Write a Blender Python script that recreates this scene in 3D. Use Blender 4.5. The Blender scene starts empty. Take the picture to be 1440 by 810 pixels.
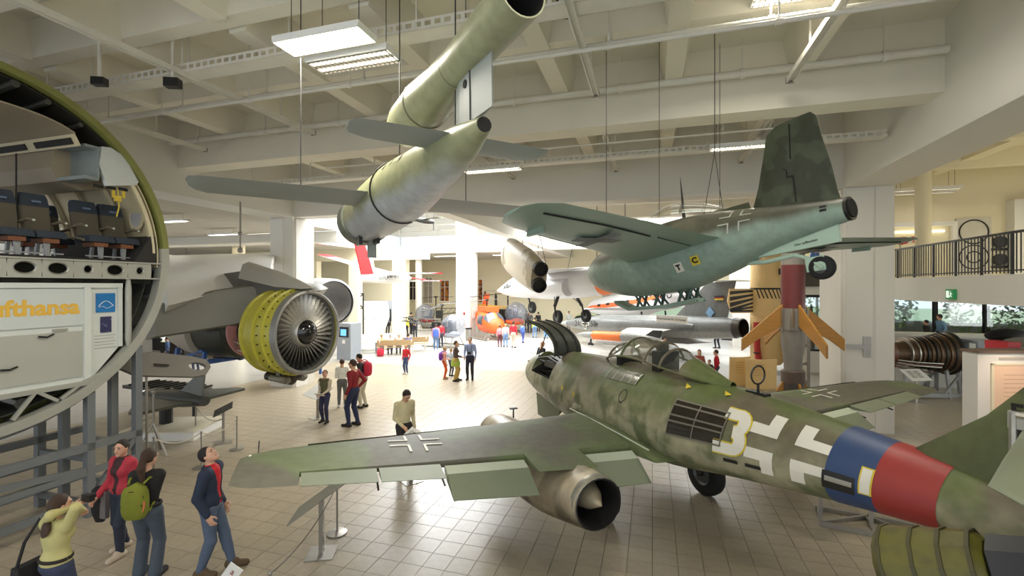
import bpy, bmesh, math, random
import numpy as np
from mathutils import Vector, Matrix
random.seed(7)
PI = math.pi
scene = bpy.context.scene
COL = scene.collection
R = math.radians
V3 = Vector
# ------------------------------------------------------------------ camera, sky, light
EYE = 4.0
FPX = 650.0
HOR = 403.0
cam_d = bpy.data.cameras.new('camera')
cam = bpy.data.objects.new('camera', cam_d)
COL.objects.link(cam)
cam.location = (0, 0, EYE)
cam.rotation_euler = (R(90), 0, 0)
cam_d.sensor_width = 36.0
cam_d.lens = 36.0 * FPX / 1440.0
cam_d.shift_y = (HOR - 405.0) / 1440.0
cam_d.clip_start = 0.1
cam_d.clip_end = 400
scene.camera = cam
scene.view_settings.view_transform = 'Standard'
scene.view_settings.look = 'None'
scene.view_settings.exposure = 0.6
scene.view_settings.gamma = 1.0
scene.view_settings.use_curve_mapping = False
scene.cycles.use_denoising = True
scene.cycles.max_bounces = 8
scene.cycles.diffuse_bounces = 5
scene.cycles.glossy_bounces = 4
scene.cycles.transparent_max_bounces = 12
scene.cycles.sample_clamp_indirect = 6

UX, UY = 0.2906, 0.9568          # building axis running away from the gallery
def W(v, u, z=0.0):              # building coordinates -> world
    return Vector((v * UY + u * UX, -v * UX + u * UY, z))
BANG = math.atan2(-UX, UY)       # rotation that turns +X to the building's cross axis

world = bpy.data.worlds.new('world')
scene.world = world
world.use_nodes = True
bgn = world.node_tree.nodes['Background']
bgn.inputs[0].default_value = (0.90, 0.95, 1.0, 1)
bgn.inputs[1].default_value = 0.95

def area(name, loc, sx, sy, power, color, target=None, rotz=0.0, spread=180):
    d = bpy.data.lights.new(name, 'AREA')
    d.shape = 'RECTANGLE'; d.size = sx; d.size_y = sy
    d.energy = power; d.color = color; d.spread = R(spread)
    o = bpy.data.objects.new(name, d); COL.objects.link(o)
    o.location = loc
    if target is not None:
        o.rotation_euler = (Vector(target) - Vector(loc)).to_track_quat('-Z', 'Y').to_euler()
    else:
        o.rotation_euler = (0, 0, rotz)
    return o
# daylight through the well's roof glazing and the glazed walls, plus added fill
area('skylight_well', W(-13.5, 25.0, 12.6), 12.0, 17.0, 4000, (0.95, 0.98, 1.0), rotz=BANG)
area('well_slant_fill', W(-13.5, 33.6, 10.9), 11.5, 3.0, 2700, (0.95, 0.98, 1.0), target=W(-7, 11, 0))  # added slanted light to brighten the near floor; no clerestory glazing is built
area('back_hall_fill', W(-1.0, 29.0, 8.2), 9.0, 9.0, 1800, (0.95, 0.98, 1.0), rotz=BANG)  # free area light under the closed slab, brightening the back hall; no skylight here
area('daylight_far_hall', W(8.0, 33.0, 6.0), 10.0, 14.0, 1000, (0.95, 0.98, 1.0), rotz=BANG)
area('daylight_right_windows', W(17.5, 16.0, 2.6), 8.0, 2.2, 200, (0.95, 1.0, 0.95), target=W(6, 13, 2.0))
area('warm_lamps_left_hall', W(-22.0, 17.0, 6.3), 9.0, 12.0, 150, (1.0, 0.82, 0.55), rotz=BANG)
area('lamps_upper_gallery', W(13.0, 14.0, 7.0), 5.0, 8.0, 170, (1.0, 0.9, 0.68), rotz=BANG)

# ------------------------------------------------------------------ helpers
def lin(c):
    c = c / 255.0
    return c / 12.92 if c <= 0.04045 else ((c + 0.055) / 1.055) ** 2.4
def rgb(c):
    return (lin(c[0]), lin(c[1]), lin(c[2]), 1.0)
def at(px, py, d):               # point of the photograph at a real distance along the view
    return Vector(((px - 720.0) / FPX * d, d, EYE + (HOR - py) / FPX * d))
def ground(px, py):
    d = FPX * EYE / (py - HOR)
    return Vector(((px - 720.0) / FPX * d, d, 0.0))

_M = {}
def mat(name, c, rough=0.6, metal=0.0, var=0.12, scale=3.0, bump=0.0, c2=None, thr=None, soft=0.08, emit=0.0,
        alpha=1.0, spec=0.5, rnd=0.0, trans=0.0, detail=4.0, stretch=None, coat=0.0):
    """Painted or bare surface: base colour with noise wear, optional second colour in patches."""
    if name in _M: return _M[name]
    m = bpy.data.materials.new(name); m.use_nodes = True
    nt = m.node_tree; N = nt.nodes; L = nt.links
    b = N['Principled BSDF']
    b.inputs['Roughness'].default_value = rough
    b.inputs['Metallic'].default_value = metal
    b.inputs['Specular IOR Level'].default_value = spec
    if coat: b.inputs['Coat Weight'].default_value = coat
    tc = N.new('ShaderNodeTexCoord')
    src = tc.outputs['Object']
    if stretch:
        mp = N.new('ShaderNodeMapping'); mp.inputs['Scale'].default_value = stretch
        L.new(src, mp.inputs['Vector']); src = mp.outputs['Vector']
    nz = N.new('ShaderNodeTexNoise'); nz.inputs['Scale'].default_value = scale; nz.inputs['Detail'].default_value = detail
    L.new(src, nz.inputs['Vector'])
    mix = N.new('ShaderNodeMix'); mix.data_type = 'RGBA'
    base = rgb(c)
    if c2 is not None and thr is not None:
        rp = N.new('ShaderNodeValToRGB')
        rp.color_ramp.elements[0].position = max(0, thr - soft); rp.color_ramp.elements[0].color = (0, 0, 0, 1)
        rp.color_ramp.elements[1].position = min(1, thr + soft); rp.color_ramp.elements[1].color = (1, 1, 1, 1)
        L.new(nz.outputs['Fac'], rp.inputs['Fac']); L.new(rp.outputs['Color'], mix.inputs['Factor'])
        mix.inputs['A'].default_value = base; mix.inputs['B'].default_value = rgb(c2)
    else:
        L.new(nz.outputs['Fac'], mix.inputs['Factor'])
        mix.inputs['A'].default_value = tuple(x * (1 - var) for x in base[:3]) + (1,)
        mix.inputs['B'].default_value = tuple(min(1, x * (1 + var)) for x in base[:3]) + (1,)
    colour = mix.outputs['Result']
    if rnd:
        oi = N.new('ShaderNodeObjectInfo')
        mr = N.new('ShaderNodeMapRange'); mr.inputs['To Min'].default_value = 1 - rnd; mr.inputs['To Max'].default_value = 1 + rnd
        L.new(oi.outputs['Random'], mr.inputs['Value'])
        mm = N.new('ShaderNodeVectorMath'); mm.operation = 'SCALE'
        L.new(colour, mm.inputs[0]); L.new(mr.outputs['Result'], mm.inputs['Scale']); colour = mm.outputs['Vector']
    L.new(colour, b.inputs['Base Color'])
    if bump:
        n2 = N.new('ShaderNodeTexNoise'); n2.inputs['Scale'].default_value = scale * 6; L.new(src, n2.inputs['Vector'])
        bp = N.new('ShaderNodeBump'); bp.inputs['Strength'].default_value = bump; bp.inputs['Distance'].default_value = 0.02
        L.new(n2.outputs['Fac'], bp.inputs['Height']); L.new(bp.outputs['Normal'], b.inputs['Normal'])
    if emit:
        b.inputs['Emission Color'].default_value = base; b.inputs['Emission Strength'].default_value = emit
    if alpha < 1: b.inputs['Alpha'].default_value = alpha
    if trans: b.inputs['Transmission Weight'].default_value = trans
    _M[name] = m
    return m

class MB:
    def __init__(s): s.v = []; s.f = []; s.m = []
    def add(s, vs, fs, mi=0):
        o = len(s.v); s.v.extend([tuple(p) for p in vs])
        for f in fs: s.f.append(tuple(i + o for i in f)); s.m.append(mi)
        return s
    def box(s, c, d, rot=None, mi=0):
        c = Vector(c); x, y, z = d[0] / 2, d[1] / 2, d[2] / 2
        vs = [Vector((a * x, b * y, e * z)) for e in (-1, 1) for b in (-1, 1) for a in (-1, 1)]
        if rot is not None: vs = [rot @ p for p in vs]
        return s.add([c + p for p in vs], [(0, 2, 3, 1), (4, 5, 7, 6), (0, 1, 5, 4), (2, 6, 7, 3), (0, 4, 6, 2), (1, 3, 7, 5)], mi)
    def bbox(s, lo, hi, mi=0):
        return s.box([(a + b) / 2 for a, b in zip(lo, hi)], [b - a for a, b in zip(lo, hi)], None, mi)
    def hexa(s, pts, mi=0):      # 4 bottom + 4 top points
        return s.add(pts, [(3, 2, 1, 0), (4, 5, 6, 7), (0, 1, 5, 4), (1, 2, 6, 5), (2, 3, 7, 6), (3, 0, 4, 7)], mi)
    def bar(s, p, q, w, h=None, up=(0, 0, 1), mi=0):
        p = Vector(p); q = Vector(q); h = h or w
        d = (q - p).normalized(); upv = Vector(up)
        if abs(d.dot(upv)) > 0.98: upv = Vector((1, 0, 0))
        a = d.cross(upv).normalized() * w / 2; b = a.cross(d).normalized() * h / 2
        return s.hexa([p - a - b, p + a - b, q + a - b, q - a - b, p - a + b, p + a + b, q + a + b, q - a + b], mi)
    def loft(s, rings, closed=True, cap=(True, True), mi=0):
        n = len(rings[0]); vs = [p for r in rings for p in r]; fs = []
        for i in range(len(rings) - 1):
            for j in range(n if closed else n - 1):
                k = (j + 1) % n
                fs.append((i * n + j, i * n + k, (i + 1) * n + k, (i + 1) * n + j))
        if cap[0]: fs.append(tuple(reversed(range(n))))
        if cap[1]: fs.append(tuple((len(rings) - 1) * n + j for j in range(n)))
        return s.add(vs, fs, mi)
    def tube(s, pts, r, n=8, cap=(True, True), mi=0):
        pts = [Vector(p) for p in pts]
        rs = r if isinstance(r, (list, tuple)) else [r] * len(pts)
        rings = []; prev = None
        for i, p in enumerate(pts):
            d = (pts[min(i + 1, len(pts) - 1)] - pts[max(i - 1, 0)]).normalized()
            if prev is None:
                a = d.orthogonal().normalized()
            else:
                a = (prev - d * prev.dot(d)).normalized()
            prev = a; b = d.cross(a)
            rings.append([p + (a * math.cos(2 * PI * j / n) + b * math.sin(2 * PI * j / n)) * rs[i] for j in range(n)])
        return s.loft(rings, True, cap, mi)
    def lathe(s, prof, o=(0, 0, 0), axis=(0, 0, 1), n=24, cap=(True, True), mi=0, a0=0, a1=2 * PI):
        o = Vector(o); ax = Vector(axis).normalized()
        a = ax.orthogonal().normalized() if abs(ax.z) < .999 else Vector((1, 0, 0)); b = ax.cross(a)
        full = abs(a1 - a0 - 2 * PI) < 1e-6
        cnt = n if full else n + 1
        rings = [[o + ax * t + (a * math.cos(a0 + (a1 - a0) * j / n) + b * math.sin(a0 + (a1 - a0) * j / n)) * r for j in range(cnt)] for t, r in prof]
        return s.loft(rings, full, cap if full else (False, False), mi)
    def prism(s, poly, o, ex, ey, th, mi=0):   # flat outline given in ex/ey, thickness along ex x ey, centred
        o = Vector(o); ex = Vector(ex); ey = Vector(ey); nz = ex.cross(ey).normalized() * th / 2
        n = len(poly)
        A = [o + ex * x + ey * y - nz for x, y in poly]; B = [o + ex * x + ey * y + nz for x, y in poly]
        fs = [tuple(reversed(range(n))), tuple(range(n, 2 * n))] + [(i, (i + 1) % n, n + (i + 1) % n, n + i) for i in range(n)]
        return s.add(A + B, fs, mi)
    def sphere(s, c, r, nu=14, nv=9, mi=0, rot=None):
        c = Vector(c); r = r if isinstance(r, (list, tuple)) else (r, r, r)
        rings = []
        for i in range(nv + 1):
            t = PI * i / nv; st = max(math.sin(t), 0.02)
            ring = [Vector((r[0] * st * math.cos(2 * PI * j / nu), r[1] * st * math.sin(2 * PI * j / nu), -r[2] * math.cos(t))) for j in range(nu)]
            rings.append([c + (rot @ p if rot is not None else p) for p in ring])
        return s.loft(rings, True, (True, True), mi)
    def holed(s, c, ex, ey, w, h, rx, ry, th, n=16, mi=0):   # plate with an elliptical hole
        c = Vector(c); ex = Vector(ex); ey = Vector(ey); nz = ex.cross(ey).normalized() * th / 2
        outer, inner = [], []
        for j in range(n):
            a = 2 * PI * j / n + PI / n; ca, sa = math.cos(a), math.sin(a)
            k = min(w / 2 / abs(ca) if abs(ca) > 1e-6 else 9e9, h / 2 / abs(sa) if abs(sa) > 1e-6 else 9e9)
            outer.append(c + ex * ca * k + ey * sa * k); inner.append(c + ex * ca * rx + ey * sa * ry)
        vs = [p + nz for p in outer] + [p + nz for p in inner] + [p - nz for p in inner] + [p - nz for p in outer]
        fs = []
        for q in range(4):
            for j in range(n):
                k = (j + 1) % n; q2 = (q + 1) % 4
                fs.append((q * n + j, q * n + k, q2 * n + k, q2 * n + j))
        return s.add(vs, fs, mi)
    def mesh(s, name, mats, smooth=None):
        me = bpy.data.meshes.new(name)
        me.from_pydata(s.v, [], s.f)
        for m in (mats if isinstance(mats, (list, tuple)) else [mats]): me.materials.append(m)
        if len(me.materials) > 1: me.polygons.foreach_set('material_index', s.m)
        bm = bmesh.new(); bm.from_mesh(me)
        bmesh.ops.recalc_face_normals(bm, faces=bm.faces); bm.to_mesh(me); bm.free()
        if smooth:
            me.polygons.foreach_set('use_smooth', [True] * len(me.polygons))
            me.set_sharp_from_angle(angle=R(smooth))
        me.update()
        return me
    def build(s, name, mats, parent=None, smooth=None, world=False, label=None):
        if world and parent is not None:
            inv = TM[parent.name].inverted()
            s.v = [tuple(inv @ Vector(p)) for p in s.v]
        o = bpy.data.objects.new(name, s.mesh(name, mats, smooth)); COL.objects.link(o)
        if parent is not None: o.parent = parent
        if label: o['label'] = label
        return o
TM = {}
def thing(name, label, cat, loc=(0, 0, 0), rotz=0.0, group=None, M=None):
    o = bpy.data.objects.new(name, None); COL.objects.link(o)
    o.empty_display_size = 0.1
    if M is None: M = Matrix.Translation(Vector(loc)) @ Matrix.Rotation(rotz, 4, 'Z')
    o.matrix_basis = M
    TM[o.name] = M.copy()
    o['label'] = label; o['category'] = cat
    if group: o['group'] = group
    return o
def tag(o, label, cat, group=None):
    o['label'] = label; o['category'] = cat
    if group: o['group'] = group
    return o
def struct(o):
    o['kind'] = 'structure'; return o
def stuff(o):
    o['kind'] = 'stuff'; return o
def clone(o, parent=None, M=None):
    c = o.copy(); COL.objects.link(c)
    if parent is not None: c.parent = parent
    if M is not None: c.matrix_basis = M
    for ch in list(o.children): clone(ch, c)
    return c
def kids(o):
    return [x for x in bpy.data.objects if x.parent is o]
def clone_thing(o, loc, rotz, label, scale=1.0):
    c = o.copy(); COL.objects.link(c)
    M = Matrix.Translation(Vector(loc)) @ Matrix.Rotation(rotz, 4, 'Z') @ Matrix.Scale(scale, 4)
    c.matrix_basis = M; TM[c.name] = M
    c['label'] = label
    for ch in list(o.children):
        k = ch.copy(); COL.objects.link(k); k.parent = c
        for g in list(ch.children):
            q = g.copy(); COL.objects.link(q); q.parent = k
    return c
def text(name, body, size, o, ex, ey, m, parent=None, th=0.004, align='CENTER', world=False, spacing=1.0, bold=0.0, sx=1.0):
    cu = bpy.data.curves.new(name, 'FONT'); cu.body = body; cu.size = size; cu.align_x = align; cu.align_y = 'CENTER'
    cu.extrude = th / 2; cu.space_character = spacing; cu.offset = bold; cu.resolution_u = 3
    tmp = bpy.data.objects.new(name, cu)
    me = bpy.data.meshes.new_from_object(tmp)
    bpy.data.objects.remove(tmp); bpy.data.curves.remove(cu)
    ex = Vector(ex).normalized(); ey = Vector(ey); ey = (ey - ex * ey.dot(ex)).normalized(); ez = ex.cross(ey)
    B = Matrix(((ex.x * sx, ey.x, ez.x, o[0]), (ex.y * sx, ey.y, ez.y, o[1]), (ex.z * sx, ey.z, ez.z, o[2]), (0, 0, 0, 1)))
    if world and parent is not None: B = TM[parent.name].inverted() @ B
    me.transform(B)
    me.materials.clear(); me.materials.append(m)
    ob = bpy.data.objects.new(name, me); COL.objects.link(ob)
    if parent is not None: ob.parent = parent
    return ob
def interp(xs, ys, x):           # smooth monotone-ish cubic through the stations
    if x <= xs[0]: return ys[0]
    if x >= xs[-1]: return ys[-1]
    for i in range(len(xs) - 1):
        if x <= xs[i + 1]: break
    def slope(k):
        if k == 0: return (ys[1] - ys[0]) / (xs[1] - xs[0])
        if k == len(xs) - 1: return (ys[-1] - ys[-2]) / (xs[-1] - xs[-2])
        a = (ys[k] - ys[k - 1]) / (xs[k] - xs[k - 1]); b = (ys[k + 1] - ys[k]) / (xs[k + 1] - xs[k])
        return 0 if a * b <= 0 else 2 * a * b / (a + b)
    h = xs[i + 1] - xs[i]; t = (x - xs[i]) / h
    m0, m1 = slope(i) * h, slope(i + 1) * h
    return ys[i] * (2 * t**3 - 3 * t**2 + 1) + m0 * (t**3 - 2 * t**2 + t) + ys[i + 1] * (-2 * t**3 + 3 * t**2) + m1 * (t**3 - t**2)
class Body:
    """Fuselage-like body along -Y from its nose; stations (s, half width, z bottom, z top); tri = how triangular."""
    def __init__(s, st, tri=0.0, sq=1.0):
        s.st = st; s.xs = [a[0] for a in st]; s.tri = tri; s.sq = sq
    def p(s, d, th, off=0.0):
        hw = interp(s.xs, [a[1] for a in s.st], d) + off
        zb = interp(s.xs, [a[2] for a in s.st], d); zt = interp(s.xs, [a[3] for a in s.st], d)
        c, q = math.cos(th), math.sin(th)
        cx = math.copysign(abs(c) ** s.sq, c); cz = math.copysign(abs(q) ** s.sq, q)
        return Vector((hw * cx * (1 - s.tri * q), -d, (zb + zt) / 2 + ((zt - zb) / 2 + off) * cz))
    def ring(s, d, n=28, off=0.0, t0=0, t1=2 * PI):
        if abs(t1 - t0 - 2 * PI) < 1e-6: return [s.p(d, 2 * PI * j / n, off) for j in range(n)]
        return [s.p(d, t0 + (t1 - t0) * j / n, off) for j in range(n + 1)]
    def shell(s, mb, s0, s1, ns=24, n=28, off=0.0, t0=0, t1=2 * PI, cap=(True, True), mi=0):
        full = abs(t1 - t0 - 2 * PI) < 1e-6
        rings = [s.ring(s0 + (s1 - s0) * i / ns, n, off, t0, t1) for i in range(ns + 1)]
        return mb.loft(rings, full, cap if full else (False, False), mi)
    def patch(s, mb, quad, n1=6, n2=6, off=0.006, mi=0):   # quad of (s, theta) corners
        a, b, c, d = quad; pts = []
        for i in range(n1 + 1):
            for j in range(n2 + 1):
                u, w = i / n1, j / n2
                sd = a[0] * (1 - u) * (1 - w) + b[0] * u * (1 - w) + c[0] * u * w + d[0] * (1 - u) * w
                th = a[1] * (1 - u) * (1 - w) + b[1] * u * (1 - w) + c[1] * u * w + d[1] * (1 - u) * w
                pts.append(s.p(sd, th, off))
        fs = [(i * (n2 + 1) + j, (i + 1) * (n2 + 1) + j, (i + 1) * (n2 + 1) + j + 1, i * (n2 + 1) + j + 1) for i in range(n1) for j in range(n2)]
        return mb.add(pts, fs, mi)
    def strip(s, mb, path, w, R0, off=0.006, mi=0):   # painted stroke along (s, arc metres) path
        L, Q = [], []
        for i, p in enumerate(path):
            a = path[max(i - 1, 0)]; b = path[min(i + 1, len(path) - 1)]
            dx, dy = b[0] - a[0], b[1] - a[1]; l = math.hypot(dx, dy) or 1
            nx, ny = -dy / l * w / 2, dx / l * w / 2
            L.append(s.p(p[0] + nx, (p[1] + ny) / R0, off)); Q.append(s.p(p[0] - nx, (p[1] - ny) / R0, off))
        n = len(path)
        return mb.add(L + Q, [(i, i + 1, n + i + 1, n + i) for i in range(n - 1)], mi)
def foil(chord, t, n=9):         # airfoil outline, x = 0 leading edge .. chord, closed ring of (x, z)
    xs = [0.5 - 0.5 * math.cos(PI * i / n) for i in range(n + 1)]
    def th(x): return 5 * t * (0.2969 * math.sqrt(x) - 0.126 * x - 0.3516 * x**2 + 0.2843 * x**3 - 0.1036 * x**4)
    up = [(x * chord, th(x) * chord) for x in xs]; lo = [(x * chord, -0.85 * th(x) * chord) for x in reversed(xs[1:-1])]
    return up + lo
def wing(mb, secs, mi=0, n=9, cut=(0.0, 1.0)):
    """secs: list of (x lateral, y of leading edge, z, chord, thickness ratio); chord runs to -Y."""
    rings = []
    for x, y, z, c, t in secs:
        pts = foil(1.0, t, n)
        pts = [(min(max(a, cut[0]), cut[1]), b) for a, b in pts]
        rings.append([Vector((x, y - a * c, z + b * c)) for a, b in pts])
    return mb.loft(rings, True, (True, True), mi)
# ================================================================== SETTING
m_conc = mat('ceiling_concrete', (224, 219, 203), 0.85, var=0.08, scale=1.2, bump=0.05)
m_white = mat('white_plaster', (232, 231, 226), 0.8, var=0.03, scale=0.6)
m_col = mat('column_paint', (222, 220, 212), 0.7, var=0.04, scale=0.8)
m_cream = mat('cream_wall', (232, 224, 196), 0.8, var=0.05, scale=0.5)
m_grey = mat('grey_parapet', (150, 156, 164), 0.6, var=0.05)
m_tile = mat('floor_tile_stone', (165, 153, 132), 0.30, spec=.3, var=0.16, scale=9, bump=0.03, rnd=0.05, detail=8)
m_floor = mat('terrazzo_floor', (172, 169, 163), 0.28, spec=.3, var=0.10, scale=5, detail=8)
m_grout = mat('grout', (122, 114, 98), 0.9)
m_steel = mat('brushed_steel', (158, 154, 146), 0.35, metal=0.7, var=0.1, scale=6)
m_dark = mat('black_rubber', (22, 22, 22), 0.7)
m_black = mat('black_metal', (30, 30, 31), 0.45)
m_glass = mat('window_glass', (235, 245, 245), 0.03, trans=1.0, var=0.0)
m_lamp = mat('lamp_diffuser', (255, 250, 238), 0.5, emit=7.0, var=0.0)
m_lampdim = mat('lamp_tube_glow', (255, 247, 230), 0.5, emit=3.5, var=0.0)
m_wood = mat('pale_wood', (196, 165, 120), 0.5, var=0.2, scale=4, stretch=(1, 8, 1))

# floor: sub-base, far terrazzo, tiles
fl = MB(); 
A = [W(-45, -4, -0.012), W(30, -4, -0.012), W(30, 60, -0.012), W(-45, 60, -0.012)]
fl.hexa([p - Vector((0, 0, 0.3)) for p in A] + A)
floor = struct(fl.build('floor', m_grout)); TM[floor.name] = Matrix.Identity(4)
T = 0.35
tm = MB()
g = 0.0022
for lo in (0,):
    a = T / 2 - g; b = a - 0.002
    top = [(-b, -b, 0), (b, -b, 0), (b, b, 0), (-b, b, 0)]; low = [(-a, -a, -0.006), (a, -a, -0.006), (a, a, -0.006), (-a, a, -0.006)]
    tm.add(low + top, [(4, 5, 6, 7), (0, 1, 5, 4), (1, 2, 6, 5), (2, 3, 7, 6), (3, 0, 4, 7)])
tile_me = tm.mesh('tile', m_tile)
cells = []
NV0, NV1, NU0, NU1 = -46, 60, 8, 60
for i in range(NV0, NV1):
    for j in range(NU0, NU1):
        p = W((i + 0.5) * T, (j + 0.5) * T)
        vis = p.y > 6.0 and abs(p.x) < 1.13 * p.y + 0.4
        cells.append((p.y if vis else 1e3 + p.length, p))
cells.sort(key=lambda c: c[0])
rot = Matrix.Rotation(BANG, 4, 'Z')
for k, (d, p) in enumerate(cells[:300]):
    o = bpy.data.objects.new('tile', tile_me); COL.objects.link(o); o.parent = floor
    o.matrix_basis = Matrix.Translation(p) @ rot
rest = MB()
for d, p in cells[300:]:
    rest.add([p + rot @ Vector(q) for q in tm.v], tm.f)
stuff(rest.build('tile_field', m_tile, floor))
# terrazzo slabs beyond and beside the tiled part, in 2.8 m fields with fine joints
far = MB(); S = 8 * T
for (va, vb_, ua, ub) in ((-45, 30, NU1 * T, 59), (-45, NV0 * T, -3, NU1 * T), (NV1 * T, 30, -3, NU1 * T), (NV0 * T, NV1 * T, -3, NU0 * T)):
    v0 = va
    while v0 < vb_ - .05:
        u0 = ua; v1 = min(v0 + S, vb_)
        while u0 < ub - .05:
            u1 = min(u0 + S, ub); e = .003
            q = [W(v0 + e, u0 + e), W(v1 - e, u0 + e), W(v1 - e, u1 - e), W(v0 + e, u1 - e)]
            far.hexa([p - Vector((0, 0, 0.01)) for p in q] + q); u0 = u1
        v0 = v1
stuff(far.build('terrazzo_field', m_floor, floor))

def vbox(mb, v0, v1, u0, u1, z0, z1, mi=0):
    b = [W(v0, u0), W(v1, u0), W(v1, u1), W(v0, u1)]
    return mb.hexa([p + Vector((0, 0, z0)) for p in b] + [p + Vector((0, 0, z1)) for p in b], mi)
def vpart(name, m, parent, *a, **k):
    mb = MB(); vbox(mb, *a); return mb.build(name, m, parent, **k)

# ceiling
SL = 8.9
ce = MB()
vbox(ce, -14.8, 6.3, -4, 15.6, SL, SL + .3); vbox(ce, -7.7, 6.3, 15.6, 46, SL, SL + .3)
ceiling = struct(ce.build('ceiling', m_conc)); TM[ceiling.name] = Matrix.Identity(4)
vpart('girder', m_col, ceiling, 5.1, 6.3, -4, 46, 6.75, SL)
vpart('girder', m_col, ceiling, -14.8, -13.6, -4, 15.0, 6.75, SL)
vpart('girder', m_col, ceiling, -13.6, 5.1, 15.0, 15.7, 6.75, SL)
vpart('girder', m_col, ceiling, -7.9, -7.3, 15.7, 45, 6.75, SL)
vpart('girder', m_col, ceiling, -7.3, 5.1, 33.5, 34.2, 6.75, SL)
for u in (10.35, 1.05, 19.9, 24.5, 29.0):
    vpart('cross_beam', m_conc, ceiling, -13.6 if u < 15 else -7.3, 5.1, u, u + .62, 7.55, SL)
def rib(v0, v1, u0, u1, zb, dirv):
    mb = MB(); h = 0.14     # haunched: wider at the slab
    if dirv:
        b = [W(v0, u0), W(v1, u0), W(v1, u1), W(v0, u1)]; t = [W(v0, u0 - h), W(v1, u0 - h), W(v1, u1 + h), W(v0, u1 + h)]
    else:
        b = [W(v0, u0), W(v1, u0), W(v1, u1), W(v0, u1)]; t = [W(v0 - h, u0), W(v1 + h, u0), W(v1 + h, u1), W(v0 - h, u1)]
    mb.hexa([p + Vector((0, 0, zb)) for p in b] + [p + Vector((0, 0, SL)) for p in t])
    mb.build('rib', m_conc, ceiling)
for k in range(7):
    v = -12.4 + 2.35 * k + 0.9
    for (u0, u1) in ((1.67, 5.7), (6.05, 10.35), (10.97, 15.0)):
        rib(v, v + .34, u0, u1, 8.25, False)
    if v > -7:
        for (u0, u1) in ((15.7, 19.9), (20.52, 24.5), (25.12, 29.0), (29.62, 33.5)):
            rib(v, v + .34, u0, u1, 8.25, False)
for u in (3.3, 5.7, 8.0, 12.9):
    rib(-13.6, 5.1, u, u + .3, 8.3, True)
for u in (17.7, 22.2, 26.9, 31.3):
    rib(-7.3, 5.1, u, u + .3, 8.3, True)
# roof over the light well and walls of the upper floor
up = MB()
vbox(up, -40, -7.3, 15.0, 47, 13.2, 13.4)
roof = struct(up.build('ceiling_light_well', m_white))
w_ = MB(); vbox(w_, -7.7, -7.3, 15.7, 46, SL + .3, 13.2); vbox(w_, -40, -7.3, 15.0, 15.6, SL + .3, 13.2); vbox(w_, -40, -14.8, 15.0, 15.6, 7.5, SL + .3)
struct(w_.build('wall_light_well', m_white))
# upper floor slabs with grey parapet
us = MB(); vbox(us, -40, -20.4, 15.6, 46, 6.75, 7.45); vbox(us, -20.4, -7.9, 34.5, 46, 6.75, 7.45); vbox(us, -40, -14.8, -4, 15.6, 6.75, 7.45); vbox(us, -20.4, -14.8, 15.6, 19.2, 6.75, 7.45)
upper = struct(us.build('floor_upper_gallery', mat('soffit_grey', (196, 190, 176), .8, var=.06))); TM[upper.name] = Matrix.Identity(4)
pm = MB(); vbox(pm, -20.6, -20.4, 15.6, 34.7, 7.45, 8.15); vbox(pm, -20.4, -7.9, 34.5, 34.7, 7.45, 8.15)
pm.build('parapet', m_grey, upper)
rl = MB()
for k in range(12): rl.tube([W(-20.5, 16 + 1.68 * k, 8.1), W(-20.5, 16 + 1.68 * k, 9.05)], .025, 6)
for k in range(8): rl.tube([W(-20.4 + 1.75 * k, 34.6, 8.1), W(-20.4 + 1.75 * k, 34.6, 9.05)], .025, 6)
rl.tube([W(-20.5, 15.7, 9.05), W(-20.5, 34.6, 9.05), W(-7.9, 34.6, 9.05)], .03, 6); rl.tube([W(-20.5, 15.7, 8.6), W(-20.5, 34.6, 8.6), W(-7.9, 34.6, 8.6)], .015, 6)
rl.build('railing', m_steel, upper)

# columns
def column(name, v0, v1, u0, u1, z1, chamfer=0.05):
    mb = MB(); c = chamfer
    poly = [(v0 + c, u0), (v1 - c, u0), (v1, u0 + c), (v1, u1 - c), (v1 - c, u1), (v0 + c, u1), (v0, u1 - c), (v0, u0 + c)]
    mb.loft([[W(a, b, 0) for a, b in poly], [W(a, b, z1) for a, b in poly]])
    o = struct(mb.build(name, m_col)); TM[o.name] = Matrix.Identity(4); return o
c1 = column('column', -14.8, -13.6, 15.0, 16.2, 6.75)
vpart('pilaster_strip', m_white, c1, -14.72, -14.1, 14.97, 15.0, 0, 6.7)
vpart('pilaster_strip', m_white, c1, -13.6, -13.56, 15.1, 15.75, 0, 6.7)
c2 = column('column', 5.1, 6.3, 15.0, 17.0, 6.75)
vpart('pilaster_strip', m_col, c2, 5.14, 5.78, 14.96, 15.0, 0, 6.72)
vpart('pilaster_strip', m_col, c2, 5.84, 6.26, 14.98, 15.0, 0, 6.72)
vpart('pilaster_strip', m_col, c2, 5.06, 5.1, 15.1, 16.0, 0, 6.72)
c3 = column('column', -14.8, -13.6, 33.5, 35.2, 13.0)
vpart('pilaster_strip', m_white, c3, -14.7, -13.9, 33.46, 33.5, 0, 13)
column('column', 5.1, 6.3, 33.5, 35.2, 6.75)
for v in (-27.5, -21.0):
    mb = MB(); mb.lathe([(0, .32), (6.75, .32)], W(v, 39), n=16); struct(mb.build('column', m_white, smooth=40))
for v in (-24.0, -19.0):
    mb = MB(); mb.lathe([(0, .35), (6.75, .35)], W(v, 22), n=16); struct(mb.build('column', m_cream, smooth=40))
mb = MB(); mb.lathe([(4.2, .21), (8.3, .21)], W(8.3, 18.0), n=18); struct(mb.build('column', m_cream, smooth=40))

# walls ------------------------------------------------------------------
def wall(name, v0, v1, u0, u1, z0, z1, m=m_white):
    mb = MB(); vbox(mb, v0, v1, u0, u1, z0, z1); o = struct(mb.build(name, m)); TM[o.name] = Matrix.Identity(4); return o
UB = 44.0
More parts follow.
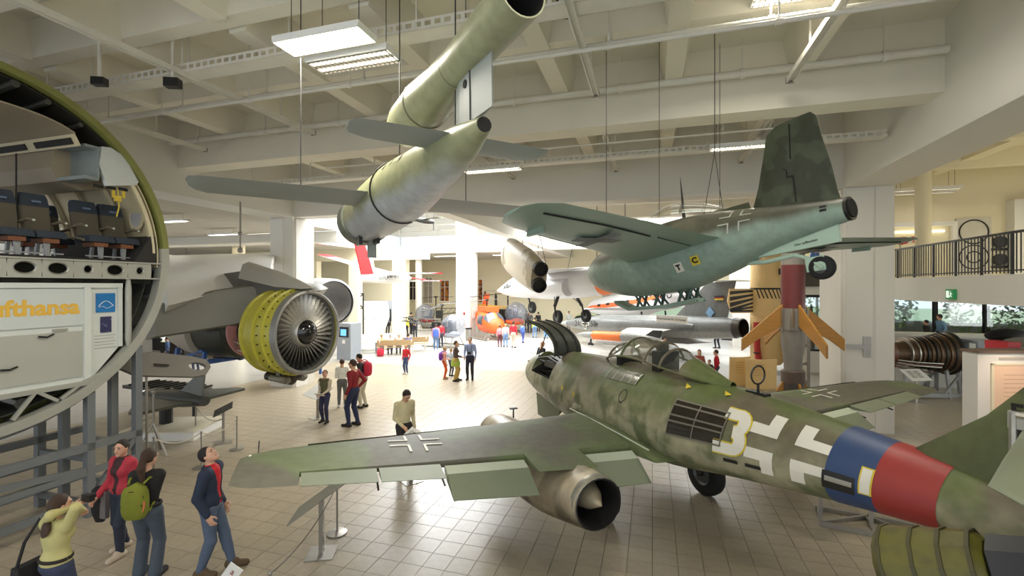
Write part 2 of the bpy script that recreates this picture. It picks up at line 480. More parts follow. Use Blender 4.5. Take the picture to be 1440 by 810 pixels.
# back wall: workshop fronts with openings on the left, plain cream with a window band on the right
wb = wall('wall_back', -45, -35, UB, UB + .3, 0, 13.2)
openings = [(-31.8, -30.7, 2.5, 4.6), (-30.2, -29.3, 2.5, 4.6), (-28.7, -27.6, 2.3, 4.8), (-26.6, -25.6, 2.5, 4.6), (-24.9, -23.9, 2.6, 4.5), (-23.1, -22.1, 2.3, 4.9), (-21.2, -20.2, 2.5, 4.6), (-19.4, -18.2, 1.9, 4.9), (-17.4, -16.5, 2.4, 4.7)]
def pierced(u, v0, v1, z0, z1, ops, m, parent):
    mb = MB(); x = v0
    for a, b, c, d in ops:
        vbox(mb, x, a, u, u + .3, z0, z1); vbox(mb, a, b, u, u + .3, z0, c); vbox(mb, a, b, u, u + .3, d, z1); x = b
    vbox(mb, x, v1, u, u + .3, z0, z1)
    return mb.build('pierced_face', m, parent)
pierced(UB, -35, -11, 0, 6.75, openings, m_cream, wb)
vpart('upper_face', m_white, wb, -35, -7.3, UB, UB + .3, 6.75, 13.2)
vpart('face', m_cream, wb, -11, 0.0, UB, UB + .3, 0, SL)
m_int = [mat('opening_brown', (110, 72, 40), 0.7, var=.3, scale=3), mat('opening_dark', (52, 44, 38), 0.8), mat('opening_orange', (196, 120, 44), 0.7, c2=(90, 50, 30), thr=.5, scale=4), mat('opening_grey', (176, 170, 160), .7)]
for i, (a, b, c, d) in enumerate(openings):
    f = MB(); t = .09
    vbox(f, a - t, a, UB - .06, UB + .1, c - t, d + t); vbox(f, b, b + t, UB - .06, UB + .1, c - t, d + t)
    vbox(f, a, b, UB - .06, UB + .1, c - t, c); vbox(f, a, b, UB - .06, UB + .1, d, d + t)
    wo = struct(f.build('window_%d' % (i + 1), m_white)); TM[wo.name] = Matrix.Identity(4)
    vpart('room_panel', m_int[(i * 2 + i // 3) % 4], wo, a, b, UB + .25, UB + .3, c, d)
    mm = MB(); vbox(mm, (a + b) / 2 - .03, (a + b) / 2 + .03, UB + .02, UB + .06, c, d); vbox(mm, a, b, UB + .02, UB + .06, c + (d - c) * .68, c + (d - c) * .68 + .05); mm.build('glazing_bar', m_white, wo)
    vpart('sill', m_cream, wo, a - .15, b + .15, UB - .16, UB, c - .16, c - .09)
# window band at the back right
band = wall('wall_back_right', 0, 30, UB, UB + .3, 0, 1.2, m_white)
vpart('face', m_cream, band, 0, 30, UB, UB + .3, 4.4, SL)
for k in range(8):
    v = 0.0 + k * 2.6
    f = MB(); vbox(f, v, v + .16, UB, UB + .2, 1.2, 4.4); vbox(f, v + .16, v + 2.6, UB, UB + .2, 4.3, 4.4); vbox(f, v + .16, v + 2.6, UB, UB + .2, 1.2, 1.3)
    wo = struct(f.build('window_%d' % (k + 20), m_white)); TM[wo.name] = Matrix.Identity(4)
    vpart('pane', m_glass, wo, v + .16, v + 2.6, UB + .08, UB + .1, 1.3, 4.3)
# tall glazed grid panel on the cream wall
f = MB(); v0 = -4.6
for k in range(4): vbox(f, v0 + k * .9, v0 + k * .9 + .09, UB - .1, UB, 2.6, 6.6)
for k in range(7): vbox(f, v0, v0 + 2.79, UB - .09, UB - .01, 2.6 + k * .65, 2.69 + k * .65)
wo = struct(f.build('window_40', m_white)); TM[wo.name] = Matrix.Identity(4)
vpart('pane', mat('grey_pane', (170, 172, 165), .2), wo, v0, v0 + 2.7, UB - .05, UB - .03, 2.6, 6.5)
wall('wall_left', -45, -44.7, -4, UB, 0, 13.2)
# left low hall: back partition with warm lit slots
wl = wall('wall_left_partition', -32, -14.9, 29.0, 29.3, 5.9, 6.75, m_cream)
for k in range(5): vpart('pier', m_cream, wl, -32 + 3.6 * k, -31.2 + 3.6 * k, 28.8, 29.3, 0, 5.9)
vpart('face', m_cream, wl, -32, -20.4, 36.0, 36.2, 0, 6.75)
vpart('lintel', m_col, wl, -44, -14.8, 19.2, 19.7, 6.2, 6.74)
# right side: gallery slab with smooth front, back wall above, glazed wall below
gs = MB(); vbox(gs, 7.58, 30, -4, 20.9, 3.62, 4.2); vbox(gs, 6.3, 30, 24.5, 46, 3.62, 4.2)
gal = struct(gs.build('floor_right_gallery', m_col)); TM[gal.name] = Matrix.Identity(4)
vpart('front_panel', m_col, gal, 7.5, 7.58, -4, 20.9, 3.58, 4.27)
vpart('parapet', mat('dark_parapet', (70, 66, 62), .5), gal, 6.3, 9.5, 24.4, 24.5, 4.0, 5.0)
cr = MB(); vbox(cr, 6.3, 30, -4, 46, 8.3, 8.6)
ceil_r = struct(cr.build('ceiling_right', m_cream)); TM[ceil_r.name] = Matrix.Identity(4)
for k in range(6): vpart('cross_beam', m_cream, ceil_r, 6.3, 30, 5.2 + k * 3.2, 5.5 + k * 3.2, 7.75, 8.3)
for k in range(3): vpart('cross_beam', m_cream, ceil_r, 9.3 + k * 4, 9.7 + k * 4, -4, 46, 7.95, 8.3)
wg = wall('wall_right_gallery', 8.0, 12.6, 20.6, 20.9, 4.2, 8.3, m_cream)
vpart('face', m_cream, wg, 15.5, 30, 20.6, 20.9, 4.2, 8.3); vpart('lintel', m_cream, wg, 12.6, 15.5, 20.6, 20.9, 6.9, 8.3)
vpart('niche_frame', m_white, wg, 8.3, 10.3, 20.45, 20.6, 6.2, 6.35); vpart('niche_frame', m_white, wg, 10.3, 10.45, 20.45, 20.6, 4.2, 6.35)
m_strip = mat('strip_glow', (255, 246, 214), .5, emit=1.3, var=0); nl = MB(); vbox(nl, 8.6, 10.1, 20.5, 20.56, 5.98, 6.05); nl.build('strip_lamp', m_strip, wg)
vpart('door_case', m_white, wg, 11.9, 12.2, 20.2, 20.6, 4.2, 6.7); vpart('door_case', m_white, wg, 11.9, 15.6, 20.2, 20.6, 6.7, 7.0)
nl = MB(); vbox(nl, 12.8, 14.6, 20.8, 20.86, 6.45, 6.51); nl.build('strip_lamp', m_strip, wg)
# glazed wall under the gallery
gw = wall('wall_right', 6.3, 30, 24.6, 24.8, 0, 1.0, m_white)
for k in range(11):
    v = 6.5 + k * 1.75
    f = MB(); mm_ = .07 if k % 3 else .13
    vbox(f, v, v + mm_, 24.6, 24.8, 1.0, 3.62); vbox(f, v, v + 1.75, 24.6, 24.8, 1.0, 1.08); vbox(f, v, v + 1.75, 24.6, 24.8, 3.5, 3.62)
    wo = struct(f.build('window_%d' % (k + 50), m_dark)); TM[wo.name] = Matrix.Identity(4)
    vpart('pane', m_glass, wo, v + mm_, v + 1.75, 24.68, 24.7, 1.08, 3.5)
wall('wall_far_right', 29.7, 30, -4, 46, 0, 8.6)
# exterior beyond the glazed wall: lawn and trees
ex = MB(); vbox(ex, -10, 60, 46.5, 110, -0.6, -0.3); vbox(ex, 6, 60, 25.2, 46.5, -.6, -.3)
struct(ex.build('ground', mat('lawn', (170, 186, 150), .9, var=.3, scale=2)))
m_leaf = mat('leaf_green', (190, 222, 150), 0.7, var=.3, scale=6); m_bark = mat('bark', (84, 66, 50), .9)
leafc = MB()
for k in range(900):
    a = random.uniform(0, 2 * PI); zz = random.uniform(-1, 1); rr = random.uniform(.55, 1) ** .5
    c = Vector((math.cos(a) * math.sqrt(1 - zz * zz) * 2.0 * rr, math.sin(a) * math.sqrt(1 - zz * zz) * 2.0 * rr, 3.3 + zz * 2.4 * rr))
    n1 = Vector((random.gauss(0, 1), random.gauss(0, 1), random.gauss(0, 1))).normalized(); n2 = n1.orthogonal().normalized(); s_ = random.uniform(.09, .18)
    leafc.add([c + n1 * s_, c + n2 * s_ * .6, c - n1 * s_, c - n2 * s_ * .6], [(0, 1, 2, 3)])
leaf_me = leafc.mesh('crown', m_leaf)
tr = MB(); tr.tube([(0, 0, -.4), (.05, 0, 1.5), (0, .05, 3.2)], [.18, .13, .06], 8); trunk_me = tr.mesh('trunk', m_bark)
for k, (v, u, s_) in enumerate([(9.5, 33, 1.0), (14.2, 36.5, 1.1), (18.6, 33.6, 1.0), (23.5, 33.5, 1.1), (24.5, 36.5, 1.1)]):
    t_ = thing('tree', 'leafy green tree outside the glazed wall, %s' % ('nearest the pillar', 'second from the pillar', 'third from the pillar', 'fourth from the pillar', 'farthest out')[k], 'tree', M=Matrix.Translation(W(v, u, -.3)) @ Matrix.Rotation(k * 1.3, 4, 'Z') @ Matrix.Scale(s_, 4), group='trees outside the glazed wall')
    for nm, me in (('crown', leaf_me), ('trunk', trunk_me)):
        o = bpy.data.objects.new(nm, me); COL.objects.link(o); o.parent = t_
    stuff(kids(t_)[0])

# gallery railing on the right
rt = thing('gallery_railing', 'dark metal railing of thin upright bars along the right gallery edge', 'railing', W(7.66, 10, 4.2), BANG)
def rloc(u, z, v=7.62): return W(v, u, z)
hr = MB(); hr.bar(rloc(-3.5, 5.2), rloc(18.5, 5.2), .07, .05); hr.build('handrail', m_black, rt, world=True)
hr = MB(); hr.bar(rloc(-3.5, 4.36), rloc(18.5, 4.36), .04, .03); hr.build('bottom_rail', m_black, rt, world=True)
mbar = MB(); mbar.bar((0, 0, 4.3), (0, 0, 5.2), .018, .018); bar_me = mbar.mesh('bar', m_black)
mpost = MB(); mpost.bar((0, 0, 4.2), (0, 0, 5.2), .045, .045); post_me = mpost.mesh('post', m_black)
inv = TM[rt.name].inverted()
for k in range(100):
    u = 6.0 + k * .125; me = post_me if k % 8 == 0 else bar_me
    o = bpy.data.objects.new(me.name.split('.')[0], me); COL.objects.link(o); o.parent = rt
    o.matrix_basis = inv @ Matrix.Translation(rloc(u, 0)) @ rot

# lamps, rails, trays, pipes on the ceiling ------------------------------
def lamp(p, L, wd, style, label, hang, group='fluorescent ceiling lamps', ang=BANG, power=0):
    t = thing('ceiling_lamp', label, 'lamp', p, ang, group)
    if power:
        a_ = area('lamp_light', (p[0], p[1], p[2] - .03), L, wd, power, (1.0, .93, .80), rotz=ang, spread=165)
    h = .09
    b = MB(); b.bbox((-L / 2, -wd / 2, .02), (L / 2, wd / 2, h)); b.bbox((-L / 2, -wd / 2, 0), (L / 2, -wd / 2 + .015, .02)); b.bbox((-L / 2, wd / 2 - .015, 0), (L / 2, wd / 2, .02))
    b.bbox((-L / 2, -wd / 2, 0), (-L / 2 + .015, wd / 2, .02)); b.bbox((L / 2 - .015, -wd / 2, 0), (L / 2, wd / 2, .02)); b.build('housing', m_white, t)
    d = MB(); 
    if style == 'plain':
        d.bbox((-L / 2 + .02, -wd / 2 + .02, .004), (L / 2 - .02, wd / 2 - .02, .018)); d.build('diffuser', m_lamp, t)
    else:
        d.bbox((-L / 2 + .03, -wd * .32, .012), (L / 2 - .03, -wd * .12, .019)); d.bbox((-L / 2 + .03, wd * .12, .012), (L / 2 - .03, wd * .32, .019)); d.build('tube', m_lampdim if style == 'dim' else m_lamp, t)
        l = MB()
        n = int(L / .075)
        for k in range(n): x = -L / 2 + (k + .5) * L / n; l.bbox((x - .004, -wd / 2 + .016, -.012), (x + .004, wd / 2 - .016, .012))
        for y in (-wd * .42, 0, wd * .42): l.bbox((-L / 2 + .016, y - .004, -.012), (L / 2 - .016, y + .004, .012))
        l.build('louvre', m_steel, t)
    for x in (-L * .4, L * .4):
        w = MB(); w.tube([(x, 0, h), (x, 0, h + hang)], .006, 5); w.build('hanger', m_black, t)
    return t
lamp(at(456, 60, 6.25), 1.36, .42, 'plain', 'bright plain fluorescent lamp hanging nearest the camera', SL - 7.4, power=80)
lamp(at(497, 88, 6.75), 1.36, .42, 'dim', 'dim louvred fluorescent lamp beside the bright plain lamp', SL - 7.4, power=35)
lamp(at(1046, 207, 10.9), 1.5, .32, 'l', 'louvred fluorescent lamp behind the tail fin of the hanging green jet', SL - 7.4, power=85)
lamp(at(692, 240, 13.2), 1.7, .4, 'l', 'louvred fluorescent lamp seen below the tailplane of the flying bomb', SL - 7.4, power=85)
lamp(at(1104, -3, 6.9), .9, .3, 'l', 'louvred lamp half cut off by the picture top', SL - 8.3, power=85)
for v in (-8.5, -4.0, .5, 4.2):  # row of unseen lamps added to brighten the foreground
    lamp(W(v, 2.6, 7.5), 1.36, .42, 'plain', 'added unseen fluorescent lamp lighting the foreground from above the camera, %s' % {-8.5: 'over the cabin section', -4.0: 'over the ring edge', .5: 'straight overhead', 4.2: 'next to the right girder'}[v], SL - 7.6, 'added unseen lamps in the row above the camera', power={-8.5: 10, -4.0: 25, .5: 40, 4.2: 30}[v])
for v in (-9.5, 2.5):
    pass
lamp(W(8.97, 19.2, 7.3), 1.9, .2, 'l', 'twin louvred strip lamp over the right gallery, nearer of two', .9, 'strip lamps over the right gallery')
lamp(W(9.15, 19.9, 7.3), 1.9, .2, 'l', 'twin louvred strip lamp over the right gallery, farther of two', .9, 'strip lamps over the right gallery')
for k, (v, u) in enumerate([(-17.5, 37.5), (-12.0, 37.5), (-26.0, 37.5), (-20.5, 37.5)]):
    lamp(W(v, u, 6.68), 2.2, .35, 'plain', ('flat lamp under the upper gallery soffit, first from the middle column', 'flat lamp under the upper gallery soffit right of the middle column', 'flat lamp under the upper gallery soffit farthest along', 'flat lamp under the upper gallery soffit above the benches')[k], .01, 'lamps under the upper gallery soffit', power=55)
for k, (v, u) in enumerate([(-17.5, 13.0), (-19.5, 17.0), (-23.5, 13.5)]):
    lamp(W(v, u, 6.45), 1.6, .3, 'plain', ('flat lamp under the low ceiling nearest the fuselage ring', 'flat lamp under the low ceiling beside the left column', 'flat lamp under the low ceiling deep in the left hall')[k], .22, 'lamps under the low left ceiling')
# tracks running away from the camera
m_tray = mat('white_tray', (214, 211, 200), .6)
def track(v, z, u0, u1, w=.12, h=.1):
    t = thing('ceiling_track', '', 'ceiling track', W(v, (u0 + u1) / 2, z), BANG, 'ceiling tracks')
    L = u1 - u0
    b = MB(); b.bbox((-w / 2, -L / 2, h * .4), (w / 2, L / 2, h)); b.bbox((-w / 2, -L / 2, 0), (-w / 2 + .02, L / 2, h * .4)); b.bbox((w / 2 - .02, -L / 2, 0), (w / 2, L / 2, h * .4)); b.build('channel', m_tray, t)
    c = MB(); c.bbox((-w / 2 - .01, L / 2, -.01), (w / 2 + .01, L / 2 + .03, h)); c.build('end_cap', m_steel, t)
    k = -L / 2 + .6
    while k < L / 2: hg = MB(); hg.bbox((-.015, k - .015, h), (.015, k + .015, SL - z)); hg.build('hanger', m_tray, t); k += 2.2
    return t
def vz(px, py, z):
    d = FPX * (z - EYE) / (HOR - py); p = at(px, py, d); return p.x * UY - p.y * UX, p.x * UX + p.y * UY
for px, py, lab in ((440, 190, 'long white ceiling track ending above the flying bomb wing'), (838, 136, 'white ceiling track right of the pulsejet tube'), (1111, 116, 'white perforated ceiling track over the dark tail fin'), (288, 213, 'thin white ceiling track over the cabin section')):
    v, u = vz(px, py, 7.8); t = track(v, 7.8, -3, u); t['label'] = lab
for px, py, lab in ((868, 247, 'white ceiling track in the second bay, over the hanging jet wing'), (735, 262, 'white ceiling track in the second bay, behind the flying bomb tail'), (1030, 246, 'white ceiling track in the second bay, left of the dark tail fin')):
    v, u = vz(px, py, 7.6); t = track(v, 7.6, 11.2, min(u, 14.8)); t['label'] = lab
def tray(u, z, v0, v1, lab, w=.3, h=.07):
    t = thing('cable_tray', lab, 'cable tray', W((v0 + v1) / 2, u, z), BANG, 'cable trays')
    L = v1 - v0
    b = MB(); b.bbox((-L / 2, -w / 2, 0), (L / 2, w / 2, .012))
    b.build('bed', m_tray, t)
    for s_ in (-1, 1):
        mb = MB(); n = int(L / .16); y = s_ * w / 2
        mb.bbox((-L / 2, y - .006, 0), (L / 2, y + .006, h * .3)); mb.bbox((-L / 2, y - .006, h * .75), (L / 2, y + .006, h))
        for k in range(n): x = -L / 2 + (k + .5) * L / n; mb.bbox((x - .03, y - .006, h * .3), (x + .03, y + .006, h * .75))
        mb.build('side_rail', m_tray, t)
    x = -L / 2 + .7
    while x < L / 2: hg = MB(); hg.bbox((x - .012, -w / 2, 0), (x + .012, -w / 2 + .02, SL - z)); hg.build('hanger', m_tray, t); x += 2.35
tray(6.4, 7.85, -13.5, 5.0, 'white perforated cable tray crossing the ceiling nearest the camera', .34, .16)
tray(12.4, 7.35, -13.5, 5.0, 'white perforated cable tray crossing the second ceiling bay', .3, .14)
tray(4.2, 8.05, -13.5, 5.0, 'white perforated cable tray highest over the camera', .3, .12)
def pipe(u, z, r, v0, v1, lab):
    t = thing('ceiling_pipe', lab, 'pipe', W((v0 + v1) / 2, u, z), BANG, 'ceiling pipes')
    L = v1 - v0; b = MB(); b.tube([(-L / 2, 0, 0), (L / 2, 0, 0)], r, 10); b.build('tube', m_tray, t, smooth=40)
    x = -L / 2 + 1.1
    while x < L / 2:
        c = MB(); hg = MB(); c.tube([(x - .04, 0, 0), (x + .04, 0, 0)], r * 1.35, 10); hg.bbox((x - .01, -.01, r), (x + .01, .01, SL - z)); x += 2.35
        c.build('clamp', m_tray, t); hg.build('hanger', m_tray, t)
pipe(10.05, 8.2, .075, -13.5, 5.0, 'thick white pipe just in front of the first cross beam')
pipe(7.3, 7.72, .035, -13.5, 5.0, 'thin white pipe in the nearest ceiling bay, lower of two')
pipe(7.75, 8.0, .045, -13.5, 5.0, 'white pipe in the nearest ceiling bay, upper of two')
pipe(13.4, 7.75, .05, -13.5, 5.0, 'white pipe in the second ceiling bay')
pipe(11.2, 7.42, .02, -9.0, 2.5, 'thin steel conduit under the first cross beam')
# loudspeakers
def speaker(p, lab, s=.2):
    t = thing('loudspeaker', lab, 'loudspeaker', p, BANG + .4, 'ceiling loudspeakers')
    b = MB(); b.bbox((-s * .7, -s * .45, -s * .45), (s * .7, s * .45, s * .45)); b.build('case', m_black, t)
    gmb = MB(); gmb.bbox((-s * .6, -s * .48, -s * .38), (s * .6, -s * .45, s * .38)); gmb.build('grille', m_dark, t)
    br = MB(); br.bbox((-.02, -.02, s * .45), (.02, .02, SL - p[2])); br.build('bracket', m_tray, t)
v, u = vz(243, 117, 7.6); speaker(W(v, u, 7.6), 'small black loudspeaker at the tray crossing above the cabin section', .17)
speaker(at(795, 13, 6.6), 'small black loudspeaker beside the open end of the pulsejet', .2)
speaker(at(140, 115, 8.2), 'small grey loudspeaker over the top of the fuselage ring', .15)
speaker(at(1039, 247, 14.0), 'tiny black loudspeaker left of the dark tail fin', .12)
# ================================================================== TWIN-JET FIGHTER ON THE FLOOR
def camo(name, top1, top2, side, zsplit=0.0, soft=0.25, scale=0.9, side_spot=None, spot_scale=2.2, rough=0.45, low=None):
    """Splinter-and-mottle paint: two greens in patches above, mottled sides below a wavering line; object coordinates."""
    if name in _M: return _M[name]
    m = bpy.data.materials.new(name); m.use_nodes = True
    nt = m.node_tree; N = nt.nodes; L = nt.links; b = N['Principled BSDF']; b.inputs['Roughness'].default_value = rough; b.inputs['Specular IOR Level'].default_value = .32
    tc = N.new('ShaderNodeTexCoord')
    def noise(sc, det=3, off=0):
        mp = N.new('ShaderNodeMapping'); mp.inputs['Location'].default_value = (off, off * 1.7, off * .6); L.new(tc.outputs['Object'], mp.inputs['Vector'])
        n = N.new('ShaderNodeTexNoise'); n.inputs['Scale'].default_value = sc; n.inputs['Detail'].default_value = det; L.new(mp.outputs['Vector'], n.inputs['Vector']); return n.outputs['Fac']
    def ramp(f, a, c):
        r = N.new('ShaderNodeMapRange'); r.interpolation_type = 'SMOOTHSTEP'; r.inputs['From Min'].default_value = a; r.inputs['From Max'].default_value = c; L.new(f, r.inputs['Value']); return r.outputs['Result']
    def mixc(f, a, c):
        x = N.new('ShaderNodeMix'); x.data_type = 'RGBA'; L.new(f, x.inputs['Factor'])
        for k, q in (('A', a), ('B', c)):
            if isinstance(q, tuple): x.inputs[k].default_value = q
            else: L.new(q, x.inputs[k])
        return x.outputs['Result']
    topc = mixc(ramp(noise(scale, 1, 3.1), .47, .55), rgb(top1), rgb(top2))
    sidec = mixc(ramp(noise(spot_scale, 3, 7.7), .44, .62), rgb(side), rgb(side_spot or side))
    sx = N.new('ShaderNodeSeparateXYZ'); L.new(tc.outputs['Object'], sx.inputs['Vector'])
    ad = N.new('ShaderNodeMath'); ad.operation = 'MULTIPLY_ADD'; L.new(noise(1.7, 3, 11), ad.inputs[0]); ad.inputs[1].default_value = soft * 2.4; L.new(sx.outputs['Z'], ad.inputs[2])
    z0 = zsplit + soft * 1.2
    col = mixc(ramp(ad.outputs['Value'], z0 - soft, z0 + soft), sidec, topc)
    if low: col = mixc(ramp(sx.outputs['Z'], low[1] - .08, low[1] + .08), rgb(low[0]), col)
    wear = N.new('ShaderNodeMix'); wear.data_type = 'RGBA'; wear.blend_type = 'MULTIPLY'; wear.inputs['Factor'].default_value = .35
    L.new(col, wear.inputs['A']); L.new(mixc(ramp(noise(7, 6, 1), .3, .7), (.6, .6, .58, 1), (1.15, 1.15, 1.15, 1)), wear.inputs['B'])
    L.new(wear.outputs['Result'], b.inputs['Base Color'])
    _M[name] = m; return m
m_fus = camo('fighter_fuselage_paint', (92, 102, 58), (108, 100, 80), (158, 154, 126), 2.12, .26, .8, (102, 108, 78), 2.0)
m_wingp = camo('fighter_wing_paint', (100, 110, 76), (96, 94, 80), (150, 160, 148), -3, .2, .55, None, 1.0, .55)
m_flap = mat('flap_green', (118, 125, 103), .45, var=.1)
m_flapin = mat('flap_leading_light', (176, 184, 164), .5, var=.06)
m_finp = camo('fighter_fin_paint', (92, 98, 66), (72, 78, 54), (92, 96, 72), 1.5, .3, .9, (70, 76, 54), 1.8)
m_markw = mat('marking_white', (218, 214, 200), .5, var=.06, scale=5)
m_yel = mat('marking_yellow', (206, 184, 50), .5)
m_blue = mat('band_blue', (44, 66, 106), .45, var=.14)
m_red = mat('band_red', (146, 44, 40), .45, var=.14)
m_gunm = mat('gun_metal', (52, 52, 50), .4, metal=.6, var=.25)
m_nac = camo('nacelle_paint', (188, 174, 148), (150, 138, 114), (128, 114, 92), 1.2, .3, 1.5, (66, 58, 46), 2.4, .4)
m_tyre = mat('tyre_black', (24, 24, 24), .8)
m_hub = mat('wheel_hub', (96, 98, 96), .45, metal=.5)
m_alu = mat('bare_aluminium', (176, 174, 164), .35, metal=.75, var=.12, scale=5)
m_aludark = mat('aluminium_window_frame', (128, 124, 112), .4, metal=.5)
m_intr = mat('dark_interior', (28, 26, 24), .8)
m_cgl = mat('canopy_glass', (225, 235, 225), .04, var=0, trans=.92, alpha=.35)

NX, NY, PH = 0.5, 13.0, R(21.5)
jet = thing('jet_fighter', 'mottled green twin-jet fighter with blue and red tail bands standing on the tiled floor', 'aircraft', (NX, NY, 0), PH)
FB = Body([(0, .03, 1.72, 1.78), (.12, .15, 1.58, 1.92), (.45, .32, 1.40, 2.12), (1.2, .49, 1.25, 2.34), (2.2, .62, 1.14, 2.48), (3.2, .70, 1.08, 2.55),
           (4.5, .75, 1.08, 2.60), (6.0, .72, 1.18, 2.64), (7.4, .60, 1.46, 2.60), (8.6, .46, 1.68, 2.50), (9.4, .37, 1.80, 2.42), (10.4, .25, 1.94, 2.32), (11.2, .09, 2.05, 2.2)], tri=.2)
# hull with an open gun bay in the nose: upper part between s=.62 and 1.75 left out (two doors raised)
G0, G1, GA, GB = 1.15, 2.5, R(58), R(172)
mb = MB()
FB.shell(mb, 0, G0, 6, 28); FB.shell(mb, G1, 11.2, 44, 28)
FB.shell(mb, G0, G1, 6, 20, 0, GB, GA + 2 * PI)
hull = mb.build('fuselage', m_fus, jet, smooth=50)
bay = MB()
FB.shell(bay, G0, G1, 5, 14, -.16, GB, GA + 2 * PI)
bay.hexa([FB.p(G0, GA), FB.p(G0, GB), FB.p(G0, R(205), -.03), FB.p(G0, R(-20), -.03)] + [p + Vector((0, -.02, 0)) for p in (FB.p(G0, GA), FB.p(G0, GB), FB.p(G0, R(205), -.03), FB.p(G0, R(-20), -.03))])
bay.hexa([FB.p(G1, GA), FB.p(G1, GB), FB.p(G1, R(205), -.03), FB.p(G1, R(-20), -.03)] + [p + Vector((0, .02, 0)) for p in (FB.p(G1, GA), FB.p(G1, GB), FB.p(G1, R(205), -.03), FB.p(G1, R(-20), -.03))])
bay.build('gun_bay', m_intr, jet, smooth=30)
for k, (x, z) in enumerate(((-.24, 2.12), (.24, 2.12), (-.2, 1.86), (.2, 1.86))):
    g_ = MB(); g_.tube([(x, -1.18, z), (x, -1.6, z)], .035, 8); g_.bbox((x - .07, -2.3, z - .07), (x + .07, -1.6, z + .07)); g_.tube([(x + .05, -1.7, z + .06), (x + .12, -1.95, z + .14), (x + .05, -2.25, z + .1)], .03, 6)
    g_.build('cannon', m_gunm, jet, smooth=40)
pz = MB()
for k in range(7): pz.tube([(-.34 + .11 * k, -1.3 - .11 * (k % 3), 2.2), (-.26 + .09 * k, -1.7, 2.28 + .02 * (k % 2)), (-.3 + .1 * k, -2.35, 2.22)], .018, 6)
pz.build('cable_loom', m_gunm, jet, smooth=40)
# raised gun-bay door, hinged on the centre line, curving up and forward
dr = MB(); n = 10
def doorcurve(t):
    a = R(-8) + t * R(92)
    return Vector((-.12 - .42 * (1 - math.cos(a)), -2.42 + .95 * (1 - math.cos(a)) * 1.0, 2.50 + .62 * math.sin(a)))
ring = []
for i in range(n + 1):
    c = doorcurve(i / n); w0 = .36 - .06 * i / n
    d = (doorcurve(min(1, i / n + .02)) - doorcurve(max(0, i / n - .02))).normalized(); nn = Vector((1, 0, 0)).cross(d)
    ring.append([c + Vector((-w0, 0, 0)) + nn * .05, c + Vector((w0, 0, 0)) + nn * .05, c + Vector((w0 * .96, 0, 0)) - nn * .0, c + Vector((w0 * .5, 0, 0)) - nn * .035, c + Vector((-w0 * .5, 0, 0)) - nn * .035, c + Vector((-w0 * .96, 0, 0))])
dr.loft(ring); gdoor = dr.build('gun_bay_door', mat('door_inner_dark', (58, 60, 50), .5, var=.15), jet, smooth=40)
for x in (-.27, 0, .27):
    st = MB()
    for i in range(n):
        a, b = ring[i], ring[i + 1]
        pa = (a[0] + a[1]) / 2 + Vector((x, 0, 0)); pb = (b[0] + b[1]) / 2 + Vector((x * .9, 0, 0))
        st.bar(pa, pb, .03, .05)
    st.build('stiffener', m_gunm, gdoor)
rod = MB(); rod.tube([FB.p(1.25, R(140)), Vector((-.2, -1.62, 3.02))], .012, 6); rod.build('door_stay', m_gunm, jet)
nm = MB(); nm.tube([(-.02, .0, 1.9), (-.02, .03, 1.9)], .03, 8); FB.patch(nm, ((.28, R(150)), (.36, R(150)), (.36, R(162)), (.28, R(162))), 2, 2, .01); nm.build('gun_camera_port', m_intr, jet)
# canopy: frame and panes
CB = Body([(4.05, .05, 2.46, 2.58), (4.35, .30, 2.44, 2.80), (4.75, .40, 2.42, 3.02), (5.3, .43, 2.42, 3.10), (5.9, .38, 2.42, 3.0), (6.5, .25, 2.45, 2.82), (7.0, .06, 2.52, 2.66)], tri=.12)
stns = [4.12, 4.5, 4.98, 5.62, 5.95, 6.75]
for i in range(len(stns) - 1):
    pn = MB(); CB.shell(pn, stns[i], stns[i + 1], 5, 12, 0, R(0), R(180)); pn.build('canopy_pane', m_cgl, jet, smooth=60)
fr = MB()
for s_ in stns[1:5]: fr.tube([CB.p(s_, R(a), .004) for a in range(0, 181, 15)], .022, 6)
for th in (4, 176): fr.tube([CB.p(4.12 + (6.75 - 4.12) * i / 14, R(th), .004) for i in range(15)], .018, 6)
fr.tube([CB.p(4.12, R(50), .0), CB.p(4.98, R(0), .0)], .016, 6); fr.tube([CB.p(4.5, R(176)), CB.p(4.98, R(118))], .016, 6); fr.tube([CB.p(4.98, R(118)), CB.p(5.62, R(176))], .018, 6)
fr.build('canopy_frame', m_fus, jet, smooth=40)
sp = MB(); CB.shell(sp, 6.3, 7.05, 6, 14, .006, R(0), R(180)); sp.build('canopy_fairing', m_fus, jet, smooth=50)
ck = MB(); ck.bbox((-.3, -5.9, 2.3), (.3, -4.6, 2.46)); ck.bbox((-.2, -5.75, 2.4), (.2, -5.55, 2.92)); ck.bbox((-.25, -4.7, 2.4), (.25, -4.6, 2.7)); ck.tube([(0, -5.05, 2.4), (0, -5.0, 2.62)], .02, 6); ck.build('cockpit', m_intr, jet)
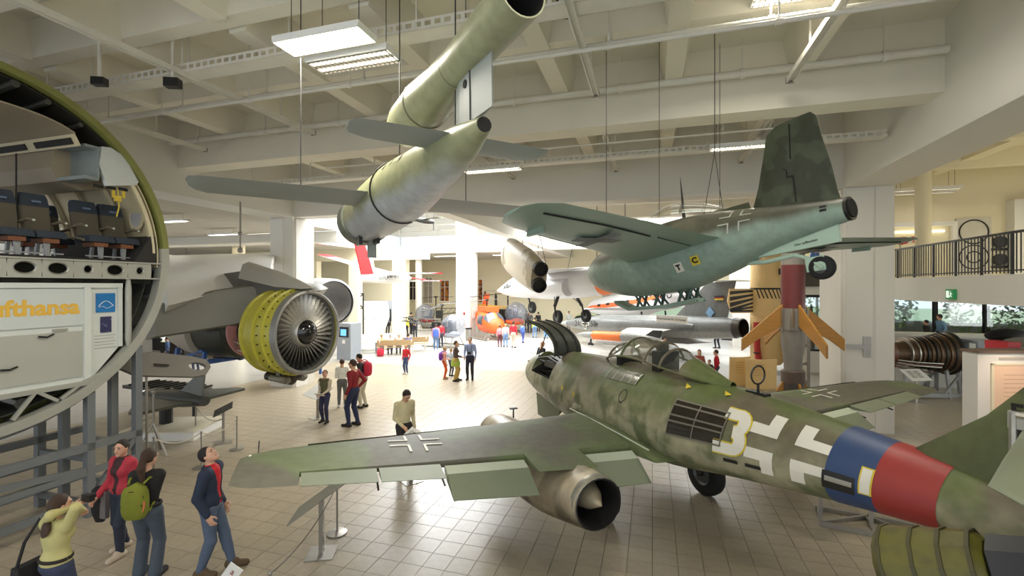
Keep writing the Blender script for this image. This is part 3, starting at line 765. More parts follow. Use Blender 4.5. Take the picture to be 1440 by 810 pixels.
# wings
def wing_half(sd):
    P = jet
    secs = []
    for lat, s0, ch, z, t in ((.25, 3.55, 3.0, 1.46, .12), (.8, 3.98, 2.62, 1.50, .115), (2.2, 4.32, 2.2, 1.58, .11), (4.0, 4.78, 1.70, 1.72, .105), (5.7, 5.24, 1.22, 1.88, .10), (6.0, 5.34, 1.10, 1.90, .10), (6.2, 5.5, .86, 1.92, .1), (6.29, 5.78, .4, 1.925, .1)):
        secs.append((sd * lat, -s0, z, ch, t))
    def at_lat(l): return [interp([abs(q[0]) for q in secs], [q[k] for q in secs], l) for k in (1, 2, 3, 4)]
    def seg(l0, l1, cut, n=4):
        out = []
        for i in range(n + 1):
            l = l0 + (l1 - l0) * i / n; y, z, c, t = at_lat(l); out.append((sd * l, y, z, c, t))
        w = MB(); wing(w, out, cut=cut); return w
    cuts = [(.25, .95, 1.0), (.95, 1.85, .76), (1.85, 2.72, 1.0), (2.72, 3.9, .76), (3.9, 5.55, .76), (5.55, 6.22, 1.0)]
    wm = MB()
    for l0, l1, c in cuts:
        s_ = seg(l0, l1, (0, c), 6); wm.add(s_.v, s_.f)
    wobj = wm.build('wing', m_wingp, P, smooth=40)
    # flaps: drooped panels with a light leading strip
    for l0, l1, drop in ((.98, 1.83, R(30)), (2.76, 3.87, R(24))):
        f = MB(); f2 = MB(); r1, r2 = [], []
        for l in (l0, l1):
            y, z, c, t = at_lat(l); hy, hz = y - .80 * c, z - .03; L = .5 * (1.1 if l > 2 else 1.05) * (.9 if l == l1 and l > 2 else 1)
            def pt(a, b): return Vector((sd * l, hy - (a * math.cos(drop) + b * math.sin(drop)), hz - (a * math.sin(drop) - b * math.cos(drop))))
            r1.append([pt(.14, .055), pt(L, .0), pt(L, -.012), pt(.14, -.06)]); r2.append([pt(-.03, .03), pt(.14, .055), pt(.14, -.06), pt(-.03, -.04)])
        f.loft(r1); fo = f.build('flap', m_flap, P); f2.loft(r2); f2.build('leading_strip', m_flapin, fo)
    # aileron in two pieces
    for l0, l1 in ((3.93, 4.68), (4.71, 5.53)):
        f = MB(); rr = []
        for l in (l0, l1):
            y, z, c, t = at_lat(l); y0, y1 = y - .785 * c, y - 1.0 * c
            rr.append([Vector((sd * l, y0, z + .032)), Vector((sd * l, y1, z - .005)), Vector((sd * l, y1, z - .012)), Vector((sd * l, y0, z - .04))])
        f.loft(rr); f.build('aileron', m_flap, P)
        hb = MB(); y, z, c, t = at_lat(l0 + .03); hb.bar((sd * l0, y - .7 * c, z - .05), (sd * l0, y - .95 * c, z - .13), .02); hb.build('hinge', m_gunm, P)
    # leading-edge slats
    for l0, l1 in ((1.0, 1.7), (2.7, 4.2), (4.22, 5.5)):
        f = MB(); rr = []
        for i in range(5):
            l = l0 + (l1 - l0) * i / 4; y, z, c, t = at_lat(l)
            rr.append([Vector((sd * l, y + .03, z - .005)), Vector((sd * l, y + .012, z + .03)), Vector((sd * l, y - .05, z + .052)), Vector((sd * l, y - .05, z + .0)), Vector((sd * l, y + .0, z - .035))])
        f.loft(rr); f.build('slat', mat('slat_dark_green', (62, 64, 52), .5), P, smooth=30)
    # national marking: four white angles lying on the upper skin
    def topz(l, y):
        yl, z, c, t = at_lat(abs(l)); a = min(max((yl - y) / c, 0), 1)
        return z + 5 * t * (0.2969 * math.sqrt(a) - 0.126 * a - 0.3516 * a**2 + 0.2843 * a**3 - 0.1036 * a**4) * c
    cx, cy = 4.12, -5.40
    for qx in (-1, 1):
        for qy in (-1, 1):
            wc = MB()
            for (a0, a1, b0, b1) in ((.09, .36, .08, .115), (.09, .125, .115, .33)):
                pts = [(cx + qx * x, cy + qy * y) for x, y in ((a0, b0), (a1, b0), (a1, b1), (a0, b1))]
                wc.hexa([Vector((sd * x, y, topz(x, y) + h)) for h in (.004, .009) for x, y in pts])
            wc.build('wing_cross_angle', m_markw, P)
    fill = MB(); yy, z, c, t = at_lat(.8)
    fill.loft([[Vector((sd * (.66 - .03 * i), -3.9 - .28 * i, 1.62 + .035 * math.sin(i * .5))) + Vector((sd * .16 * math.cos(R(a)) * (1 - .03 * i), 0, .12 * math.sin(R(a)))) for a in range(0, 360, 40)] for i in range(11)])
    fill.build('wing_root_fillet', m_fus, P, smooth=50)
    ed = MB(); ed.tube([Vector((sd * (.9 + .004 * i), -3.98 - .27 * i, 1.635 + .01 * math.sin(i * .4))) for i in range(10)], .012, 5); ed.build('fillet_edge', m_flapin, P)
    # nacelle
    nx = sd * 2.12
    nb = Body([(2.95, .28, .80, 1.36), (3.1, .36, .72, 1.44), (3.8, .44, .62, 1.52), (4.7, .50, .54, 1.50), (5.6, .48, .62, 1.54), (6.3, .43, .78, 1.58), (6.95, .335, .96, 1.62), (6.96, .27, 1.06, 1.54), (6.6, .25, 1.1, 1.5)])
    m_ = MB(); rings = []
    for s_, hw, zb, zt in [(a, interp([q[0] for q in nb.st[:7]], [q[1] for q in nb.st[:7]], a), interp([q[0] for q in nb.st[:7]], [q[2] for q in nb.st[:7]], a), interp([q[0] for q in nb.st[:7]], [q[3] for q in nb.st[:7]], a)) for a in [2.95, 3.02, 3.2, 3.6, 4.2, 4.8, 5.3, 5.8, 6.3, 6.65, 6.95]]:
        rings.append([Vector((nx + hw * math.cos(2 * PI * j / 24), -s_, (zb + zt) / 2 + (zt - zb) / 2 * math.sin(2 * PI * j / 24))) for j in range(24)])
    m_.loft(rings, True, (False, False)); na = m_.build('nacelle', m_nac, P, smooth=50)
    q = MB(); q.lathe([(-6.95, .325), (-6.96, .305), (-6.5, .29), (-6.0, .2)], (nx, 0, 1.29), (0, 1, 0), 24, (False, True)); q.build('exhaust_duct', mat('exhaust_black', (18, 16, 15), .7), na, smooth=50)
    q = MB(); q.lathe([(-6.2, .22), (-6.55, .21), (-6.8, .14), (-7.02, .012)], (nx - sd * .0, 0, 1.30), (0, 1, 0), 20); q.build('exhaust_cone', mat('cone_tan', (158, 146, 122), .4, metal=.3), na, smooth=50)
    q = MB(); q.lathe([(-6.96, .325), (-6.90, .345), (-6.84, .345)], (nx, 0, 1.29), (0, 1, 0), 24, (False, False)); q.build('exhaust_rim', m_alu, na, smooth=50)
    q = MB(); q.lathe([(-2.95, .28), (-2.97, .26), (-3.5, .24)], (nx, 0, 1.08), (0, 1, 0), 20, (False, True)); q.build('intake_duct', m_intr, na, smooth=50)
    q = MB(); q.lathe([(-3.4, .16), (-3.1, .13), (-2.9, .02)], (nx, 0, 1.08), (0, 1, 0), 16); q.build('intake_cone', m_gunm, na, smooth=50)
    q = MB(); q.tube([(nx - .12, -6.25, 1.56), (nx - .12, -6.25, 1.595)], .05, 10); q.build('filler_cap', m_gunm, na)
    pass
wing_half(-1); wing_half(1)
# fuselage markings
def blk(s0, s1, a0, a1, off=.008): return ((s0, R(a0)), (s1, R(a0)), (s1, R(a1)), (s0, R(a1)))
R0 = .62
cross = MB(); cs, ct = 8.19, R(168) * R0; w, l0, l1 = .15, .10, .45
for sx_ in (-1, 1):
    for st_ in (-1, 1):
        cross = MB()     # each corner: an L of two white bars
        for (a0, a1, b0, b1) in ((l0, l1, l0, l0 + w), (l0, l0 + w, l0, l1)):
            x0, x1 = cs + sx_ * a0, cs + sx_ * a1; y0, y1 = (ct + st_ * b0) / R0, (ct + st_ * b1) / R0
            FB.patch(cross, ((x0, y0), (x1, y0), (x1, y1), (x0, y1)), 3, 3, .006)
        cross.build('fuselage_cross_angle', m_markw, jet, smooth=60)
mk = MB(); FB.shell(mk, 8.64, 9.06, 5, 32, .006, R(20), R(250)); mk.build('blue_band', m_blue, jet, smooth=60)
mk = MB(); FB.shell(mk, 9.06, 9.54, 5, 32, .007, R(0), R(250)); mk.build('red_band', m_red, jet, smooth=60)
mk = MB(); FB.patch(mk, ((8.95, R(158)), (9.065, R(158)), (9.065, R(198)), (8.95, R(198))), 2, 6, .010); mk.build('yellow_outline', m_yel, jet, smooth=60)
mk = MB(); FB.patch(mk, ((8.965, R(160)), (9.05, R(160)), (9.05, R(196)), (8.965, R(196))), 2, 6, .013); mk.build('white_digit_one', m_markw, jet, smooth=60)
mk = MB(); FB.patch(mk, ((8.62, R(178)), (8.92, R(178)), (8.92, R(204)), (8.62, R(204))), 3, 6, .012); mk.build('access_window', m_gunm, jet, smooth=60)
for k in range(4):
    mk = MB(); FB.strip(mk, [(8.65, R(186 + 1.8 * k) * R0), (8.9, R(186 + 1.8 * k) * R0)], .018, R0, .016); mk.build('cable', m_alu, jet)
# radio hatch with clear ribbed cover, and the digit 3 beside it
mk = MB(); FB.patch(mk, blk(6.5, 7.42, 144, 186), 6, 6, .010); mk.build('radio_hatch', mat('hatch_glazing', (46, 42, 34), .12, var=.3, scale=7), jet, smooth=60)
for a in (144.5, 151, 163, 170, 185.5):
    mk = MB(); FB.strip(mk, [(6.5 + .92 * i / 6, R(a) * R0) for i in range(7)], .022, R0, .018); mk.build('hatch_rib', m_aludark, jet)
for s_ in (6.51, 6.96, 7.41):
    mk = MB(); FB.strip(mk, [(s_, R(144 + 42 * i / 6) * R0) for i in range(7)], .02, R0, .018); mk.build('hatch_rib', m_aludark, jet)
three = []
for i in range(19):
    if i <= 9: a = R(110 - 200 * i / 9); c = (7.56, R(154) * R0)
    else: a = R(90 - 200 * (i - 10) / 9); c = (7.55, R(176) * R0)
    # s grows aft (to the right seen from port), arc grows downwards
    three.append((c[0] + .10 * math.cos(a) + (0.02 if i > 9 else 0), c[1] - .118 * math.sin(a)))
th3 = [(7.36, three[0][1])] + three + [(7.3, three[-1][1])]
mk = MB(); FB.strip(mk, th3, .19, R0, .011); mk.build('yellow_outline', m_yel, jet)
mk = MB(); FB.strip(mk, th3, .15, R0, .014); mk.build('white_digit_three', m_markw, jet)
# cockpit-side glazed panel (open louvre panel ahead of the canopy)
mk = MB(); FB.patch(mk, blk(4.62, 5.5, 122, 141), 6, 5, .010); mk.build('side_panel', mat('side_panel_glazing', (120, 120, 104), .2, var=.2), jet, smooth=60)
for s_ in (4.62, 4.85, 5.1, 5.32, 5.5):
    mk = MB(); FB.strip(mk, [(s_, R(122 + 19 * i / 4) * R0) for i in range(5)], .016, R0, .016); mk.build('panel_rib', m_flapin, jet)
for s_, a in ((3.2, 170), (6.45, 118), (7.1, 112), (3.75, 172)):
    mk = MB(); FB.patch(mk, ((s_, R(a)), (s_ + .14, R(a + 5)), (s_ + .07, R(a + 10)), (s_ + .07, R(a + 10))), 2, 2, .012); mk.build('yellow_triangle', m_yel, jet)
mk = MB(); FB.strip(mk, [(5.35 + .09 * math.cos(R(a)), R(158) * R0 + .09 * math.sin(R(a))) for a in range(0, 361, 30)], .015, R0, .01); mk.build('inspection_ring', m_gunm, jet)
for s_ in (7.45, 7.75):
    mk = MB(); FB.patch(mk, blk(s_, s_ + .2, 200, 205), 2, 2, .01); mk.build('vent_slot', m_intr, jet)
lp = MB(); lp.tube([Vector((.12 * math.cos(R(a)), -7.45, 2.84 + .12 * math.sin(R(a)))) for a in range(0, 361, 20)], .012, 6, (False, False)); lp.tube([(0, -7.45, 2.6), (0, -7.45, 2.72)], .018, 6); lp.bbox((-.05, -7.6, 2.58), (.05, -7.3, 2.62)); lp.build('loop_aerial', m_gunm, jet, smooth=40)
rv = MB()
for i in range(26): FB.strip(rv, [(9.02 + i * .02, R(122) * R0), (9.028 + i * .02, R(122) * R0)], .008, R0, .012)
stuff(rv.build('rivet_seam', m_gunm, jet))
# fin, rudder, tailplane
fn = MB(); rr = []
for z, y0, y1, t in ((2.2, -9.0, -10.95, .10), (2.45, -9.2, -10.95, .10), (2.9, -9.72, -10.98, .09), (3.4, -10.12, -11.0, .07), (3.75, -10.42, -11.02, .05), (3.85, -10.62, -11.0, .03)):
    n_ = 8; ring = []
    for a, hw in ((0, .0), (.08, .6), (.3, 1), (.6, .9), (1, .35)): ring.append(Vector((t * hw, y0 + (y1 - y0) * a, z)))
    for a, hw in ((1, .35), (.6, .9), (.3, 1), (.08, .6)): ring.append(Vector((-t * hw, y0 + (y1 - y0) * a, z)))
    rr.append(ring)
fn.loft(rr); fn.build('fin', m_finp, jet, smooth=50)
rd = MB(); rr = []
for z, y0, y1 in ((2.5, -11.0, -11.45), (3.2, -11.02, -11.5), (3.85, -11.03, -11.25)): rr.append([Vector((.035, y0, z)), Vector((.006, y1, z)), Vector((-.006, y1, z)), Vector((-.035, y0, z))])
rd.loft(rr); rd.build('rudder', m_finp, jet)
text('stencil_number', '501', .2, (-.10, -9.90, 2.98), (0, -1, 0), (-.12, 0, 1), m_intr, jet, .003, 'LEFT', spacing=1.15, bold=.006)
ct_ = MB(); ct_.bbox((-.12, -10.62, 2.62), (-.075, -9.95, 2.98)); ct_.build('tailplane_slot', m_intr, jet)
cp_ = MB(); cp_.bbox((-.125, -10.05, 2.86), (-.09, -9.9, 3.0)); cp_.tube([(-.11, -9.93, 2.6), (-.11, -9.93, 2.99)], .03, 8); cp_.tube([(-.11, -9.95, 2.97), (-.11, -10.55, 3.0)], .03, 8); cp_.build('slot_edge', m_alu, jet, smooth=40)
for sd in (-1, 1):
    tp = MB(); wing(tp, [(sd * .1, -9.98, 2.86, 1.15, .09), (sd * 1.2, -10.3, 2.88, .85, .09), (sd * 1.85, -10.5, 2.9, .62, .08), (sd * 1.98, -10.68, 2.9, .4, .08)]); tp.build('tailplane', m_flap, jet, smooth=40)
# undercarriage
def wheel(parent, c, r, w, ax=(1, 0, 0)):
    c = Vector(c); ax = Vector(ax)
    t = MB(); t.lathe([(-w * .5, r * .5), (-w * .5, r * .85), (-w * .36, r * .97), (0, r), (w * .36, r * .97), (w * .5, r * .85), (w * .5, r * .5)], c, ax, 28, (False, False)); to = t.build('tyre', m_tyre, parent, smooth=50)
    h = MB(); h.lathe([(-w * .42, .02), (-w * .42, r * .3), (-w * .32, r * .42), (-w * .48, r * .51), (w * .48, r * .51), (w * .32, r * .42), (w * .42, r * .3), (w * .42, .02)], c, ax, 20); h.build('hub', m_hub, to, smooth=40)
for sd in (-1, 1):
    xw = 1.5 if sd > 0 else .8
    lg = MB(); lg.tube([(sd * (xw - .1), -4.95, 1.4), (sd * (xw - .16), -5.0, .45)], .06, 10); lg.tube([(sd * (xw - .16), -5.0, .42), (sd * xw, -5.0, .42)], .05, 8); lg.tube([(sd * (xw - .5), -4.8, 1.3), (sd * (xw - .16), -5.0, .8)], .03, 8); lg.build('main_leg', m_gunm, jet, smooth=40)
    wheel(jet, (sd * xw, -5.0, .42), .42, .24)
lg = MB(); lg.tube([(0, -1.75, 1.3), (0, -1.5, .38)], .055, 10); lg.tube([(0, -2.2, 1.2), (0, -1.6, .75)], .03, 8); lg.tube([(-.15, -1.5, .33), (.15, -1.5, .33)], .03, 8); lg.build('nose_leg', m_gunm, jet, smooth=40)
wheel(jet, (0, -1.5, .33), .33, .2)
dd = MB(); dd.hexa([(-.3, -1.2, .75), (-.28, -1.2, .75), (-.28, -2.3, .75), (-.3, -2.3, .75), (-.3, -1.1, 1.28), (-.28, -1.1, 1.28), (-.28, -2.4, 1.28), (-.3, -2.4, 1.28)]); dd.build('nose_gear_door', m_flap, jet)
pt_ = MB(); pt_.tube([(-6.05, -5.45, 1.92), (-6.08, -5.2, 1.92), (-6.08, -5.14, 2.0)], .008, 5); pt_.build('pitot_tube', m_gunm, jet)
nl_ = MB(); nl_.sphere((-6.13, -5.55, 1.93), (.03, .06, .03), 8, 6); nl_.build('navigation_light', m_markw, jet, smooth=60)
# ================================================================== HANGING AIRCRAFT
def cable(parent, p, q, r=.008, m=None, name='suspension_cable'):
    mb = MB(); mb.tube([p, q], r, 5); return mb.build(name, m or m_black, parent, world=True)
def basis(origin, nose_dir, roll=0.0):
    y = Vector(nose_dir).normalized(); x = y.cross(Vector((0, 0, 1))).normalized(); z = x.cross(y)
    M = Matrix(((x.x, y.x, z.x, origin[0]), (x.y, y.y, z.y, origin[1]), (x.z, y.z, z.z, origin[2]), (0, 0, 0, 1)))
    return M @ Matrix.Rotation(roll, 4, 'Y')
# ---- flying bomb with its pulsejet tube
m_bomb = camo('flying_bomb_paint', (146, 148, 114), (140, 143, 110), (180, 184, 186), -.16, .10, .8, None, 1.5, .38)
m_bombw = mat('flying_bomb_wing', (142, 148, 142), .5, var=.08, scale=2)
m_tubep = camo('pulsejet_paint', (148, 150, 118), (142, 145, 112), (186, 190, 192), .52, .08, .8, None, 1.5, .36)
V1N = Vector((-2.93, 9.05, 5.27)); V1T = Vector((-.25, 4.15, 5.40))
bomb = thing('flying_bomb', 'pale green flying bomb with a long pulsejet tube hanging on cables overhead', 'aircraft', M=basis(V1N, V1N - V1T))
LB = (V1N - V1T).length
BB = Body([(0, .30, -.30, .30), (.02, .36, -.36, .36), (.5, .44, -.44, .44), (1.6, .46, -.46, .46), (2.8, .43, -.43, .43), (4.0, .32, -.31, .33), (5.0, .20, -.17, .23), (LB, .075, -.02, .13)])
mb = MB(); BB.shell(mb, .02, LB, 30, 28, cap=(False, True)); hull = mb.build('fuselage', m_bomb, bomb, smooth=50)
mb = MB(); mb.lathe([(0, .36), (.03, .47), (-.5, .475), (-.5, .42)], (0, .0, 0), (0, 1, 0), 28, (False, False)); mb.build('nose_collar', mat('collar_grey', (108, 112, 100), .5), bomb, smooth=40)
mb = MB(); mb.sphere((0, -.05, 0), (.38, .45, .38), 20, 12); mb.build('nose_cap', mat('nose_dark_grey', (96, 100, 92), .5), bomb, smooth=60)
mb = MB(); mb.tube([(0, -LB + .02, .055), (0, -LB - .01, .055)], .07, 12); mb.build('tail_cap', m_intr, bomb)
TD = Vector((.0, 0, 0))
tb0, tb1 = -3.05, -LB - .72      # pulsejet front and rear stations (local y)
pj = MB(); zc = .84
pj.lathe([(tb0 + .02, .12), (tb0, .2), (tb0 - .06, .27), (tb0 - .25, .295), (tb0 - .9, .29), (tb0 - 1.5, .23), (tb0 - 2.0, .2), (tb1, .2), (tb1, .186)], (0, 0, zc), (0, 1, 0), 28, (True, False)); tube = pj.build('pulsejet_tube', m_tubep, bomb, smooth=50)
q = MB(); q.lathe([(tb1 + .01, .184), (tb1 + .5, .178)], (0, 0, zc), (0, 1, 0), 24, (False, True)); q.build('tube_bore', m_intr, tube, smooth=50)
for s_ in (tb0 - .9, tb0 - 1.9):
    q = MB(); rr_ = .293 if s_ > tb0 - 1 else .204; q.lathe([(s_, rr_), (s_ - .015, rr_ + .003), (s_ - .03, rr_)], (0, 0, zc), (0, 1, 0), 28, (False, False)); q.build('weld_band', mat('weld_grey', (110, 110, 84), .5), tube, smooth=40)
fy = -LB + .05
fn = MB(); fn.loft([[Vector((x, y, z)) for x, y in ((0, fy + .62), (.03, fy + .45), (.03, fy + .2), (-.03, fy + .2), (-.03, fy + .45))] for z in (.1, .66)]); fn.build('fin', m_bombw, bomb)
fr_ = MB(); fr_.loft([[Vector((x, y, z)) for x, y in ((.028, fy + .185), (.005, fy - .22), (-.005, fy - .22), (-.028, fy + .185))] for z in (.16, .70)]); fr_.build('rudder', m_bombw, bomb)
q = MB(); q.bbox((-.034, fy + .18, .12), (.034, fy + .2, .68)); q.build('rudder_gap', m_intr, bomb)
q = MB(); q.tube([(-.04, fy + .3, .56), (.04, fy + .3, .56)], .04, 10); q.build('inspection_cover', m_intr, bomb)
for sd in (-1, 1):
    t = MB(); wing(t, [(sd * .12, -LB + 1.0, .1, .56, .11), (sd * .85, -LB + .98, .11, .5, .11), (sd * 1.02, -LB + .9, .11, .40, .1), (sd * 1.06, -LB + .8, .11, .2, .1)]); t.build('tailplane', m_bombw, bomb, smooth=40)
    e = MB(); e.bar((sd * .2, -LB + .56, .10), (sd * .95, -LB + .60, .11), .02, .012); e.build('elevator_edge', m_gunm, bomb)
    t = MB(); wing(t, [(sd * .3, -1.65, .0, 1.05, .12), (sd * 2.4, -1.72, .0, .98, .11), (sd * 2.52, -1.85, .0, .78, .1), (sd * 2.57, -2.05, .0, .4, .1)]); t.build('wing', m_bombw, bomb, smooth=40)
for s_ in (LB - 2.35, LB - 1.75):
    q = MB(); BB.strip(q, [(s_, BB.p(s_, 0).x * R(a)) for a in range(118, 160, 6)], .05, BB.p(s_, 0).x, .006); q.build('painted_dash', m_intr, bomb)
q = MB(); q.tube([BB.p(LB - 2.75, R(a), .012) for a in range(70, 300, 10)], .012, 5); q.build('sling_strap', m_gunm, bomb)
text('stencil_line', 'KALT NICHT DREHEN', .055, BB.p(LB - 2.05, R(150), .008), (0, -1, .06), (.5, 0, .86), m_gunm, bomb, .002)
for (a, b, c) in ((-1.0, .05, -.42), (-.75, -.2, -.43)):
    q = MB(); q.bbox((b - .03, a - .15, c - .12), (b + .03, a + .15, c + .04)); q.build('belly_bracket', m_gunm, bomb)
q = MB(); q.bbox((-.02, -.6, -.75), (.14, -.55, -.40)); q.build('hanging_tag', m_bombw, bomb)
Mb = TM[bomb.name]
for lx, ly, lz in ((.0, -2.75, .42), (-1.25, -2.1, .05), (1.3, -2.1, .05), (0, -4.9, .25)):
    p = Mb @ Vector((lx, ly, lz)); cable(bomb, p, (p.x, p.y, SL), .008)

# ---- rocket fighter, green, hanging nose-down
m_kom_u = camo('rocket_fighter_paint', (84, 84, 72), (98, 98, 84), (140, 160, 146), .10, .10, .9, (146, 164, 150), 1.2, .42)
m_kom_w = mat('rocket_fighter_underside', (134, 156, 142), .35, var=.08, scale=2)
m_kom_t = mat('rocket_fighter_tail_light', (168, 192, 174), .45, var=.05)
m_kfin = camo('rocket_fighter_fin', (62, 66, 52), (74, 82, 64), (62, 66, 52), -3, .2, 3.2, None, 2, .45)
KN = Vector((1.80, 10.40, 4.25)); KT = Vector((4.44, 6.08, 4.98))
kom = thing('rocket_fighter', 'dark green tailless rocket fighter with pale belly hanging below the second ceiling bay', 'aircraft', M=basis(KN, KN - KT, R(-1)))
LK = (KN - KT).length
KB = Body([(0, .04, -.06, .06), (.15, .26, -.26, .24), (.7, .50, -.50, .46), (1.5, .62, -.66, .60), (2.4, .62, -.68, .62), (3.3, .48, -.52, .52), (4.2, .30, -.26, .36), (LK - .02, .155, -.11, .20)])
mb = MB(); KB.shell(mb, 0, LK, 34, 30); mb.build('fuselage', m_kom_u, kom, smooth=50)
q = MB(); q.tube([(0, -LK + .01, .045), (0, -LK - .03, .045)], .16, 18); q.tube([(0, -LK - .03, .045), (0, -LK - .05, .045)], .125, 18, mi=1); q.build('rocket_nozzle', [m_gunm, m_intr], kom, smooth=40)
cn = MB()
CK = Body([(1.55, .05, .5, .60), (1.9, .26, .45, .82), (2.4, .32, .45, .92), (2.9, .26, .42, .80), (3.4, .1, .42, .58)])
CK.shell(cn, 1.56, 3.4, 12, 16, 0, 0, PI); cn.build('canopy', m_cgl, kom, smooth=60)
fi = MB(); rr = []
for z, y0, y1, t in ((.1, -3.5, -5.05, .07), (.34, -3.82, -5.02, .07), (.7, -3.98, -5.0, .06), (1.15, -4.13, -4.94, .05), (1.44, -4.22, -4.92, .035), (1.52, -4.36, -4.86, .02)):
    rr.append([Vector((t * h, y0 + (y1 - y0) * a, z)) for a, h in ((0, 0), (.15, .8), (.4, 1), (.8, .7), (1, .25))] + [Vector((-t * h, y0 + (y1 - y0) * a, z)) for a, h in ((1, .25), (.8, .7), (.4, 1), (.15, .8))])
fi.loft(rr); fin = fi.build('fin', m_kfin, kom, smooth=40)
q = MB(); q.tube([(-.066, -4.52, .32), (-.064, -4.53, .7)], .008, 5); q.tube([(-.058, -4.53, .95), (-.04, -4.58, 1.46)], .008, 5); q.tube([(-.066, -4.53, .7), (-.064, -4.45, .7), (-.06, -4.45, .82), (-.06, -4.4, .84)], .008, 5); q.build('rudder_gap', m_intr, fin)
dorsal = MB(); dorsal.loft([[Vector((x, -3.0 - .1 * i, KB.p(3.0 + .1 * i, PI / 2).z - .02 + h)) for x, h in ((-.05, 0), (0, .004 + .015 * i), (.05, 0))] for i in range(9)], True); dorsal.build('fin_root', m_kfin, kom, smooth=40)
ven = MB(); ven.loft([[Vector((x, y, z)) for x, y in ((-.06, y0), (.06, y0), (.03, y1), (-.03, y1))] for z, y0, y1 in ((.05, -3.9, -4.98), (-.36, -3.6, -4.96))]); ven.build('ventral_fairing', m_kom_t, kom)
def kwing(sd):
    secs = [(sd * .4, -1.5, .02, 2.0, .13), (sd * 1.0, -1.85, .03, 1.75, .13), (sd * 2.6, -2.72, .02, 1.3, .12), (sd * 4.25, -3.55, -.02, .92, .10), (sd * 4.52, -3.75, -.03, .68, .1), (sd * 4.62, -3.98, -.03, .33, .1)]
    w = MB(); wing(w, secs); w.build('wing', m_kom_w, kom, smooth=40)
    def P(l, a, dz): 
        y, z, c = [interp([.4, 1.0, 2.6, 4.25], [q[k] for q in secs[:4]], l) for k in (1, 2, 3)]; return Vector((sd * l, y - a * c, z + dz))
    q = MB(); q.tube([P(2.0, .76, -.045), P(3.2, .76, -.04), P(4.3, .72, -.03)], .012, 5); q.build('elevon_gap', m_intr, kom)
    q = MB(); q.tube([P(.7, .8, -.07), P(1.8, .78, -.05)], .008, 5); q.build('flap_gap', m_gunm, kom)
    q = MB(); q.tube([P(2.2, .0, -.005), P(4.0, .0, .0)], .016, 5); q.build('slot_edge', m_intr, kom)
    q = MB(); q.hexa([P(4.0, .05, -.09), P(4.05, .05, -.09), P(4.05, .35, -.12), P(4.0, .35, -.12), P(4.0, .1, .02), P(4.05, .1, .02), P(4.05, .4, .02), P(4.0, .4, .02)]); q.build('wing_skid', m_kom_w, kom)
    for k, (la, aa) in enumerate(((2.85, .42),)):
        for bars in (((-.32, .06), (.32, .06)), ((-.06, .2), (.06, -.14))):
            pass
        mb = MB()
        c0 = P(la, aa, -.095)
        for hx, hy in ((.36, .09), (.09, .34)):
            mb.hexa([Vector((c0.x + x, c0.y + y, c0.z + z + sd * x * .04 * 0)) for z in (-.004, .004) for x, y in ((-hx, -hy), (hx, -hy), (hx, hy), (-hx, hy))])
        mb.build('wing_cross', mat('faded_cross', (98, 104, 104), .5), kom)
kwing(-1); kwing(1)
RK = .42
for sx_ in (-1, 1):
    for st_ in (-1, 1):
        mb = MB(); cs, ct = 3.72, R(146) * RK
        for (a0, a1, b0, b1) in ((.07, .24, .055, .075), (.07, .092, .055, .22)):
            x0, x1 = cs + sx_ * a0, cs + sx_ * a1; y0, y1 = (ct + st_ * b0) / RK, (ct + st_ * b1) / RK
            KB.patch(mb, ((x0, y0), (x1, y0), (x1, y1), (x0, y1)), 2, 2, .006)
        mb.build('fuselage_cross_angle', mat('marking_grey_white', (168, 172, 160), .5), kom)
for s_, a, ch, mm_ in ((2.75, 208, 'T', m_markw), (3.05, 205, 'C', m_yel)):
    mb = MB(); KB.patch(mb, ((s_ - .07, R(a - 8)), (s_ + .07, R(a - 8)), (s_ + .07, R(a + 8)), (s_ - .07, R(a + 8))), 2, 2, .008); pl = mb.build('placard', mm_, kom)
    p = KB.p(s_, R(a), .014); q_ = KB.p(s_, R(a - 6), .014) - KB.p(s_, R(a + 6), .014)
    text('letter', ch, .13, p, KB.p(s_ + .05, R(a)) - KB.p(s_ - .05, R(a)), q_, m_dark, kom, .003, bold=.006)
sk = MB(); sk.loft([[Vector((x, y, z)) for x, z in ((-.13, -.95 + dz), (.13, -.95 + dz), (.15, -.88 + dz), (-.15, -.88 + dz))] for y, dz in ((-.75, .22), (-1.1, .05), (-2.0, 0), (-2.7, .04))]); sk.build('landing_skid', m_kom_w, kom)
for y in (-1.3, -1.75, -2.3, -2.5):
    for x in (-.1, .1):
        q = MB(); q.bar((x, y, -.9), (x * .8, y - .18, -.55), .04); q.bar((x, y - .2, -.9), (x * .8, y + .05, -.55), .03); q.build('skid_strut', mat('skid_green', (70, 92, 82), .5), kom)
q = MB(); q.tube([(0, -3.6, -.4), (0, -3.95, -.44), (0, -4.35, -.42)], .035, 8); q.tube([(0, -4.35, -.42), (0, -4.55, -.52), (-.07, -4.72, -.68)], .03, 8); q.bbox((-.05, -4.75, -.7), (-.03, -4.5, -.5)); q.build('tail_wheel_arm', m_kom_t, kom, smooth=40)
wheel(kom, (.0, -4.68, -.66), .17, .11)
q = MB(); q.tube([(-.02, -2.6, .6), (-.02, -2.62, .92), (-.02, -2.64, 1.35)], [.035, .022, .004], 6); q.build('aerial_mast', m_gunm, kom)
text('stencil_line', 'Hier aufbocken', .05, (-.05, -4.55, -.28), (0, -1, .05), (0, 0, 1), m_gunm, kom, .002)
q = MB(); KB.patch(q, ((4.85, R(150)), (4.93, R(150)), (4.93, R(160)), (4.85, R(160))), 1, 1, .006); q.build('painted_dash', m_intr, kom)
q = MB(); KB.patch(q, ((4.85, R(166)), (4.93, R(166)), (4.93, R(176)), (4.85, R(176))), 1, 1, .006); q.build('painted_dash', m_intr, kom)
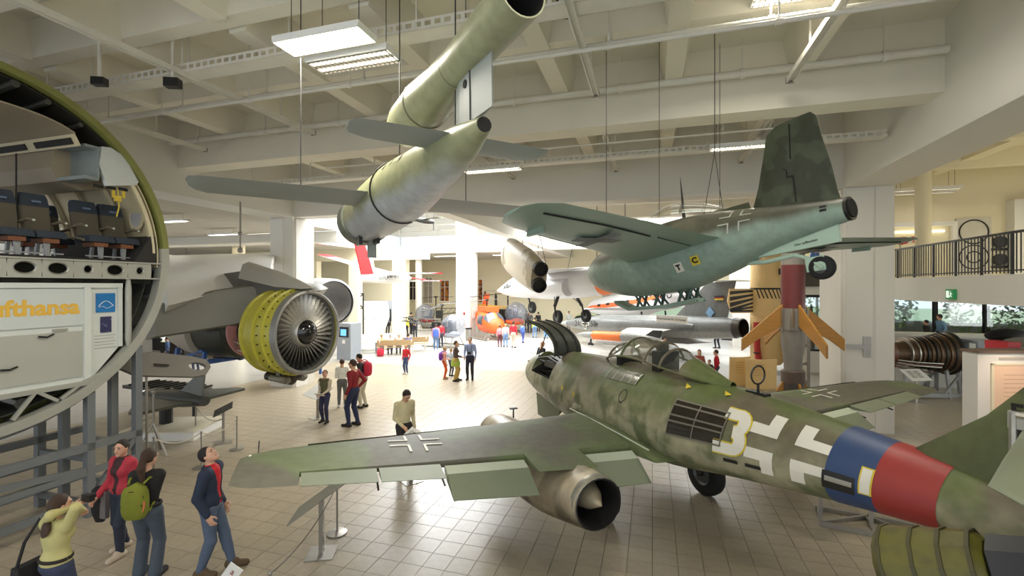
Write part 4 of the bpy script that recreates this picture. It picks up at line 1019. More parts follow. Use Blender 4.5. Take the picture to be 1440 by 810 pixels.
q = MB(); q.tube([(-.065, -3.8, -.12), (-.07, -3.8, -.12)], .03, 8); q.build('jacking_hole', m_intr, kom)
Mk = TM[kom.name]
pl = at(1005, 215, 8.4)
for lx, ly in ((0, -2.95), (0, -3.35)):
    cable(kom, Mk @ Vector((lx, ly, .45)), pl, .006)
cable(kom, pl, (pl.x, pl.y, SL), .008)
for lx, ly, lz in ((-1.4, -2.0, .1), (-.2, -2.2, .62), (1.5, -2.2, .15)):
    p = Mk @ Vector((lx, ly, lz)); cable(kom, p, (p.x, p.y, SL), .006)

# ---- white vertical-take-off jet with swivelling engine pods
m_vj = mat('white_jet_paint', (212, 212, 214), .35, var=.04, scale=1)
m_or = mat('dayglo_orange', (240, 120, 40), .5, var=.06)
m_pod = mat('pod_beige', (186, 178, 162), .5, c2=(148, 138, 116), thr=.52, soft=.02, scale=.7)
VN = at(699, 409, 31.0); VT = at(945, 396, 18.6)
vj = thing('vertical_takeoff_jet', 'white experimental jet with orange band hanging over the far hall', 'aircraft', M=basis(VN, VN - VT))
LV = (VN - VT).length
VB = Body([(0, .02, -.03, .03), (1.2, .34, -.30, .42), (2.6, .60, -.48, .82), (4.2, .72, -.55, 1.0), (6.5, .80, -.62, 1.0), (9.5, .75, -.55, .95), (12.0, .5, -.30, .8), (LV, .3, 0, .62)])
mb = MB(); VB.shell(mb, 0, LV, 30, 24); mb.build('fuselage', m_vj, vj, smooth=50)
q = MB(); VB.shell(q, 10.5, 11.1, 3, 24, .012); q.build('orange_band', m_or, vj, smooth=50)
q = MB(); q.tube([(0, -.02, 0), (0, 1.6, .05)], [.03, .01], 6); q.build('nose_probe', m_gunm, vj)
q = MB(); CB2 = Body([(2.2, .1, .62, .70), (2.9, .38, .6, 1.05), (3.6, .42, .7, 1.2), (4.6, .2, .85, 1.05)]); CB2.shell(q, 2.2, 4.6, 8, 14, 0, 0, PI); q.build('canopy', mat('dark_canopy', (60, 66, 66), .1), vj, smooth=50)
for a in (150, ):
    text('registration', 'X-9517', .42, VB.p(2.35, R(172), .02), VB.p(2.9, R(172)) - VB.p(1.8, R(172)), (0, 0, 1), m_black, vj, .006, bold=.01)
for sd in (-1, 1):
    w = MB(); wing(w, [(sd * .5, -6.4, .85, 3.4, .06), (sd * 3.0, -7.9, .75, 2.2, .06)]); w.build('wing', m_vj, vj, smooth=40)
    it = MB(); it.loft([[Vector((sd * .7 + .42 * math.cos(R(a)), y, -.05 + .45 * math.sin(R(a)))) * 1.0 for a in range(0, 360, 24)] for y in (-6.2, -8.6)], True, (True, True)); it.build('wheel_fairing', m_vj, vj, smooth=40)
    st_ = MB(); wing(st_, [(sd * .25, -LV + 2.2, .3, 1.6, .06), (sd * 1.8, -LV + 1.0, .25, .9, .06)]); st_.build('tailplane', mat('tailplane_ochre', (176, 128, 58), .5), vj, smooth=40)
fv = MB(); fv.loft([[Vector((x, y, z)) for x, y in ((0, y0), (.08, y0 - .5), (.02, y1), (-.02, y1), (-.08, y0 - .5))] for z, y0, y1 in ((.6, -LV + 3.4, -LV + .4), (1.9, -LV + 1.8, -LV + .2))]); fv.build('fin', m_vj, vj)
for k, (x, yy) in enumerate(((-.75, -7.6), (.75, -7.6), (0, -3.8))):
    q = MB(); zb = -1.55 if k < 2 else -1.1
    q.tube([(x * .7, yy, -.35), (x * 1.2, yy - .1, zb + .55)], .09, 8); q.tube([(x * 1.2, yy - .1, zb + .65), (x * 1.25, yy - .25, zb)], .05, 8); q.bar((x * .6, yy + .5, -.35), (x * 1.2, yy - .1, zb + .6), .04); q.build('undercarriage_leg', m_gunm, vj, smooth=40)
    wheel(vj, (x * 1.25 + .12, yy - .25, zb), .36, .2)
def pod(c0, c1, label, rr_=.48):
    y = (c0 - c1).normalized(); L_ = (c0 - c1).length
    t = thing('engine_pod', label, 'engine pod', M=basis(c0, c0 - c1), group='swivelling engine pods')
    def oval(yy, w, h): return [Vector((w * math.cos(2 * PI * j / 24), yy, (h if abs(math.sin(2 * PI * j / 24)) > 0 else h) * math.copysign(abs(math.sin(2 * PI * j / 24)) ** .7, math.sin(2 * PI * j / 24)))) for j in range(24)]
    m = MB(); m.loft([oval(0, .34, .70), oval(-.08, .42, .82), oval(-.9, .48, .9), oval(-L_ * .6, .48, .9), oval(-L_ * .93, .42, .78), oval(-L_, .36, .70)]); m.build('casing', m_pod, t, smooth=50)
    q = MB(); q.loft([oval(-.62, .475, .88), oval(-.66, .485, .895), oval(-.70, .478, .89)], True, (False, False)); q.build('panel_gap', m_gunm, t)
    for z in (-.36, .36):
        q = MB(); q.lathe([(-L_ + .1, .33), (-L_ - .2, .32), (-L_ - .2, .27), (-L_ - .02, .26)], (0, 0, z), (0, 1, 0), 18, (False, True)); q.build('nozzle', mat('nozzle_black', (20, 18, 17), .6), t, smooth=40)
        q = MB(); q.lathe([(.0, .27), (.02, .24), (-.3, .22)], (0, 0, z), (0, 1, 0), 16, (False, True)); q.build('intake', m_intr, t, smooth=40)
    return t
pd = pod(at(715, 356, 24.5), at(758, 389, 19.8), 'beige two-nozzle engine pod tilted up at the wing tip of the white jet')
def hang(p_, lab, r=.012):
    t = thing('suspension_cable', lab, 'cable', p_, 0, 'cables of the engine pods')
    q = MB(); q.tube([(0, 0, 0), (0, 0, SL - p_.z)], r, 5); q.build('wire', m_black, t)
    q = MB(); q.tube([(0, 0, 0), (0, 0, .12)], r * 2.4, 6); q.build('shackle', m_steel, t)
hang(at(757, 368, 21.2), 'thin cable holding the rear of the beige engine pod'); hang(at(735, 344, 23.0), 'thin cable holding the front of the beige engine pod')
pd2 = pod(at(868, 365, 17.0), at(890, 352, 15.0), 'pale engine pod partly hidden behind the belly of the green rocket fighter')
hang(at(879, 348, 16), 'thin cable holding the pale pod behind the green rocket fighter')
for lx, ly, lz in ((-.7, -6.8, 1.0), (.7, -6.8, 1.0), (0, -10.0, .9)):
    p = TM[vj.name] @ Vector((lx, ly, lz)); cable(vj, p, (p.x + lx * 1.2, p.y, SL), .015)

# ---- grey needle-nosed fighter on the far floor
m_star = camo('grey_jet_paint', (112, 114, 112), (104, 106, 104), (152, 152, 148), -.2, .12, .6, None, 1.5, .35)
FN = at(788, 454, 34.5); FT = at(1036, 461, 22.6)
sf = thing('needle_nosed_jet', 'grey needle-nosed jet fighter with orange wing tank parked in the far hall', 'aircraft', M=basis(FN, FN - FT))
LF = (FN - FT).length
SB = Body([(0, .02, -.03, .03), (1.0, .22, -.22, .24), (2.2, .42, -.42, .44), (3.8, .52, -.52, .58), (6, .56, -.6, .62), (9, .62, -.66, .62), (12, .6, -.62, .56), (LF, .5, -.52, .5)])
mb = MB(); SB.shell(mb, .9, LF, 30, 24, cap=(True, False)); mb.build('fuselage', m_star, sf, smooth=50)
mb = MB(); SB.shell(mb, 0, .92, 8, 20); mb.build('radome', mat('radome_pale', (176, 180, 180), .4), sf, smooth=50)
q = MB(); C3 = Body([(1.7, .08, .3, .36), (2.3, .30, .32, .70), (3.0, .34, .38, .80), (4.2, .2, .48, .64)]); C3.shell(q, 1.7, 4.2, 10, 14, 0, 0, PI); q.build('canopy', mat('canopy_olive_tint', (96, 100, 70), .08), sf, smooth=50)
q = MB(); q.lathe([(-LF + .2, .5), (-LF - .35, .46), (-LF - .38, .42), (-LF + .5, .38)], (0, 0, 0), (0, 1, 0), 26, (False, True)); q.build('jet_pipe', mat('jet_pipe_dark', (66, 62, 56), .4, metal=.6), sf, smooth=40)
q = MB(); q.lathe([(-LF - .1, .40), (-LF + .4, .36)], (0, 0, 0), (0, 1, 0), 22, (False, True)); q.build('pipe_bore', m_intr, sf)
for sd in (-1, 1):
    it = MB(); it.loft([[Vector((sd * .55 + r_ * .32 * math.cos(R(a)), y, .02 + r_ * .45 * math.sin(R(a)))) for a in range(0, 360, 24)] for y, r_ in ((-5.0, .9), (-5.2, 1), (-7.5, 1.02), (-10.5, .8), (-12, .3))]); it.build('intake_duct', m_star, sf, smooth=50)
    q = MB(); q.lathe([(-4.4, .02), (-5.2, .2), (-5.6, .2)], (sd * .6, 0, .02), (0, 1, 0), 14); q.build('intake_cone', m_gunm, sf, smooth=40)
    w = MB(); wing(w, [(sd * .55, -7.4, -.1, 3.4, .04), (sd * 2.7, -8.4, -.45, 1.8, .04)]); w.build('wing', mat('wing_light_grey', (168, 168, 160), .3), sf, smooth=40)
    q = MB(); q.lathe([(-5.4, .02), (-6.2, .17), (-7.2, .25), (-9.8, .25), (-11.2, .12), (-11.9, .02)], (sd * 2.95, 0, -.48), (0, 1, 0), 18); tk = q.build('tip_tank', m_star, sf, smooth=50)
    q = MB(); q.lathe([(-7.0, .253), (-9.3, .258)], (sd * 2.95, 0, -.48), (0, 1, 0), 18, (False, False)); q.build('orange_band', m_or, tk, smooth=50)
    for z0 in (-1, 1):
        q = MB(); q.hexa([(sd * 2.94, -10.6, -.48), (sd * 2.96, -10.6, -.48), (sd * 2.96, -11.8, -.48), (sd * 2.94, -11.8, -.48), (sd * 2.94 + z0 * .1, -11.3, -.48 + z0 * .42), (sd * 2.96 + z0 * .1, -11.3, -.48 + z0 * .42), (sd * 2.96 + z0 * .1, -11.9, -.48 + z0 * .42), (sd * 2.94 + z0 * .1, -11.9, -.48 + z0 * .42)]); q.build('tank_fin', m_gunm, tk)
    q = MB(); q.lathe([(-5.8, .02), (-6.6, .18), (-9.8, .2), (-11.4, .02)], (sd * 1.75, 0, -.95), (0, 1, 0), 14); q.build('under_wing_tank', m_star, sf, smooth=50)
    q = MB(); q.tube([(sd * .5, -8.3, -.5), (sd * 1.0, -8.4, -1.5)], .07, 8); q.build('main_leg', m_gunm, sf); wheel(sf, (sd * 1.1, -8.4, -1.5 + .0), .33, .18)
    t = MB(); wing(t, [(sd * .05, -LF + 1.1, 2.35, 1.3, .04), (sd * 1.7, -LF + .5, 2.3, .7, .04)]); t.build('tailplane', mat('tailplane_white', (206, 206, 198), .5), sf, smooth=40)
q = MB(); q.tube([(0, -3.4, -.5), (0, -3.3, -1.5)], .06, 8); q.build('nose_leg', m_gunm, sf); wheel(sf, (0, -3.3, -1.55), .28, .16)
f_ = MB(); f_.loft([[Vector((x, y, z)) for x, y in ((0, y0), (.09, (y0 + y1) / 2), (.02, y1), (-.02, y1), (-.09, (y0 + y1) / 2))] for z, y0, y1 in ((.4, -LF + 3.8, -LF + .5), (2.3, -LF + 1.5, -LF - .1))]); f_.build('fin', m_star, sf, smooth=30)
q = MB(); q.bbox((-.13, -LF + 1.05, 1.45), (-.10, -LF + .55, 1.52)); q.bbox((-.13, -LF + 1.05, 1.52), (-.10, -LF + .55, 1.6), 1); q.bbox((-.13, -LF + 1.05, 1.38), (-.10, -LF + .55, 1.45), 2); q.build('fin_flash', [m_red, m_black, m_yel], sf)
q = MB(); q.prism([(0, .3), (.25, 0), (0, -.3), (-.25, 0)], (-.12, -LF + 1.35, .75), (0, -1, 0), (0, 0, 1), .03); q.build('squadron_badge', mat('badge_blue', (120, 160, 196), .5), sf)
Px = SB.p(3.9, R(172), .02).x - .02
for hx, hz in ((.36, .1), (.1, .36)):
    q = MB(); q.bbox((Px - .012, -3.45 - hx * .95, .02 - hz), (Px + .03, -3.45 + hx * .95, .02 + hz)); q.build('cross_outline', m_markw, sf)
for hx, hz in ((.31, .06), (.06, .31)):
    q = MB(); q.bbox((Px - .02, -3.45 - hx * .95, .02 - hz), (Px + .03, -3.45 + hx * .95, .02 + hz)); q.build('cross_bar', m_black, sf)
text('number', '21', .55, (Px - .02, -2.65, .02), (0, -1, 0), (0, 0, 1), m_gunm, sf, .006); text('number', '53', .55, (Px - .02, -4.27, .02), (0, -1, 0), (0, 0, 1), m_gunm, sf, .006)
sg = thing('name_board', 'white lettered name board hanging beside the grey jet fuselage', 'sign', at(944, 449, 21.5), TM[sf.name].to_euler().z + PI / 2 + PI)
q = MB(); q.bbox((-.86, -.02, -.16), (.86, .02, .17)); q.build('board', m_white, sg)
text('lettering', 'Messerschmitt Me 163 Komet', .135, (0, -.025, 0), (1, 0, 0), (0, 0, 1), m_gunm, sg, .003)
for x in (-.8, .8): 
    q = MB(); q.tube([(x, 0, .16), (x, 0, SL - at(944, 449, 21.5).z)], .005, 5); q.build('hanging_wire', m_steel, sg)

# ---- white business jet behind it
HN = at(826, 437, 40); HT = at(985, 418, 30)
hf = thing('business_jet', 'white business jet with orange cheat line behind the grey fighter', 'aircraft', M=basis(HN, HN - HT))
LH = (HN - HT).length
HB = Body([(0, .1, -.2, .2), (.5, .5, -.55, .55), (1.5, .85, -.85, .95), (6, .95, -.9, 1.0), (LH - 3, .75, -.5, 1.0), (LH, .2, .3, .9)])
mb = MB(); HB.shell(mb, 0, LH, 26, 24); mb.build('fuselage', m_vj, hf, smooth=50)
q = MB(); HB.patch(q, ((.8, R(163)), (9, R(163)), (9, R(182)), (.8, R(182))), 16, 3, .015); q.build('cheat_line', mat('cheat_line_orange', (238, 110, 60), .5), hf, smooth=50)
for k in range(5):
    q = MB(); HB.patch(q, ((2.4 + k * 1.1, R(161)), (2.8 + k * 1.1, R(161)), (2.8 + k * 1.1, R(172)), (2.4 + k * 1.1, R(172))), 2, 2, .025); q.build('cabin_window', m_gunm, hf)
text('registration', 'D-CLOU', .75, HB.p(LH - 3.0, R(172), .05), (0, -1, 0), (0, 0, 1), m_black, hf, .006, bold=.012)
for sd in (-1, 1):
    q = MB(); q.lathe([(-9.4, .3), (-9.5, .38), (-11.4, .36), (-12, .24)], (sd * 1.35, 0, .7), (0, 1, 0), 16); q.build('engine_nacelle', m_vj, hf, smooth=50)
    w = MB(); wing(w, [(sd * .6, -7.0, -.5, 2.6, .08), (sd * 5.0, -5.8, -.2, 1.2, .08)]); w.build('wing', m_vj, hf, smooth=40)
    q = MB(); q.tube([(sd * 1.2, -7.5, -.6), (sd * 1.2, -7.5, -1.75)], .07, 6); q.build('main_leg', m_gunm, hf); wheel(hf, (sd * 1.2, -7.5, -1.7), .3, .2)
q = MB(); q.tube([(0, -1.6, -.7), (0, -1.6, -1.75)], .06, 6); q.build('nose_leg', m_gunm, hf); wheel(hf, (0, -1.6, -1.7), .26, .15)
f_ = MB(); f_.loft([[Vector((x, y, z)) for x, y in ((0, y0), (.1, (y0 + y1) / 2), (.02, y1), (-.02, y1), (-.1, (y0 + y1) / 2))] for z, y0, y1 in ((.7, -LH + 3.2, -LH + .2), (3.2, -LH + 1.0, -LH - .7))]); f_.build('fin', m_vj, hf)

# ---- solar aeroplane hanging at the back left
m_sred = mat('solar_red', (206, 44, 50), .5); m_film = mat('solar_film', (196, 198, 198), .3, c2=(150, 150, 154), thr=.5, scale=2)
SN_, ST_ = at(578, 391, 27.5), at(506, 391, 24.5)
so = thing('solar_aeroplane', 'white and red solar aeroplane hanging in front of the workshop windows', 'aircraft', M=basis(SN_, SN_ - ST_))
LS = (SN_ - ST_).length
XB = Body([(0, .03, -.05, .05), (.4, .2, -.22, .2), (1.6, .28, -.3, .26), (LS, .2, -.24, .2)])
mb = MB(); XB.shell(mb, 0, LS, 16, 18); mb.build('fuselage', m_white, so, smooth=50)
text('name', 'SOLAIR 1', .30, (.27, -2.0, .02), (0, 1, 0), (0, 0, 1), m_gunm, so, .006)
f_ = MB(); f_.loft([[Vector((x, y, z)) for x, y in ((-.05, y0), (.05, y0), (.05, y1), (-.05, y1))] for z, y0, y1 in ((.15, -LS + 1.0, -LS + .55), (1.6, -LS + .75, -LS + .1))]); f_.build('fin', m_white, so)
Vt = ((-.5, 1.95), (0, 0))
rd_ = MB(); rd_.prism([(.05, .15), (.85, .15), (.1, 2.35), (-.15, 2.9), (-.55, 2.6)], (.06, -LS + .0, 0), (0, 1, 0), (0, 0, 1), .08); rd_.build('rudder', m_sred, so)
for sd, xx in ((-1, -6.5), (1, 3.5)):
    w = MB(); wing(w, [(sd * .2, -.9, .25, 1.25, .08), (xx, -.9 + (-.1), 1.55 if sd < 0 else .2, .9, .07)]); wo = w.build('wing', m_film, so, smooth=40)
    e = MB(); wing(e, [(xx * .86, -.88, 1.38 if sd < 0 else .22, .95, .09), (xx * 1.01, -.99, 1.58 if sd < 0 else .21, .9, .09)]); e.build('red_wing_tip', m_sred, so, smooth=40)
q = MB(); q.bbox((-1.1, .9, -.2), (.5, 1.9, -.14)); q.build('foreplane', m_film, so); q = MB(); q.bbox((-1.1, 1.9, -.21), (.5, 2.05, -.13)); q.tube([(0, 0, 0), (0, 1.2, -.1)], .04, 6); q.build('foreplane_edge', m_sred, so)
for lx, ly in ((0, -.8), (0, -LS + .5)):
    p = TM[so.name] @ Vector((lx, ly, .2)); cable(so, p, (p.x, p.y, 13.2 if p.y > 18 else SL), .012)
# ================================================================== AIRLINER SECTION ON ITS STAND (left)
RC = W(-9.28, 4.06, 0); RZ = 4.56; RR = 2.82
RANG = math.atan2(UY, UX)
sec = thing('airliner_fuselage_section', 'cut-open airliner fuselage ring with cabin above and cargo hold below', 'fuselage section', RC, RANG)
m_prim = mat('zinc_primer_green', (128, 130, 70), .5, var=.18, scale=5)
m_ringg = mat('ring_grey', (168, 168, 158), .45, var=.1, metal=.2)
m_skin = mat('skin_alu', (140, 142, 138), .4, metal=.5)
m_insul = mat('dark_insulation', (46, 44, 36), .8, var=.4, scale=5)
m_beige = mat('cabin_beige', (198, 186, 150), .6, var=.05)
m_bin = mat('bin_taupe', (150, 138, 116), .6, var=.06)
def arc(mb, r0, r1, y0, y1, a0, a1, n=40, mi=0):
    rings = []
    for i in range(n + 1):
        a = R(a0 + (a1 - a0) * i / n); c, s_ = math.cos(a), math.sin(a)
        rings.append([Vector((r * c, y, RZ + r * s_)) for r, y in ((r0, y0), (r1, y0), (r1, y1), (r0, y1))])
    return mb.loft(rings, True, (True, True), mi)
D = 2.6
q = MB(); arc(q, RR - .09, RR, 0, .09, 4, 176); arc(q, RR - .11, RR - .09, .0, .16, 4, 176); q.build('upper_frame', m_prim, sec, smooth=40)
q = MB(); arc(q, RR - .15, RR, 0, .09, 184, 364, 48); arc(q, RR - .15, RR - .13, .09, .18, 184, 364, 48); q.build('lower_frame', m_ringg, sec, smooth=40)
q = MB(); arc(q, RR - .012, RR, .09, D, 0, 360, 80); q.build('outer_skin', m_skin, sec, smooth=40)
for y in (.65, 1.2, 1.75, 2.3):
    q = MB(); arc(q, RR - .14, RR - .012, y, y + .03, 0, 360, 60); q.build('frame', m_prim, sec, smooth=40)
for a in range(40, 150, 9):
    q = MB(); p0 = Vector(((RR - .04) * math.cos(R(a)), .1, RZ + (RR - .04) * math.sin(R(a)))); q.bar(p0, p0 + Vector((0, D - .1, 0)), .03, .05); q.build('stringer', m_prim, sec)
for a in list(range(188, 350, 12)):
    q = MB(); p0 = Vector(((RR - .05) * math.cos(R(a)), .1, RZ + (RR - .05) * math.sin(R(a)))); q.bar(p0, p0 + Vector((0, D - .1, 0)), .03, .06); q.build('stringer', m_skin, sec)
q = MB(); arc(q, 2.66, 2.68, .12, D, 38, 142, 40); q.build('crown_insulation', m_insul, sec, smooth=40)
for k, (r0, z0) in enumerate(((.5, 2.55), (.9, 2.42), (1.35, 2.2))):
    q = MB(); q.tube([(r0, .05, RZ + z0), (r0 + .1, 1.0, RZ + z0 - .02), (r0 - .05, D, RZ + z0)], .06 - .012 * k, 8); q.build('crown_duct', mat('duct_dark', (70, 70, 64), .5, metal=.3), sec, smooth=40)
# cabin lining: ceiling, bins, side walls
def sheet(name, pts, y0, y1, th, m):
    mb = MB(); rings = []
    n = len(pts)
    off = []
    for i, (x, z) in enumerate(pts):
        a, b = pts[max(0, i - 1)], pts[min(n - 1, i + 1)]; dx, dz = b[0] - a[0], b[1] - a[1]; l = math.hypot(dx, dz); off.append((x - dz / l * th, z + dx / l * th))
    poly = pts + off[::-1]
    mb.loft([[Vector((x, y, RZ + z)) for x, z in poly] for y in (y0, y1)])
    return mb.build(name, m, sec, smooth=30)
sheet('ceiling_panel', [(x, 2.2 - .16 * (x / 1.25) ** 4 - .02 * abs(x)) for x in [-1.25 + .1 * i for i in range(26)]], .03, D, .025, m_bin)
for sd in (-1, 1):
    s_ = sheet('light_cove', [(sd * 1.25, 2.02), (sd * 1.34, 1.84)] if sd < 0 else [(1.34, 1.84), (1.25, 2.02)], .03, D, .02, m_beige)
    for k in range(2):
        q = MB(); q.hexa([Vector((sd * (1.245 + .075 * t) - sd * .02 * o, .14 + 1.2 * k + .95 * u, RZ + 2.0 - .15 * t - .02 * o)) for o in (0, 1) for t, u in ((.2, 0), (.8, 0), (.8, 1), (.2, 1))]); q.build('air_slot', m_intr, sec)
    # overhead bin: outline in the ring plane, extruded
    poly = [(1.36, 1.84), (1.30, 1.52), (1.42, 1.30), (1.75, 1.20), (2.22, 1.32), (2.30, 1.42), (2.05, 1.86), (1.8, 1.98), (1.5, 1.97)]
    q = MB(); q.loft([[Vector((sd * x, y, RZ + z)) for x, z in poly] for y in (.75, D)]); q.build('overhead_bin', m_bin, sec, smooth=20)
    q = MB(); q.loft([[Vector((sd * x, y, RZ + z)) for x, z in [(1.74, 1.24), (2.22, 1.35), (2.27, 1.42), (2.03, 1.84), (1.8, 1.94), (1.66, 1.92), (1.62, 1.6)]] for y in (.04, .12)]); q.build('bin_end_panel', mat('frosted_panel', (196, 200, 196), .3), sec)
    q = MB(); q.bbox((min(sd * 1.4, sd * 1.62), .05, RZ + 1.3), (max(sd * 1.4, sd * 1.62), .75, RZ + 1.36)); q.bbox((min(sd * 1.4, sd * 1.62), .05, RZ + 1.86), (max(sd * 1.4, sd * 1.62), .75, RZ + 1.9)); q.hexa([Vector((sd * x, y, RZ + z)) for x, z in ((1.62, 1.36), (1.66, 1.36)) for y in (.05, .75)][:0] or [Vector((sd * 1.6, .05, RZ + 1.36)), Vector((sd * 1.63, .05, RZ + 1.36)), Vector((sd * 1.63, .75, RZ + 1.36)), Vector((sd * 1.6, .75, RZ + 1.36)), Vector((sd * 1.6, .05, RZ + 1.86)), Vector((sd * 1.63, .05, RZ + 1.86)), Vector((sd * 1.63, .75, RZ + 1.86)), Vector((sd * 1.6, .75, RZ + 1.86))]); q.build('open_bin_shell', mat('bin_inside_blue_grey', (128, 136, 134), .4), sec)
    for k in range(3):
        q = MB(); q.bar((sd * (1.55 + .2 * k), .08, RZ + 1.215 + .012 * k), (sd * (1.70 + .2 * k), .08, RZ + 1.21 + .012 * k), .02, .05); q.build('reading_light', m_intr, sec)
    # side wall lining
    pts = [(2.64 * math.cos(R(a)), 2.64 * math.sin(R(a))) for a in [-4 + 3 * i for i in range(15)]]
    if sd < 0: pts = [(-x, z) for x, z in pts][::-1]
    sheet('sidewall_panel', pts, .05, D, .02, m_beige)
    for k in range(3):
        y = .42 + .8 * k
        wf = MB(); cx = sd * 2.58; wf.loft([[Vector((sd * (2.555 - .06 * abs(z_ - .55) ** 2 * 2 - o - .06), y + .17 * w_ * math.cos(R(a)), RZ + .80 + .24 * w_ * math.sin(R(a)))) for a in range(0, 360, 24) for z_ in (.55 + .24 * math.sin(R(a)),)] for w_, o in ((1.15, .0), (1.1, .03), (.9, .03), (.86, -.0))], True, (False, False)); wr = wf.build('window_surround', m_beige, sec, smooth=40)
        wp = MB(); wp.loft([[Vector((sd * (2.54 - .06 * (.24 * math.sin(R(a))) ** 2 * 2 - o - .06), y + .15 * math.cos(R(a)), RZ + .80 + .21 * math.sin(R(a)))) for a in range(0, 360, 24)] for o in (0, .01)]); wp.build('window_blind', mat('blind_grey', (178, 176, 176), .4), wr)
    for k in range(4):
        y = .08 + .8 * k if k else .1
        q = MB(); q.loft([[Vector((sd * (2.575 * math.cos(R(a)) + dx), y + dy, RZ + 2.575 * math.sin(R(a)))) for dx, dy in ((0, -.06), (-.05, -.03), (-.05, .03), (0, .06))] for a in range(2, 38, 3)]); q.build('pilaster', m_beige, sec, smooth=50)
    q = MB(); q.hexa([Vector((sd * x, y, RZ + z)) for z, x0, x1 in ((-.1, 2.2, 2.62), (.42, 2.5, 2.60)) for x, y in ((x0, .06), (x1, .06), (x1, D), (x0, D))]); q.build('dado_panel', mat('dado_black', (40, 38, 36), .7), sec)
q = MB(); q.tube([(1.95, .1, RZ + 1.24), (1.97, .1, RZ + .9), (1.93, .1, RZ + .72)], .012, 6); q.bbox((1.9, .07, RZ + 1.0), (1.99, .13, RZ + 1.1)); q.bbox((1.86, .09, RZ + 1.06), (1.9, .12, RZ + 1.24)); q.bbox((2.02, .09, RZ + 1.08), (2.07, .12, RZ + 1.24)); q.build('oxygen_mask', mat('mask_yellow', (206, 180, 60), .5), sec)
# floor beam: a plate with oval lightening holes, one panel per hole
xs = [-2.55 + .42 * i for i in range(13)]
for i in range(12):
    w_ = .40; x = xs[i] + .21; rx = .13 if i not in (9, 11) else .06; ry = .085 if i not in (9, 11) else .06
    q = MB(); q.holed((x, .04, RZ - .26), (1, 0, 0), (0, 0, 1), .42, .27, rx, ry, .03); pnl = q.build('beam_panel', m_ringg, sec)
    q = MB(); 
    for a in range(16):
        a0, a1 = 2 * PI * a / 16, 2 * PI * (a + 1) / 16
    q.loft([[Vector((x + (rx + e) * math.cos(2 * PI * a / 16), .024 - d_, RZ - .26 + (ry + e) * math.sin(2 * PI * a / 16))) for a in range(16)] for e, d_ in ((.02, 0), (.012, .014), (0, 0))], True, (False, False)); q.build('hole_flange', m_alu, pnl, smooth=60)
q = MB(); q.bbox((-2.68, 0, RZ - .125), (2.68, .12, RZ - .10)); q.bbox((-2.62, 0, RZ - .42), (2.66, .12, RZ - .395)); q.build('beam_flange', m_ringg, sec)
q = MB(); q.bbox((-2.6, .26, RZ - .42), (2.6, .29, RZ - .11)); q.build('beam_shade_backing', m_insul, sec)  # added dark plate standing in for the shade seen through the beam holes
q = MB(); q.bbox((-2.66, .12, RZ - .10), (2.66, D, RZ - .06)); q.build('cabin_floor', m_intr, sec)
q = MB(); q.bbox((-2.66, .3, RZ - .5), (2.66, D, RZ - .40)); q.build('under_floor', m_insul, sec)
for x in (-2.1, 2.1):
    q = MB(); z1 = -math.sqrt(2.7 ** 2 - x * x); q.tube([(x, .06, RZ - .4), (x, .06, RZ - .6), (x, .06, RZ + z1 + .15), (x, .06, RZ + z1)], [.03, .05, .05, .025], 10); q.build('floor_strut', m_ringg, sec, smooth=40)
    q = MB(); q.bar((x + .2 * (1 if x > 0 else -1), 1.0, RZ - .45), (x - .5 * (1 if x > 0 else -1), 1.0, RZ - 1.9), .1, .1); q.build('inner_strut', m_skin, sec)
q = MB(); arc(q, 2.60, 2.62, .3, D, 185, 355, 40); q.build('hold_lining', mat('hold_dark_grey', (70, 72, 66), .7), sec, smooth=40)
q = MB(); q.bbox((-2.4, D - .05, RZ - 1.9), (2.4, D, RZ - .42)); q.build('hold_bulkhead', mat('hold_dark_grey', (70, 72, 66), .7), sec)
# bilge truss
zt = -2.22
def ringz(x): return -math.sqrt(2.68 ** 2 - x * x)
q = MB(); q.bar((-1.7, .06, RZ + zt), (1.62, .06, RZ + zt), .07, .07); q.build('truss_chord', m_ringg, sec)
for x in (-1.5, -.75, 0, .75, 1.35):
    for dx in (-.28, .28):
        q = MB(); q.bar((x, .06, RZ + zt), (x + dx, .06, RZ + ringz(min(1.6, abs(x + dx))) + .04), .05, .05); q.build('truss_bar', m_ringg, sec)
for k, x in enumerate((-.5, .2, .7)):
    q = MB(); q.tube([(x, .3, RZ - 2.42), (x + .1, 1.2, RZ - 2.38), (x, D, RZ - 2.44)], .09, 8); q.build('bilge_duct', mat('duct_foil', (110, 110, 106), .35, metal=.6, var=.3, scale=20), sec, smooth=40)
